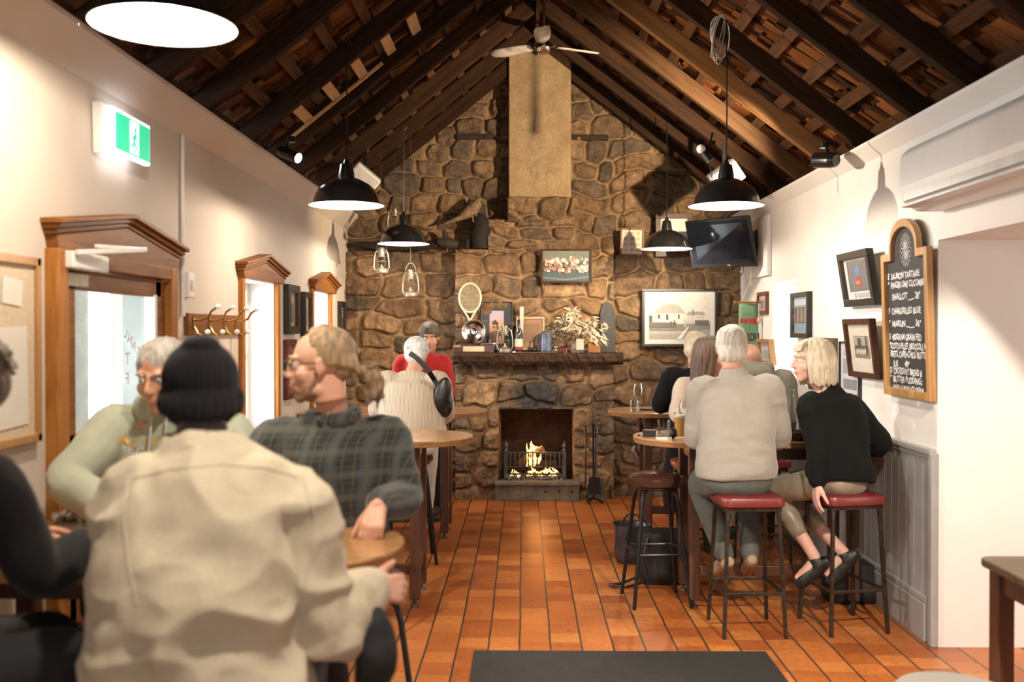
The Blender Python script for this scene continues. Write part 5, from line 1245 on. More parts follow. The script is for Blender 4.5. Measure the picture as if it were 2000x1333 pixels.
t = thing('napkin', 'folded white napkin standing on the side plate', 'napkin', (1.56, 6.06, TZ+.007)); mb = MB(); mb.add([(-.06, -.03, 0), (.06, -.03, 0), (.05, .04, 0), (-.05, .04, 0), (.03, 0, .07)], [(0, 1, 4), (1, 2, 4), (2, 3, 4), (3, 0, 4), (0, 3, 2, 1)]); mb.build('paper_napkin', M['enamel_w'], t)
wineglass('wine glass right of the hooded person on the far right table', (2.02, 7.75, TZ)); tumbler('tumbler right of the hooded person on the far right table', (2.07, 7.66, TZ), .09, .035)
# left foreground table
FZ = .99
t = thing('water_bottle', 'tall blurred glass bottle on the foreground table', 'bottle', onp(216, 1010)); H = .24; mb = MB(); mb.lathe([(.001, 0), (.038, 0), (.040, .02), (.040, H*.55), (.03, H*.7), (.016, H*.82), (.015, H), (.001, H)], seg=24); mb.build('glass_body', M['glass'], t, True)
mb = MB(); mb.lathe([(.001, .004), (.037, .004), (.037, H*.45), (.001, H*.45)], seg=20); mb.build('water', water, t, True)
for i, (px, py, H, lab) in enumerate(((190, 1010, .12, 'blurred tall tumbler beside the foreground water bottle'), (160, 1012, .09, 'blurred short tumbler, middle of the foreground cluster'), (172, 1034, .08, 'blurred short tumbler nearest the beige sleeve'), (262, 1012, .15, 'blurred highball glass right of the foreground bottle'))):
    tumbler(lab, onp(px, py), H, .036, water if i != 1 else None)
t = thing('crumpled_foil', 'crumpled silver foil and napkin on the foreground table', 'foil', onp(138, 1018)); mb = MB(); rr = random.Random(2)
for k in range(12): mb.ell((rr.uniform(-.05, .05), rr.uniform(-.04, .04), .015), (rr.uniform(.012, .03), rr.uniform(.012, .025), rr.uniform(.008, .016)), (rr.random()*3, rr.random()*3, 0), 6, 4)
mb.build('foil', plain('foil_silver', (.6, .6, .62), .3, .6), t)

# ================================================================ bags
def bag(name, label, cat, c, a, b, h, mat, taper=.85, strap=None, open_=False):
    t = thing(name, label, cat, (c[0], c[1], 0)); mb = MB(); n = 24; rings = []
    for i in range(9):
        q = i/8; z = h*q; w = 1 - (1-taper)*q; bul = 1 + .06*math.sin(PI*q)
        ring = []
        for k in range(n):
            th = 2*PI*k/n; cc, ss = math.cos(th), math.sin(th); e = .45
            ring.append(V((a*w*bul*math.copysign(abs(cc)**e, cc), b*w*bul*math.copysign(abs(ss)**e, ss), z)) + V((noise.noise(V((cc*2, ss*2, z*9+c[0])))*.02, noise.noise(V((cc*2+5, ss*2, z*9)))*.02, 0)))
        rings.append(ring)
    rings[0] = [V((p.x*.92, p.y*.92, .0)) for p in rings[0]]
    if open_: rings.append([V((p.x*.95, p.y*.95, p.z-.01)) for p in rings[-1]]); rings.append([V((p.x*.9, p.y*.9, .03)) for p in rings[-1]])
    vs = [p for r in rings for p in r]; fs = [tuple(range(n))[::-1], tuple((len(rings)-1)*n+k for k in range(n))]
    for i in range(len(rings)-1):
        for k in range(n): fs.append((i*n+k, i*n+(k+1) % n, (i+1)*n+(k+1) % n, (i+1)*n+k))
    mb.add(vs, fs); mb.build('bag_body', mat, t, True)
    if strap:
        for pts in strap: mb = MB(); mb.tube([V(p) for p in pts], .008, 6); mb.build('strap', M['black_vinyl'], t, True)
    return t
leather = plain('black_leather', (.03, .032, .036), .3, var=.4, scale=8, bmp=.25, coat=.3)
bag('tote_bag', 'open black leather tote bag on the floor left of the round stool', 'bag', (P(1235, 1050, 7.0).x, 7.0), .11, .10, .27, leather, 1.15, [[(-.08, 0, .27), (-.03, .02, .33), (.03, .02, .33), (.10, 0, .27)]], True)
bag('backpack', 'boxy black camera backpack behind the round stool', 'bag', (P(1292, 1100, 6.45).x, 6.45), .15, .11, .33, M['black_vinyl'], .93, [[(-.1, -.11, .3), (-.14, -.18, .2), (-.1, -.17, .02)], [(-.15, 0, .03), (-.27, -.1, .01), (-.35, -.16, .015), (-.25, -.2, .012), (-.14, -.12, .02)]])
bag('handbag', 'slumped black bag on the floor beyond the second red stool', 'bag', (P(1670, 1150, 6.05).x, 6.05), .20, .15, .22, M['black_vinyl'], .7, [[(-.15, -.1, .12), (-.22, -.18, .05), (-.12, -.2, .04), (-.08, -.13, .12)]])
t = thing('shoulder_bag', 'brown leather shoulder bag hanging at the left tip of the near right table', 'bag', tuple(P(1248, 880, 6.02))); mb = MB()
mb.tube([V((-.02, 0, .03)), V((-.03, 0, .0)), V((-.01, 0, -.04)), V((-.005, 0, -.08)), V((0, 0, -.10))], [.012, .022, .026, .022, .01], 10); mb.build('bag_body', plain('brown_leather', (.06, .028, .02), .3, var=.3, coat=.4), t, True)
mb = MB(); mb.tube([V((-.03, 0, .02)), V((-.03, -.01, .06)), V((.0, 0, .09)), V((.02, 0, .075))], .008, 6); mb.build('strap', M['brown_frame'], t, True)
# ================================================================ people
def catmull(pts, vals, n=6):
    P_ = [V(p) for p in pts]; out = []; ov = []
    for i in range(len(P_)-1):
        p0 = P_[max(0, i-1)]; p1 = P_[i]; p2 = P_[i+1]; p3 = P_[min(len(P_)-1, i+2)]
        v0 = vals[max(0, i-1)]; v1 = vals[i]; v2 = vals[i+1]; v3 = vals[min(len(P_)-1, i+2)]
        for k in range(n):
            t = k/n
            f = lambda a, b, c, d: .5*((2*b) + (c-a)*t + (2*a-5*b+4*c-d)*t*t + (3*b-a-3*c+d)*t**3)
            out.append(f(p0, p1, p2, p3)); ov.append(tuple(f(*q) for q in zip(v0, v1, v2, v3)) if isinstance(v1, tuple) else f(v0, v1, v2, v3))
    out.append(P_[-1]); ov.append(vals[-1]); return out, ov
def limb(mb, pts, rs, n=4, seg=12):
    p, r = catmull(pts, rs, n); mb.tube(p, [max(.002, q) for q in r], seg)
    mb.ell(pts[0], rs[0], None, 12, 8); mb.ell(pts[-1], rs[-1], None, 12, 8)
def loft(mb, secs, n=5, seg=28, e=.85):
    """secs: (centre, lateral vector, half width, half depth)"""
    c, v = catmull([s[0] for s in secs], [(s[2], s[3], *V(s[1]).normalized()) for s in secs], n); vs = []; m = len(c)
    for i in range(m):
        ax = (c[min(m-1, i+1)] - c[max(0, i-1)]).normalized(); l = V(v[i][2:]).normalized(); l = (l - ax*l.dot(ax)).normalized(); f = ax.cross(l)
        for k in range(seg):
            th = 2*PI*k/seg; cc, ss = math.cos(th), math.sin(th)
            vs.append(c[i] + l*v[i][0]*math.copysign(abs(cc)**e, cc) + f*v[i][1]*math.copysign(abs(ss)**e, ss))
    fs = [(i*seg+k, i*seg+(k+1) % seg, (i+1)*seg+(k+1) % seg, (i+1)*seg+k) for i in range(m-1) for k in range(seg)]
    fs += [tuple(range(seg))[::-1], tuple((m-1)*seg+k for k in range(seg))]
    mb.add(vs, fs)
def blob(name, mb, mat, parent, voxel=.008, smooth=4, post=None, fac=.5):
    me = bpy.data.meshes.new('tmp'); me.from_pydata(mb.v, [], mb.f); me.validate()
    import bmesh
    bm = bmesh.new(); bm.from_mesh(me); bmesh.ops.recalc_face_normals(bm, faces=bm.faces); bm.to_mesh(me); bm.free()
    ob = bpy.data.objects.new('tmp', me); COL.objects.link(ob)
    d = ob.modifiers.new('r', 'REMESH'); d.mode = 'VOXEL'; d.voxel_size = voxel
    d = ob.modifiers.new('s', 'SMOOTH'); d.iterations = smooth; d.factor = fac
    dg = bpy.context.evaluated_depsgraph_get(); m2 = bpy.data.meshes.new_from_object(ob.evaluated_get(dg)); bpy.data.objects.remove(ob); bpy.data.meshes.remove(me)
    m2.name = name; N = len(m2.vertices); co = np.empty(N*3, np.float32); m2.vertices.foreach_get('co', co); co = co.reshape(-1, 3)
    if post:
        no = np.empty(N*3, np.float32)
        try: m2.vertex_normals.foreach_get('vector', no)
        except Exception: m2.vertices.foreach_get('normal', no)
        no = no.reshape(-1, 3); co = post(co.astype(float), no.astype(float))
    off = np.array(parent.location) if parent is not None else 0
    m2.vertices.foreach_set('co', (co-off).astype(np.float32).ravel())
    m2.materials.clear(); m2.materials.append(mat); m2.polygons.foreach_set('use_smooth', [True]*len(m2.polygons)); m2.update()
    o = bpy.data.objects.new(name, m2); COL.objects.link(o)
    if parent is not None: o.parent = parent
    return o
def n3(co, s, seed=0):
    """cheap vectorised value noise, -1..1"""
    p = co*np.array(s) + seed*17.3; i = np.floor(p).astype(int); f = p-i; f = f*f*(3-2*f)
    def h(a, b, c):
        q = np.sin(a*127.1+b*311.7+c*74.7+seed)*43758.5453; return q-np.floor(q)
    x, y, z = i.T; r = 0
    for dx in (0, 1):
        for dy in (0, 1):
            for dz in (0, 1):
                r = r + h(x+dx, y+dy, z+dz)*(f[:, 0] if dx else 1-f[:, 0])*(f[:, 1] if dy else 1-f[:, 1])*(f[:, 2] if dz else 1-f[:, 2])
    return r*2-1
def folds(amp=.008, s=(7, 7, 11), seed=1, ridge=.6, zlo=None):
    def f(co, no):
        w = co + .05*np.stack([n3(co, (6, 6, 6), seed+3), n3(co, (6, 6, 6), seed+4), n3(co, (6, 6, 6), seed+5)], 1)
        a = n3(w, s, seed); b = 1-np.abs(n3(w, tuple(q*1.5 for q in s), seed+1))*2
        c = n3(w, tuple(q*3.2 for q in s), seed+2)
        return co + no*((a*.8 + ridge*b*.7 + c*.2)*amp)[:, None]
    return f
def hairpost(amp=.004, s=(70, 70, 14), seed=1):
    def f(co, no): return co + no*((n3(co, s, seed) + .6*n3(co, tuple(q*.4 for q in s), seed+1)*1.2)*amp)[:, None]
    return f
def frame(yaw, pitch=0, roll=0):
    """yaw: 0 faces +y, positive turns left; returns matrix with columns right, forward, up"""
    return (Matrix.Rotation(yaw, 3, 'Z') @ Matrix.Rotation(pitch, 3, 'X') @ Matrix.Rotation(roll, 3, 'Y'))
def hand(mb, w, d, t, n, curl=(.3, .35, .3), thumb=(.65, .6, .25), s=1.0, spread=.06, curls=None):
    w = V(w); d = V(d).normalized(); t = V(t); t = (t-d*t.dot(d)).normalized(); n0 = d.cross(t).normalized()
    n = n0 if n0.dot(V(n)) > 0 else -n0
    for i, (o, L) in enumerate(((.028, .072), (.009, .08), (-.010, .075), (-.028, .060))):
        k = w + d*(.088 - .006*abs(i-1.2))*s + t*o*s
        mb.tube([w + t*o*.45*s, w + (k-w)*.5 + t*o*.2*s, k], [.016*s, .0145*s, .0115*s], 10); mb.ell(k, .0115*s, None, 8, 6)
        dd = (d + t*spread*(o/.028)).normalized(); p = k; a = 0; c_ = curls[i] if curls else curl
        rr_ = .0098*s
        for j, (lf, cu) in enumerate(zip((.46, .30, .24), c_)):
            a += cu; v = dd*math.cos(a) + n*math.sin(a); q = p + v*L*lf*s; mb.tube([p, q], [rr_, rr_*.93], 10); mb.ell(q, rr_*.95, None, 8, 6); p = q; rr_ *= .93
    mb.ell(w + d*.045*s + n*.003, (.03*s,)*3, None, 12, 8) if False else None
    b = w + d*.022*s + t*.022*s + n*.006*s; v = (d*thumb[0] + t*thumb[1] + n*thumb[2]).normalized(); q = b + v*.042*s
    mb.tube([b - v*.01, q], [.016*s, .0125*s], 10); mb.ell(q, .0125*s, None, 8, 6)
    v2 = (v*.8 + d*.5 + n*.25).normalized(); q2 = q + v2*.030*s; mb.tube([q, q2], [.0118*s, .0105*s], 10); q3 = q2 + (v2 + n*.15).normalized()*.024*s; mb.tube([q2, q3], [.0105*s, .0085*s], 10); mb.ell(q3, .0088*s, None, 8, 6)
def head_prims(mb, c, F, s=1.0, jaw=1.0, nose=1.0):
    X = lambda x, y, z: c + F @ V((x*s, y*s, z*s))
    E = lambda x, y, z, r, rot=None: mb.ell(X(x, y, z), tuple(q*s for q in r), F @ (Euler(rot).to_matrix() if rot else Matrix.Identity(3)), 20, 14)
    E(0, -.014, .030, (.076, .097, .085)); E(0, .022, -.028, (.062, .069, .082)); E(0, .026, -.072, (.050*jaw, .052, .040)); E(0, .066, -.100, (.024*jaw, .018, .017))
    for sx in (-1, 1):
        E(sx*.040, .052, -.028, (.026, .026, .028)); E(sx*.044, .010, -.078, (.016, .030, .020)); E(sx*.030, .078, .030, (.024, .012, .009))
        E(sx*.077, -.008, -.004, (.008, .020, .031), (.15, 0, -sx*.35)); E(sx*.082, -.014, .004, (.006, .020, .026), (.15, 0, -sx*.45)); E(sx*.030, .080, .008, (.014, .012, .011))
        E(sx*.011, .098, -.030, (.0085, .012, .008))
    mb.tube([X(0, .086, .026), X(0, .096, .006), X(0, .107*nose, -.014), X(0, .112*nose, -.026)], [.0085*s, .0085*s, .010*s, .011*s], 10); E(0, .108*nose, -.027, (.0115, .012, .010))
    E(0, .088, -.052, (.024, .010, .010)); E(0, .090, -.0595, (.021, .009, .0055)); E(0, .088, -.070, (.018, .009, .006)); E(0, .074, -.085, (.022, .014, .01))
    mb.tube([X(0, -.018, -.04), X(0, -.028, -.12)], [.055*s, .056*s], 16)
SK = {'fair': skinmat('fair_skin', (.60, .36, .26)), 'tan': skinmat('tanned_skin', (.50, .27, .17)), 'pink': skinmat('pale_pink_skin', (.66, .42, .33))}
EYE = plain('eye_white', (.7, .68, .65), .15); IRIS = plain('iris', (.05, .06, .06), .1)
def face_parts(root, c, F, s, brow, lipc=(.40, .17, .14)):
    L = root.location; X = lambda x, y, z: c + F @ V((x*s, y*s, z*s)) - V(L)
    mb = MB(); ib = MB(); bb = MB()
    for sx in (-1, 1):
        mb = MB(); mb.ell(X(sx*.031, .0735, .007), .0125*s); e = mb.build('eye', EYE, root, True); ib = MB(); ib.ell(X(sx*.031, .081, .007), .0062*s, None, 10, 8); ib.build('iris', IRIS, e, True); bb = MB()
        bb.tube([X(sx*.014, .094, .026), X(sx*.03, .093, .033), X(sx*.048, .080, .028)], [.004*s, .0045*s, .0025*s], 6); bb.build('eyebrow', brow, root, True)
    mb = MB(); mb.tube([X(-.022, .090, -.064), X(-.008, .0975, -.0615), X(0, .098, -.0625), X(.008, .0975, -.0615), X(.022, .090, -.064)], [.002*s, .0045*s, .004*s, .0045*s, .002*s], 8); mb.build('lips', plain('lip', lipc, .45), root, True)
def eyepost(c, F, s):
    Fi = np.array(F.transposed()); cc = np.array(c)
    def f(co, no):
        l = (co-cc) @ Fi.T / s
        for sx in (-1, 1):
            d2 = ((l[:, 0]-sx*.031)/.017)**2 + ((l[:, 2]-.008)/.011)**2
            w = np.exp(-d2)*(l[:, 1] > .04); l[:, 1] -= w*.012
            de = ((l[:, 1]+.006)/.012)**2 + ((l[:, 2]-.003)/.018)**2
            w = np.exp(-de)*(np.abs(l[:, 0]) > .07)*(np.sign(l[:, 0]) == sx); l[:, 0] -= sx*w*.006
        w = np.exp(-((l[:, 2]+.0645)/.003)**2)*(l[:, 1] > .07)*(np.abs(l[:, 0]) < .024); l[:, 1] -= w*.004
        return (l*s) @ Fi + cc
    return f
def seatpose(bx, by, yaw, h=.745, **over):
    """standard seated pose, then overrides in world coordinates"""
    F = Matrix.Rotation(yaw, 3, 'Z'); B = V((bx, by, h-.745)); g = lambda r, f, u_: B + F @ V((r, f, u_))
    J = dict(yaw=yaw, pel=g(0, 0, .82), wst=g(0, .0, .98), chs=g(0, .03, 1.20), nkb=g(0, .06, 1.385), head=g(0, .10, 1.53),
             shL=g(-.19, .03, 1.325), shR=g(.19, .03, 1.325), elL=g(-.25, .12, 1.06), elR=g(.25, .12, 1.06), wrL=g(-.12, .34, 1.04), wrR=g(.12, .34, 1.04),
             hipL=g(-.09, .0, .815), hipR=g(.09, .0, .815), knL=g(-.12, .42, .80), knR=g(.12, .42, .80), anL=g(-.11, .34, .37), anR=g(.11, .34, .37), toL=F @ V((0, 1, -.1)), toR=F @ V((0, 1, -.1)),
             hyaw=yaw, hpit=-.1, hrol=0)
    for k, v in over.items(): J[k] = V(v) if isinstance(v, (tuple, list)) else v
    return J
def standpose(bx, by, yaw, H=1.7, **over):
    s = H/1.72; F = Matrix.Rotation(yaw, 3, 'Z'); B = V((bx, by, 0)); g = lambda r, f, u_: B + F @ V((r*s, f*s, u_*s))
    J = dict(yaw=yaw, pel=g(0, 0, .94), wst=g(0, .0, 1.08), chs=g(0, .02, 1.28), nkb=g(0, .02, 1.45), head=g(0, .05, 1.595),
             shL=g(-.19, .0, 1.395), shR=g(.19, .0, 1.395), elL=g(-.25, .02, 1.12), elR=g(.25, .02, 1.12), wrL=g(-.16, .22, 1.05), wrR=g(.16, .22, 1.05),
             hipL=g(-.09, 0, .92), hipR=g(.09, 0, .92), knL=g(-.10, .02, .50), knR=g(.10, .02, .50), anL=g(-.10, -.02, .09), anR=g(.10, -.02, .09), toL=F @ V((0, 1, -.05)), toR=F @ V((0, 1, -.05)),
             hyaw=yaw, hpit=-.15, hrol=0)
    for k, v in over.items(): J[k] = V(v) if isinstance(v, (tuple, list)) else v
    return J
def person(label, J, top, topmat, legmat, shoemat, skin='fair', hairfn=None, hairm=None, topo=None, face=True, vox=.0065, hs=1.0, hands=None, trim=None, hem=0.0, legs=True, shoulder=1.0, barelegs=False, slim=1.0, folds_=None, foldl=None, armr=1.0, topvox=None, jaw=1.0, anklecut=0.0, collar=None, shoeparts=True, bothhair=None):
    g = V((J['pel'].x, J['pel'].y, 0)); root = thing('person', label, 'person', tuple(g))
    F = frame(J['hyaw'], J['hpit'], J['hrol']); c = V(J['head'])
    latS = (J['shR']-J['shL']).normalized(); latP = (J['hipR']-J['hipL']).normalized(); latM = (latS+latP).normalized()
    mb = MB(); head_prims(mb, c, F, hs, jaw)
    ntop = c + F @ V((0, -.026*hs, -.09*hs)); limb(mb, [ntop, ntop.lerp(J['nkb'], .6), J['nkb'] - V((0, 0, .02))], [.054*hs, .054*hs, .062*hs], 3, 16)
    loft(mb, [(J['pel'] - V((0, 0, .05)), latP, .12, .09), (J['pel'], latP, .145, .10), (J['wst'], latM, .12, .085), (J['chs'], latS, .145, .10), (J['nkb'] - V((0, 0, .06)), latS, .13, .07), (J['nkb'], latS, .055, .05)])
    for sd in 'LR':
        sh, el, wr = J['sh'+sd], J['el'+sd], J['wr'+sd]
        limb(mb, [sh, sh.lerp(el, .5), el, el.lerp(wr, .4), wr], [.048, .044, .037, .036, .024], 4, 12); mb.tube([J['nkb'] - V((0, 0, .05)), sh], [.05, .045], 12)
        hd = (hands or {}).get(sd)
        d = (wr-el).normalized()
        if hd: hand(mb, wr, hd.get('d', d), hd['t'], hd['n'], **{k: v for k, v in hd.items() if k not in 'dtn'})
        else:
            up = V((0, 0, 1)); t_ = (J['chs']-wr); hand(mb, wr, d, t_, -up, (.35, .4, .3))
        hp, kn, an = J['hip'+sd], J['kn'+sd], J['an'+sd]
        limb(mb, [hp, hp.lerp(kn, .5), kn, kn.lerp(an, .35), kn.lerp(an, .75), an], [.075, .066, .052, .05, .036, .033], 4, 12)
        to = J['to'+sd].normalized(); mb.tube([an - to*.035 + V((0, 0, -.03)), an + to*.03 + V((0, 0, -.03)), an + to*.13 + V((0, 0, -.045))], [.03, .034, .022], 10)
    body = blob('body', mb, SK[skin], root, vox, 3, eyepost(c, F, hs))
    if face: face_parts(root, c, F, hs, hairm or M['black_frame'])
    # upper garment
    a = dict(w=.0, loose=1.0, hemz=None, hema=.19, hemb=.15, neck=.075, neckh=.0, cuff=.85, slr=1.0, mid=1.0); a.update(topo or {})
    mb = MB(); Lz = a['loose']; nb = J['nkb']; up = (nb - J['chs']).normalized()
    hemc = J['pel'] + V((0, 0, -.02 + hem))
    if a['hemz'] is not None: hemc = V((J['pel'].x, J['pel'].y, a['hemz'])) + (a.get('hemoff') or V((0, 0, 0)))
    secs = [(hemc, latP, a['hema'], a['hemb']), (hemc.lerp(J['wst'], .35), latP, a['hema']*1.02, a['hemb']*1.04), (J['wst'], latM, .168*Lz*a['mid'], .128*Lz*a['mid']), (J['chs'], latS, .185*Lz, .132*Lz),
            (nb - up*.085, latS, .198*shoulder, .106*Lz), (nb - up*.038, latS, .140*shoulder, .085), (nb + up*.005, latS, a['neck'], a['neck']*.95)]
    if a['neckh']: secs.append((nb.lerp(ntop, .2) + up*a['neckh'], latS, a['neck']*.88, a['neck']*.88))
    loft(mb, secs)
    for sd in 'LR':
        sh, el, wr = J['sh'+sd], J['el'+sd], J['wr'+sd]; q = a['slr']; end = el.lerp(wr, a['cuff'])
        limb(mb, [nb.lerp(sh, .45) - up*.05, sh, sh.lerp(el, .5), el, el.lerp(end, .5), end], [.054*shoulder, .064*q, .062*q, .056*q, .052*q, .042*q], 4, 14)
    garment = blob(top, mb, topmat, root, topvox or .008, 5, folds_ or folds(.006, seed=len(label)))
    # lower garment
    if legs:
        mb = MB(); q = slim
        loft(mb, [(J['pel'] + V((0, 0, -.075)), latP, .14*q, .12*q), (J['pel'] + V((0, 0, -.03)), latP, .175*q, .14*q), (J['pel'] + V((0, 0, .05)), latP, .165*q, .13*q), (J['pel'] + V((0, 0, .10)), latP, .15*q, .115*q)], 3)
        for sd in 'LR':
            hp, kn, an = J['hip'+sd], J['kn'+sd], J['an'+sd]; an2 = kn.lerp(an, 1-anklecut)
            if barelegs: limb(mb, [hp, hp.lerp(kn, .5), hp.lerp(kn, .85)], [.095*q, .09*q, .082*q], 4, 14)
            else: limb(mb, [hp, hp.lerp(kn, .5), kn, kn.lerp(an2, .4), an2], [.092*q, .083*q, .068*q, .062*q, .05*q], 4, 14)
        blob('shorts' if barelegs else 'trousers', mb, legmat, root, .009, 4, foldl or folds(.005, seed=3))
    for sd in 'LR':
        an = J['an'+sd]; to = J['to'+sd].normalized(); dn = V((0, 0, -1)); dn = (dn - to*dn.dot(to)).normalized()
        mb = MB(); sdv = to.cross(dn)
        mb.tube([an - to*.055 + dn*.045, an - to*.02 + dn*.05, an + to*.06 + dn*.055, an + to*.14 + dn*.06, an + to*.185 + dn*.062], [.028, .036, .040, .040, .026], 12)
        mb.tube([an + dn*.0, an + to*.02 + dn*.045], [.038, .042], 12)
        blob('shoe', mb, shoemat, root, .007, 3)
    if hairfn: hairfn(root, c, F, hs, hairm)
    if collar: collar(root, J, latS, up)
    return root, garment
# hair -------------------------------------------------------------------------------
def hx(c, F, s): return (lambda x, y, z: c + F @ V((x*s, y*s, z*s)))
def hair_short(vol=.010, crown=0, fringe=True, seed=1, down=0, tufts=90):
    def f(root, c, F, s, m):
        X = hx(c, F, s); mb = MB(); E = lambda x, y, z, r: mb.ell(X(x, y, z), tuple(q*s for q in r), F, 20, 14)
        E(0, -.022, .040+crown, (.078+vol, .092+vol, .080+vol)); E(0, -.050, -.010-down, (.070+vol, .058+vol, .062+vol))
        for sx in (-1, 1): E(sx*.066, -.012, .022, (.016+vol*.5, .034, .034))
        if fringe: E(0, .034, .086, (.056, .034, .024))
        rr = random.Random(seed)
        for k in range(tufts):        # short tufts all over the crown
            th = rr.uniform(0, 2*PI); ph = rr.uniform(-.2, 1.4); r_ = V((math.cos(th)*math.cos(ph)*.085, math.sin(th)*math.cos(ph)*.10-.022, math.sin(ph)*.085+.04))
            if r_.y > .03 and r_.z < .07: continue
            d = V((r_.x*.8 + rr.uniform(-.02, .02), -.05 + r_.y*.6, -.06 - rr.uniform(0, .03))).normalized()
            mb.tube([X(*r_), X(*(r_ + d*.014 + r_*.03)), X(*(r_ + d*.030 - r_*.02))], [.0065*s, .006*s, .0035*s], 6)
        blob('hair', mb, m, root, .0045, 5, hairpost(.0022 if tufts else .0038, (80, 80, 26), seed))
    return f
def hair_locks(length, seed=1, fringe=True, out=.012, amin=-2.15, amax=2.15, wave=.004, crown=0, tip=.009):
    """chin-length or long hair: locks fall from the parting round the back and the sides"""
    def f(root, c, F, s, m):
        X = hx(c, F, s); mb = MB(); mb.ell(X(0, -.018, .042+crown), (.084*s, .098*s, .082*s), F, 20, 14); rr = random.Random(seed)
        mb.ell(X(0, -.045, -.02), (.078*s, .062*s, .075*s), F, 16, 12)
        N = 46
        for k in range(N):
            a = amin + (amax-amin)*k/(N-1) + rr.uniform(-.03, .03)     # 0 = straight back
            sx, sy = math.sin(a), -math.cos(a); L = length*(1+rr.uniform(-.06, .05)); fr = max(0, sy)
            r1 = V((sx*.06, sy*.07-.02, .105+crown)); r2 = V((sx*(.083+out*.4), sy*(.096+out*.3)-.02, .045)); r3 = V((sx*(.083+out), sy*(.094+out)-.02, -.03)); r4 = V((sx*(.078+out*1.2), sy*(.088+out)-.022, .03-L)); 
            r0 = V((sx*.01, sy*.02-.01, .125+crown))
            w = [V((rr.uniform(-1, 1), rr.uniform(-1, 1), 0))*wave for _ in range(5)]
            mb.tube(catmull([X(*(a_+b_)) for a_, b_ in zip((r0, r1, r2, r3, r4), w)], [0]*5, 4)[0], [q*s for q in [.010]*4 + [.013]*9 + [.012, .011, tip*.9, tip*.5]], 8)
        if fringe:
            for k in range(12):
                x = -.055 + .11*k/11; mb.tube([X(x*.5, .02, .118), X(x, .070, .092), X(x*1.15, .084, .058 - .01*rr.random())], [.010*s, .009*s, .004*s], 8)
        blob('hair', mb, m, root, .0048, 2, hairpost(.003, (75, 75, 10), seed))
    return f
def strands(root, c, F, s, m, N, fn, name='loose_strands', r=.0012):
    mb = MB(); rr = random.Random(N); X = hx(c, F, s)
    for k in range(N): pts = [X(*p) - V(root.location) for p in fn(rr)]; mb.tube(pts, [r]*(len(pts)-1) + [r*.3], 4)
    mb.build(name, m, root, True)

# ---- R1 : man in the grey jumper
grey_knit = fabric('grey_fleece', (.36, .325, .28), (.30, .265, .225), 300, .4, .3, .08)
def jeans_seams(root): pass
hm_white = hairmat('silver_hair', (.42, .38, .32), (.74, .69, .6), 70)
J = seatpose(1.165, 5.46, 0, head=(1.150, 5.52, 1.525), nkb=(1.155, 5.49, 1.375), chs=(1.165, 5.47, 1.18), shL=(.985, 5.47, 1.315), shR=(1.35, 5.47, 1.315),
             elL=(.965, 5.56, 1.03), elR=(1.425, 5.56, 1.035), wrL=(1.03, 5.80, 1.05), wrR=(1.32, 5.80, 1.05), knL=(1.03, 5.80, .73), knR=(1.31, 5.80, .73), anL=(1.135, 5.62, .36), anR=(1.29, 5.66, .36), toL=(-.25, 1, -.45), toR=(.05, 1, -.5), hyaw=-.12, hpit=-.12)
def col_r1(root, J, lat, up):
    mb = MB(); a = J['nkb']; b = J['head'] + V((0, -.03, -.145)); limb(mb, [a - V((0, 0, .02)), a.lerp(b, .5), b - V((0, 0, .005))], [.090, .080, .072], 4, 20)
    blob('collar', mb, grey_knit, root, .007, 3, folds(.002, (9, 9, 30), 5))
R1, g1 = person('white-haired man in a pale grey jumper on a red-seated stool, back to the camera', J, 'jumper', grey_knit, fabric('washed_jeans', (.115, .118, .10), (.055, .06, .055), 330, .3, .1), plain('tan_suede', (.30, .21, .12), .8, var=.3, scale=15), 'tan',
    hair_short(.010, .004, False, 3, .006, 0), hm_white, dict(loose=1.10, hemz=.825, hema=.215, hemb=.165, neck=.085, slr=1.16, cuff=.95, mid=1.1), slim=1.10, shoulder=1.08, folds_=folds(.015, (3.5, 3.5, 8), 4, .8), collar=col_r1)
# ---- R2 : woman in the black jumper
satin = plain('satin_trousers', (.25, .205, .14), .36, var=.15, scale=8, sheen=.3, bmp=.1)
hm_blonde = hairmat('ash_blonde_hair', (.33, .25, .15), (.68, .59, .46), 80)
J = seatpose(1.74, 5.48, .45, head=(1.615, 5.60, 1.455), nkb=(1.71, 5.60, 1.285), chs=(1.735, 5.56, 1.10), wst=(1.745, 5.50, .95), shL=(1.585, 5.52, 1.215), shR=(1.855, 5.68, 1.20),
             elL=(1.60, 5.40, .98), elR=(2.0, 5.58, .99), wrL=(1.575, 5.345, .81), wrR=(1.86, 5.84, .96), hipL=(1.68, 5.42, .815), hipR=(1.78, 5.56, .815), knL=(1.43, 5.68, .71), knR=(1.50, 5.82, .71), anL=(1.625, 5.55, .36), anR=(1.77, 5.52, .40), toL=(-.6, .25, -.55), toR=(-.55, .15, -.6),
             hyaw=1.62, hpit=-.02, hrol=0)
def bobstr(root, c, F, s, m):
    hair_locks(.165, 4, True, .016)(root, c, F, s, m)
R2, g2 = person('woman with a blonde bob in a black jumper leaning in, seen from behind in profile', J, 'jumper', fabric('black_wool', (.006, .006, .006), (.004, .004, .004), 200, .5, .02), satin, plain('black_flat_shoe', (.015, .014, .014), .45), 'pink',
    bobstr, hm_blonde, dict(loose=1.10, hemz=.80, hema=.20, hemb=.17, neck=.07, neckh=.01, slr=1.2, cuff=.93), anklecut=.42, hands={'L': dict(d=(-.12, -.05, -1), t=(.1, -1, 0), n=(1, .2, 0), curl=(.25, .3, .2), spread=.22), 'R': dict(t=(0, 0, 1), n=(-1, 0, 0))}, folds_=folds(.010, (4, 4, 6), 8, .5), slim=1.0)
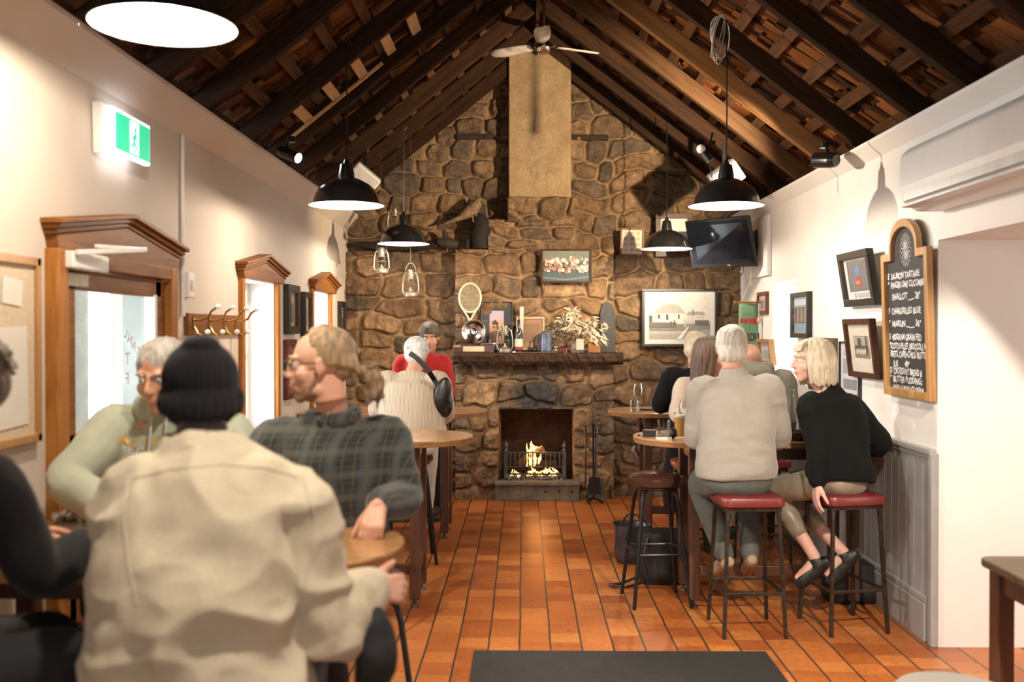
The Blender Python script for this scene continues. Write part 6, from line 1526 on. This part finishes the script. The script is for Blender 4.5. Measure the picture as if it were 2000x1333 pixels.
# ---- R3 : black coat
J = standpose(1.265, 7.28, .05, 1.60, head=(1.27, 7.32, 1.485), elL=(1.00, 7.34, 1.08), wrL=(1.10, 7.55, 1.05), hyaw=-.35, hpit=-.25)
person('person with short blonde hair and long black coat at the far right table', J, 'coat', fabric('black_coat_wool', (.008, .008, .010), (.005, .005, .006), 200, .4, .03), M['black_vinyl'], M['black_vinyl'], 'fair',
    hair_short(.014, .0, True, 5, .0, 0), hairmat('short_blonde_hair', (.42, .33, .2), (.72, .63, .47), 80), dict(loose=1.1, hemz=.33, hema=.24, hemb=.19, neck=.075, slr=1.12), face=False, vox=.009, topvox=.011)
# ---- R4 : brown hair behind the grey jumper
pinkish = fabric('oatmeal_knit', (.50, .40, .33), None, 200)
J = seatpose(1.27, 6.80, PI, head=(1.265, 6.70, 1.455), nkb=(1.27, 6.74, 1.31), hyaw=-PI/2-.35, shL=(1.45, 6.76, 1.25), shR=(1.085, 6.76, 1.25), knL=(1.36, 6.36, .79), knR=(1.20, 6.36, .79), anL=(1.33, 6.52, .40), anR=(1.24, 6.52, .40), elL=(1.50, 6.66, 1.06), elR=(1.03, 6.66, 1.06), wrL=(1.38, 6.42, 1.05), wrR=(1.15, 6.42, 1.05))
person('person with long brown hair and oatmeal sleeve almost hidden behind the grey jumper', J, 'jumper', pinkish, plain('patterned_trousers', (.20, .18, .15), .5, var=.9, scale=90), M['black_vinyl'], 'fair', hair_locks(.24, 9, True, .008), hairmat('brown_hair', (.035, .018, .010), (.10, .055, .03), 80), face=True, vox=.009, topvox=.011)
# ---- R5 : hoodie, back view
sage = fabric('sage_hoodie', (.25, .24, .19), (.20, .19, .15), 220)
def hood_r5(root, J, lat, up):
    mb = MB(); nk = J['nkb']; f = up.cross(lat); f = -f if f.dot(J['head']-nk) > 0 else f
    b = V((0, -1, 0))
    for k in range(9):
        a = PI*k/8; mb.ell(nk + V((math.cos(a)*.085, -.045*math.sin(a)-.02, .045)), (.04, .035, .045), None, 10, 8)
    mb.ell(nk + V((0, -.09, .0)), (.10, .045, .075), None, 14, 10); mb.ell(nk + V((0, -.105, -.05)), (.065, .035, .055), None, 14, 10)
    blob('hood', mb, sage, root, .009, 3, folds(.006, (9, 9, 20), 2))
J = seatpose(1.66, 6.98, 0, head=(1.62, 7.14, 1.41), nkb=(1.64, 7.03, 1.32), shL=(1.45, 7.0, 1.29), shR=(1.83, 7.0, 1.29), hpit=-.45, knL=(1.55, 7.36, .78), knR=(1.78, 7.36, .78), elR=(1.90, 7.08, 1.03), elL=(1.42, 7.08, 1.03), wrR=(1.80, 7.30, 1.04), wrL=(1.52, 7.30, 1.04), anL=(1.55, 7.2, .36), anR=(1.78, 7.2, .36))
person('balding person in a sage hooded top sitting beyond the grey jumper, back to the camera', J, 'hooded_top', sage, plain('navy_trousers', (.03, .035, .06), .8), M['black_vinyl'], 'fair', None, None, dict(loose=1.15, slr=1.15), face=False, vox=.009, topvox=.010, collar=hood_r5, shoulder=1.08)
# ---- L5 : cream ribbed jumper
def rib_mat():
    m, nt, b = nodes('cream_rib_knit'); tc = nt.nodes.new('ShaderNodeTexCoord'); w = nt.nodes.new('ShaderNodeTexWave'); w.wave_type = 'BANDS'; w.bands_direction = 'X'; w.inputs['Scale'].default_value = 34; w.inputs['Distortion'].default_value = 1.0; w.inputs['Detail'].default_value = 1
    link(nt, tc.outputs['Object'], w.inputs[0]); c = ramp(nt, w.outputs[0], [(.05, (.40, .31, .22)), (.45, (.60, .50, .385)), (.9, (.68, .58, .46))])
    link(nt, c, b.inputs['Base Color']); b.inputs['Roughness'].default_value = .95; bump(nt, b, w.outputs[0], .6, .008); return m
cream = rib_mat()
J = seatpose(-.795, 7.03, 0, head=(-.775, 7.19, 1.45), nkb=(-.79, 7.08, 1.325), shL=(-.975, 7.04, 1.265), shR=(-.60, 7.04, 1.265), elL=(-1.04, 7.10, 1.05), elR=(-.56, 7.10, 1.03), wrL=(-.93, 7.36, 1.05), wrR=(-.64, 7.36, 1.05), knL=(-.88, 7.42, .78), knR=(-.70, 7.42, .78), anL=(-.87, 7.22, .36), anR=(-.70, 7.22, .36), hpit=-.25)
R_, gj = person('white-haired woman in a cream ribbed jumper sitting back to the camera, left of the fireplace', J, 'jumper', cream, fabric('white_trousers', (.62, .59, .53), None, 200), M['black_vinyl'], 'fair', hair_short(.013, 0, False, 7, 0, 30), hairmat('white_hair', (.42, .41, .40), (.80, .79, .77), 70),
    dict(loose=1.14, hemz=.905, hema=.245, hemb=.19, slr=1.30, neck=.085, mid=1.22), face=False, vox=.009, topvox=.009, folds_=folds(.007, (4, 4, 4), 3, .3))
t = thing('crossbody_bag', 'black crossbody bag slung over the cream jumper', 'bag', (-.66, 6.93, 1.03)); off = V((-.66, 6.93, 1.03))
def onback(px, py, Yg=6.8, out=.012):
    bv = BVHTree.FromObject(gj, bpy.context.evaluated_depsgraph_get()); o_ = V(gj.parent.location); r = ray(px, py)
    h = bv.ray_cast(CAM - o_, r); return (h[0] + o_ - r.normalized()*out) if h[0] is not None else P(px, py, Yg)
pts = [onback(x, y) for x, y in ((800, 690), (812, 698), (826, 712), (838, 727), (848, 742), (856, 756))]
mb = MB(); 
for a_, b_ in zip(pts[:-1], pts[1:]): mb.bar(a_-off, b_-off, .035, .006, up=(0, -1, .2))
mb.build('strap', M['black_vinyl'], t)
mb = MB(); cB = onback(862, 775, 6.95); mb.ell(cB, (.065, .05, .14), (0, .25, 0), 18, 12); mb.ell(cB + V((.02, .02, -.05)), (.06, .05, .10), (0, -.1, 0), 16, 12); blob('pouch', mb, M['black_vinyl'], t, .009, 4, folds(.004, (9, 9, 9), 2))
# ---- L6 : red jumper man
J = standpose(-.845, 8.58, PI, 1.70, head=(-.805, 8.50, 1.565), hyaw=PI+.1, hpit=-.2, elL=(-.63, 8.50, 1.10), wrL=(-.66, 8.28, 1.06), elR=(-1.10, 8.50, 1.10), wrR=(-1.0, 8.28, 1.06), shL=(-.69, 8.56, 1.36), shR=(-1.05, 8.56, 1.36))
person('dark-haired man in a red jumper facing the camera behind the far left table', J, 'jumper', fabric('red_wool', (.40, .02, .018), (.28, .012, .012), 200), plain('dark_trousers', (.015, .016, .022), .8), M['black_vinyl'], 'tan', hair_short(.012, .006, True, 8), hairmat('dark_hair', (.02, .012, .008), (.07, .045, .03), 70), dict(loose=1.05), vox=.009, topvox=.011)
# ---- L4 : blond man with glasses
def plaid_mat():
    m, nt, b = nodes('plaid_flannel'); tc = nt.nodes.new('ShaderNodeTexCoord'); mp = nt.nodes.new('ShaderNodeMapping'); mp.inputs['Rotation'].default_value = (0, 0, .45); link(nt, tc.outputs['Object'], mp.inputs[0])
    ws = []
    for dr, sc in (('X', 4.6), ('Z', 4.2), ('X', 13.8), ('Z', 12.6)):
        w = nt.nodes.new('ShaderNodeTexWave'); w.wave_type = 'BANDS'; w.bands_direction = dr; w.inputs['Scale'].default_value = sc; w.inputs['Distortion'].default_value = .5; w.inputs['Detail'].default_value = 1; link(nt, mp.outputs[0], w.inputs[0]); ws.append(w.outputs[0])
    base = ramp(nt, tnoise(nt, mp.outputs[0], 3, 3), [(.3, (.012, .018, .021)), (.7, (.024, .032, .032))])
    c = mixc(nt, ramp(nt, ws[0], [(.55, (0,)*3), (.9, (.75,)*3)]), base, (.060, .075, .078)); c = mixc(nt, ramp(nt, ws[1], [(.6, (0,)*3), (.9, (.6,)*3)]), c, (.08, .085, .08))
    c = mixc(nt, ramp(nt, ws[2], [(.93, (0,)*3), (.98, (.7,)*3)]), c, (.12, .085, .045)); c = mixc(nt, ramp(nt, ws[3], [(.93, (0,)*3), (.98, (.4,)*3)]), c, (.13, .10, .065))
    link(nt, c, b.inputs['Base Color']); b.inputs['Roughness'].default_value = .95; b.inputs['Sheen Weight'].default_value = .2; return m
plaid = plaid_mat(); hm_dblond = hairmat('dark_blond_hair', (.10, .058, .028), (.40, .27, .14), 75)
def hair_pony(root, c, F, s, m):
    X = hx(c, F, s); mb = MB(); mb.ell(X(0, -.034, .046), (.081*s, .090*s, .080*s), F, 20, 14); mb.ell(X(0, -.062, -.01), (.056*s, .048*s, .05*s), F, 16, 12); rr = random.Random(6)
    tie = V((0, -.125, -.035))
    for k in range(34):
        a = -1.9 + 3.8*k/33; x = math.sin(a)*.080; z = .03 + math.cos(a)*.092; st_ = V((x*.74, .026 if abs(a) < .7 else .010, z-.012 if abs(a) < 1.2 else z)); md = V((x*1.02, -.03, z*1.0+.004)); m2 = V((x*.55, -.104, z*.5-.012))
        mb.tube(catmull([X(*st_), X(*md), X(*m2), X(*tie)], [0]*4, 4)[0], [.0075*s]*13, 7)
    for k in range(18):
        j = lambda q: V((rr.uniform(-q, q), rr.uniform(-q, q), rr.uniform(-q, q))); mb.tube(catmull([X(*tie), X(*(tie + V((0, -.03, .005)) + j(.012))), X(*(tie + V((0, -.055, -.035)) + j(.022))), X(*(tie + V((0, -.05, -.065)) + j(.025))), X(*(tie + V((0, -.035, -.095)) + j(.030)))], [0]*5, 3)[0], [q*s for q in [.012]*3 + [.012]*6 + [.009, .007, .006, .003]], 7)
    hr = blob('hair', mb, m, root, .0048, 2, hairpost(.003, (70, 70, 20), 6))
    strands(root, c, F, s, m, 60, lambda r: [tie + V((r.uniform(-.02, .02), 0, 0)), tie + V((r.uniform(-.03, .03), -.04+r.uniform(-.03, .02), r.uniform(-.03, .04))), tie + V((r.uniform(-.05, .05), -.06+r.uniform(-.03, .03), r.uniform(-.12, .0)))])
    # beard
    mb = MB()
    for sx in (-1, 1): mb.tube([X(sx*.063, .006, -.02), X(sx*.058, .016, -.055), X(sx*.046, .036, -.088), X(sx*.022, .064, -.107), X(0, .072, -.110)], [.005*s, .009*s, .013*s, .013*s, .013*s], 10); mb.tube([X(sx*.026, .080, -.062), X(sx*.024, .077, -.085)], [.006*s, .009*s], 8)
    mb.tube([X(-.022, .085, -.052), X(0, .094, -.049), X(.022, .085, -.052)], [.005*s, .006*s, .005*s], 8)
    mb.ell(X(0, .029, -.080), (.0545*s, .0545*s, .040*s), F, 20, 14); mb.ell(X(0, .068, -.102), (.026*s, .021*s, .019*s), F, 14, 10)
    blob('beard', mb, hairmat('beard_hair', (.17, .085, .04), (.32, .175, .085), 120), root, .0045, 2, hairpost(.0015, (120, 120, 60), 2))
    # glasses
    L = V(root.location); mb = MB()
    for sx in (-1, 1):
        pts = [X(sx*.033 + .024*math.copysign(abs(math.cos(a))**.7, math.cos(a)), .106, .004 + .017*math.copysign(abs(math.sin(a))**.7, math.sin(a))) - L for a in [2*PI*k/20 for k in range(20)]]
        mb.tube(pts, .0024, 6, closed=True); mb.tube([X(sx*.057, .105, .008)-L, X(sx*.077, .085, .010)-L, X(sx*.083, -.005, .010)-L, X(sx*.082, -.022, -.008)-L], .0018, 6)
    mb.tube([X(-.009, .106, .008)-L, X(0, .109, .011)-L, X(.009, .106, .008)-L], .0016, 6); gg = mb.build('glasses', M['black_metal'], root, True)
    mb = MB()
    for sx in (-1, 1): mb.ell(X(sx*.033, .106, .004)-L, (.022*s, .0008, .016*s), F)
    mb.build('lens', M['glass'], gg, True)
def collar_l4(root, J, lat, up):
    n = J['nkb']; mb = MB(); F = Matrix.Rotation(J['yaw'], 3, 'Z')
    for k in range(13):
        a = -PI*.78 + 1.56*PI*k/12; mb.ell(n + F @ V((math.sin(a)*.082, -math.cos(a)*.068, .012 - .03*(1-math.cos(a))*.5)), (.025, .025, .028), None, 10, 8)
    blob('collar', mb, plaid, root, .007, 2)
    mb = MB(); mb.ell(n + F @ V((0, .065, -.07)), (.055, .05, .085), F, 16, 12); blob('undershirt', mb, plain('black_cotton', (.01, .01, .012), .9), root, .008, 3)
J = seatpose(-.655, 3.36, 2.55, head=(-.672, 3.27, 1.515), nkb=(-.64, 3.33, 1.345), chs=(-.65, 3.34, 1.16), hyaw=PI/2+.14, hpit=-.06, shL=(-.47, 3.40, 1.27), shR=(-.815, 3.26, 1.27),
             elL=(-.415, 3.25, 1.135), elR=(-.93, 3.12, 1.09), wrL=(-.455, 3.055, 1.085), wrR=(-.98, 2.98, 1.04), knL=(-.62, 3.0, .76), knR=(-.85, 3.02, .76), anL=(-.60, 3.2, .36), anR=(-.84, 3.2, .36))
# upper arm hangs, forearm comes forward over the table
J['elL'] = V((-.405, 3.32, 1.075)); J['wrL'] = V((-.452, 3.09, 1.085))
L4, g4 = person('bearded blond man with glasses and a ponytail in a dark plaid shirt, face in profile', J, 'shirt', plaid, plain('black_trousers', (.014, .014, .017), .8), M['black_vinyl'], 'fair', hair_pony, hm_dblond, dict(loose=1.12, hemz=.86, hema=.20, hemb=.17, slr=1.15, cuff=.86, neck=.08), vox=.005,
    hands={'L': dict(d=(-.12, -.60, -.62), t=(-1, .1, .2), n=(-.1, .5, -.9), curls=((.5, .5, .3), (.65, .6, .4), (.8, .7, .4), (.9, .8, .4)), thumb=(.75, .45, .25), spread=.1), 'R': dict(t=(1, 0, 0), n=(0, 0, -1))}, folds_=folds(.009, (5, 5, 9), 12, .6), collar=collar_l4)
# ---- L2 : hoodie man facing the camera
sage2 = fabric('pale_green_hoodie', (.36, .385, .30), (.29, .31, .24), 220)
def hood_l2(root, J, lat, up):
    mb = MB(); n = J['nkb']
    for k in range(15):
        a = 2*PI*k/15; mb.ell(n + V((math.sin(a)*.10, .03 + math.cos(a)*.085, .03 + .02*math.cos(a))), (.035, .035, .045), None, 10, 8)
    blob('hood', mb, sage2, root, .008, 3, folds(.005, (9, 9, 20), 2))
    mb = MB(); mb.tube([n + V((-.02, -.10, .0)), n + V((-.025, -.13, -.14))], .004, 6); mb.tube([n + V((.03, -.10, .0)), n + V((.03, -.13, -.12))], .004, 6); mb.build('drawstring', fabric('cord', (.5, .5, .45)), root, True, world=True)
J = seatpose(-1.20, 3.52, PI, head=(-1.225, 3.36, 1.475), nkb=(-1.24, 3.46, 1.335), chs=(-1.22, 3.50, 1.17), hyaw=PI-.15, hpit=-.25, shL=(-1.03, 3.48, 1.27), shR=(-1.415, 3.46, 1.30),
             elR=(-1.50, 3.26, 1.13), wrR=(-1.27, 3.06, 1.055), elL=(-.96, 3.26, 1.08), wrL=(-1.12, 3.02, 1.055), knL=(-1.1, 3.12, .78), knR=(-1.33, 3.12, .78), anL=(-1.1, 3.3, .36), anR=(-1.33, 3.3, .36))
L2, g2b = person('grey-haired man in a pale green hoodie facing the camera, partly hidden by the black beanie', J, 'hooded_top', sage2, plain('dark_jeans', (.03, .035, .05), .8), M['black_vinyl'], 'tan', hair_short(.008, 0, False, 12, 0, 0), hairmat('grey_hair', (.16, .14, .12), (.42, .39, .35), 70), dict(loose=1.16, hemz=.80, hema=.21, hemb=.18, slr=1.22, cuff=.95), vox=.006, folds_=folds(.008, (5, 5, 8), 6), collar=hood_l2)
bv = BVHTree.FromObject(g2b, bpy.context.evaluated_depsgraph_get()); of = V(g2b.parent.location)
def print_on(bvh, of, root, name, mat, items):
    mb = MB()
    for ch, px, py, size, rot in items:
        vs, fs = textmesh(ch, 1, bold=.012); cr, sr = math.cos(rot), math.sin(rot); out = []; ok = True
        for u, v in vs:
            x = px + (u*cr - v*sr)*size; y = py - (u*sr + v*cr)*size; r = ray(x, y); h = bvh.ray_cast(CAM-of, r)
            if h[0] is None: ok = False; break
            out.append(h[0] - r.normalized()*.003)
        if ok: mb.add(out, fs)
    if mb.v: mb.build(name, mat, root)
cols = [(242, 862, .1), (262, 869, .1), (284, 868, 0), (302, 862, -.1), (318, 857, -.1), (336, 860, -.1)]
ym = plain('print_yellow', (.50, .30, .07), .8)
for it in [(ch, x, y+8, 26, r) for ch, (x, y, r) in zip('MCSSIN', cols)] + [('GUN', 262, 912, 26, 0)]: print_on(bv, of, g2b.parent, 'yellow_letter', ym, [it])
print_on(bv, of, g2b.parent, 'white_lettering', plain('print_white', (.65, .66, .6), .8), [('&Co', 272, 893, 26, 0)])
# ---- L1 : far left, cut off
navy = fabric('charcoal_jumper', (.014, .013, .013), (.008, .008, .008), 200, .4, .06)
J = seatpose(-1.47, 2.36, -.45, head=(-1.40, 2.48, 1.50), nkb=(-1.42, 2.43, 1.345), chs=(-1.45, 2.38, 1.17), hyaw=1.05, hpit=-.1, shL=(-1.58, 2.50, 1.27), shR=(-1.265, 2.33, 1.27), elR=(-1.19, 2.42, 1.04), wrR=(-1.13, 2.70, 1.055), elL=(-1.6, 2.68, 1.05), wrL=(-1.42, 2.80, 1.05),
             hipR=(-1.40, 2.31, .815), hipL=(-1.52, 2.42, .815), knR=(-1.09, 2.50, .80), knL=(-1.25, 2.72, .78), anR=(-1.15, 2.45, .36), anL=(-1.3, 2.6, .36), toR=(.8, .5, -.1), toL=(.8, .5, -.1))
person('dark-haired person in a charcoal jumper cut off by the left edge of the photo', J, 'jumper', navy, plain('black_shorts', (.012, .012, .014), .85), M['black_vinyl'], 'tan', hair_short(.012, 0, True, 15), hairmat('dark_brown_hair', (.035, .02, .012), (.16, .10, .06), 70), dict(loose=1.12, hemz=.80, hema=.20, slr=1.15, cuff=.98), barelegs=True, vox=.006, folds_=folds(.008, (5, 5, 8), 16), jaw=1.0)
# ---- L3 : beanie and beige jacket
beige = fabric('stone_cotton_jacket', (.52, .455, .34), (.44, .38, .275), 160, .3, .15, .06, 3)
J = seatpose(-.745, 2.30, 0, head=(-.815, 2.50, 1.455), nkb=(-.78, 2.43, 1.325), chs=(-.755, 2.34, 1.14), wst=(-.75, 2.28, .96), hyaw=.35, hpit=-.15, shL=(-.915, 2.37, 1.235), shR=(-.585, 2.36, 1.225),
             elL=(-.955, 2.40, .985), elR=(-.475, 2.34, .93), wrL=(-.90, 2.64, 1.03), wrR=(-.40, 2.56, .955), knL=(-.86, 2.70, .76), knR=(-.60, 2.70, .76), anL=(-.86, 2.5, .36), anR=(-.58, 2.5, .36))
def jacketfold(co, no):
    f = folds(.022, (4.5, 4.5, 6), 31, 1.1)(co, no)
    # vertical drape lines across the back and bunching at the elbows
    w = n3(f, (13, 5, 3.2), 40); g = 1-np.abs(n3(f, (5.5, 5.5, 9), 41))*2.2
    e_ = 1-np.abs(n3(f, (11, 11, 17), 43))*2
    return f + no*((w*.009 + np.clip(g, 0, 1)*.012 + e_*.0035)[:, None])
def collar_l3(root, J, lat, up):
    mb = MB(); n = J['nkb']; 
    for k in range(17):
        a = 2*PI*k/17; mb.ell(n + V((math.sin(a)*.088 - .01, .01 + math.cos(a)*.078, .018)), (.026, .026, .032), None, 10, 8)
    blob('collar', mb, beige, root, .007, 3, folds(.004, (12, 12, 20), 9))
def beanie(root, c, F, s, m):
    X = hx(c, F, s); mb = MB(); mb.ell(X(0, -.018, .048), (.095*s, .112*s, .100*s), F, 24, 16); mb.ell(X(0, -.030, -.012), (.094*s, .098*s, .070*s), F, 24, 14); mb.ell(X(.0, -.045, .125), (.05*s, .06*s, .032*s), F, 16, 10)
    for k in range(22):
        a = -2.5 + 5.0*k/21; mb.ell(X(math.sin(a)*.094, -math.cos(a)*.108-.018, -.035 + .03*(1-math.cos(a))), (.013*s, .013*s, .030*s), F, 8, 8)
    def post(co, no):
        Fi = np.array(F.transposed()); l = (co-np.array(c)) @ Fi.T; a = np.arctan2(l[:, 0], -l[:, 1]-.018)
        return co + no*((.0016*np.sin(a*46))[:, None])
    blob('beanie', mb, fabric('black_knit', (.008, .007, .009), (.005, .005, .006), 300, .5, .05), root, .005, 4, post)
    mb = MB(); mb.ell(X(0, -.062, -.078), (.062*s, .045*s, .04*s), F, 16, 10); blob('hair', mb, hairmat('nape_hair', (.02, .015, .012), (.07, .05, .04), 90), root, .006, 2, hairpost(.003))
L3, g3 = person('man in a black beanie and crumpled beige jacket in the foreground, back to the camera', J, 'jacket', beige, plain('charcoal_trousers', (.018, .018, .022), .8), M['black_vinyl'], 'fair', beanie, M['black_frame'],
    dict(loose=1.20, hemz=.70, hema=.235, hemb=.185, slr=1.34, cuff=.97, neck=.085, mid=1.14), vox=.006, topvox=.007, shoulder=1.14, folds_=jacketfold, collar=collar_l3, face=True,
    hands={'R': dict(d=(.75, .5, -.05), t=(-.2, .3, 1), n=(-.5, .8, 0), curl=(.7, .8, .5), s=1.05), 'L': dict(t=(1, 0, 0), n=(0, 0, -1))})
# seams on the jacket: yoke line and sleeve seams drawn as thin welts following the cloth
bv3 = BVHTree.FromObject(g3, bpy.context.evaluated_depsgraph_get()); of3 = V(g3.parent.location)
def welt(pix, name='seam', r=.0022):
    pts = []
    for (x0_, y0_), (x1_, y1_) in zip(pix[:-1], pix[1:]):
        for k in range(8):
            q = k/8; rr_ = ray(x0_ + (x1_-x0_)*q, y0_ + (y1_-y0_)*q); h = bv3.ray_cast(CAM-of3, rr_)
            if h[0] is not None: pts.append(h[0] - rr_.normalized()*.001)
    if len(pts) > 3: mb = MB(); mb.tube(pts, r, 6); mb.build(name, beige, g3.parent, True)
welt([(262, 935), (330, 918), (430, 908), (520, 915), (590, 935)]); welt([(590, 925), (612, 1010), (606, 1090), (588, 1180)]); welt([(250, 940), (240, 1020), (252, 1110), (268, 1190)])
# dark jacket hanging from the stool beside him
t = thing('hanging_jacket', 'black jacket hanging beside the beige jacket over the stool', 'jacket', (-.33, 2.42, 0)); mb = MB(); c0 = P(715, 1215, 2.42)
limb(mb, [P(690, 1195, 2.42), P(720, 1215, 2.42), P(735, 1270, 2.40), P(728, 1333, 2.4), P(715, 1420, 2.4)], [.03, .045, .05, .045, .02], 4, 12); limb(mb, [P(640, 1200, 2.42), P(690, 1195, 2.42)], [.03, .035], 3, 10)
blob('jacket_body', mb, plain('black_jacket', (.012, .012, .014), .8), t, .008, 3, folds(.01, (9, 9, 12), 4))
# ================================================================ light and camera
sc = bpy.context.scene
w = bpy.data.worlds.new('world'); sc.world = w; w.use_nodes = True
bg = w.node_tree.nodes['Background']; bg.inputs[0].default_value = (.93, .96, 1, 1); bg.inputs[1].default_value = 4.0
def spot(name, pos, aim, e, col, ang, blend=.5, r=.03):
    l = bpy.data.lights.new(name, 'SPOT'); l.energy = e; l.color = col; l.spot_size = R(ang); l.spot_blend = blend; l.shadow_soft_size = r
    o = bpy.data.objects.new(name, l); COL.objects.link(o); o.location = pos; o.rotation_euler = (V(aim)-V(pos)).to_track_quat('-Z', 'Y').to_euler(); return o
WARM = (1, .78, .52)
spot('spot_right', S_R + V((-.08, .12, .0)), (-.2, 9.8, 3.0), 640, WARM, 75, .6, .02)
spot('spot_left', S_L + V((.1, -.05, 0)), (2.0, 6.9, 3.0), 260, WARM, 55, .8, .02)
spot('spot_left_wall', S_L + V((.1, -.05, 0)), (2.1, 5.6, 1.9), 150, (1, .96, .90), 80, .8, .02)
spot('spot_front', S_A + V((.15, .05, -.02)), (.3, 6.2, .6), 200, (1, .92, .82), 80, .7, .02)
def area(name, pos, aim, e, sx, sy, col):
    l = bpy.data.lights.new(name, 'AREA'); l.energy = e; l.shape = 'RECTANGLE'; l.size = sx; l.size_y = sy; l.color = col
    o = bpy.data.objects.new(name, l); COL.objects.link(o); o.location = pos; o.rotation_euler = (V(aim)-V(pos)).to_track_quat('-Z', 'Y').to_euler(); return o
area('rear_fill', (.2, -1.8, 1.5), (.2, 6, .9), 36, 3.2, 1.4, (1, .96, .90))  # unseen fill added behind the camera; the rear wall has no window
spot('assumed_floor_spot', (1.5, 2.3, 2.75), (2.0, 4.3, 0), 420, (1, .88, .72), 74, .25, .04)  # unseen spot, assumed out of frame, lighting the near right floor
spot('added_fill_spot_left', (-.2, 1.9, 2.9), (-.3, 3.6, 0), 150, (1, .86, .7), 80, .6, .06)  # unseen spot added above the frame to brighten the left foreground
area('daylight_door', (XL-2.2, 4.0, 1.9), (.0, 4.5, 1.0), 110, 1.8, 1.8, (.95, .97, 1))
area('daylight_window_1', (XL-2.2, 6.54, 1.9), (.5, 6.6, 1.0), 90, 1.6, 1.6, (.95, .97, 1))
area('daylight_window_2', (XL-2.2, 8.50, 1.9), (.5, 8.5, 1.0), 70, 1.6, 1.6, (.95, .97, 1))
area('daylight_window_3', (XR+.9, 8.1, 1.5), (0, 8, 1.0), 12, .7, .9, (.95, .97, 1))
area('assumed_side_room_light', (4.1, 3.2, 1.6), (2.0, 4.9, .6), 30, 1.6, 1.6, (1, .95, .88))  # unseen light assumed in the side room; the wall there has no opening
cam = bpy.data.cameras.new('camera'); co = bpy.data.objects.new('camera', cam); COL.objects.link(co)
co.location = CAM; co.rotation_euler = cam_eul; cam.lens = 35; cam.sensor_width = 36; cam.clip_end = 200
cam.dof.use_dof = True; cam.dof.focus_distance = 7.2; cam.dof.aperture_fstop = 1.9
sc.camera = co
sc.view_settings.view_transform = 'Standard'; sc.view_settings.look = 'None'; sc.view_settings.gamma = 1; sc.view_settings.use_curve_mapping = False
sc.view_settings.exposure = 0.35
sc.cycles.max_bounces = 7; sc.cycles.diffuse_bounces = 4; sc.cycles.glossy_bounces = 3; sc.cycles.transparent_max_bounces = 12; sc.cycles.transmission_bounces = 4
sc.cycles.caustics_reflective = False; sc.cycles.caustics_refractive = False; sc.cycles.sample_clamp_indirect = 6
sc.cycles.use_denoising = True
sc.cycles.use_adaptive_sampling = True; sc.cycles.adaptive_threshold = .035; sc.cycles.adaptive_min_samples = 16
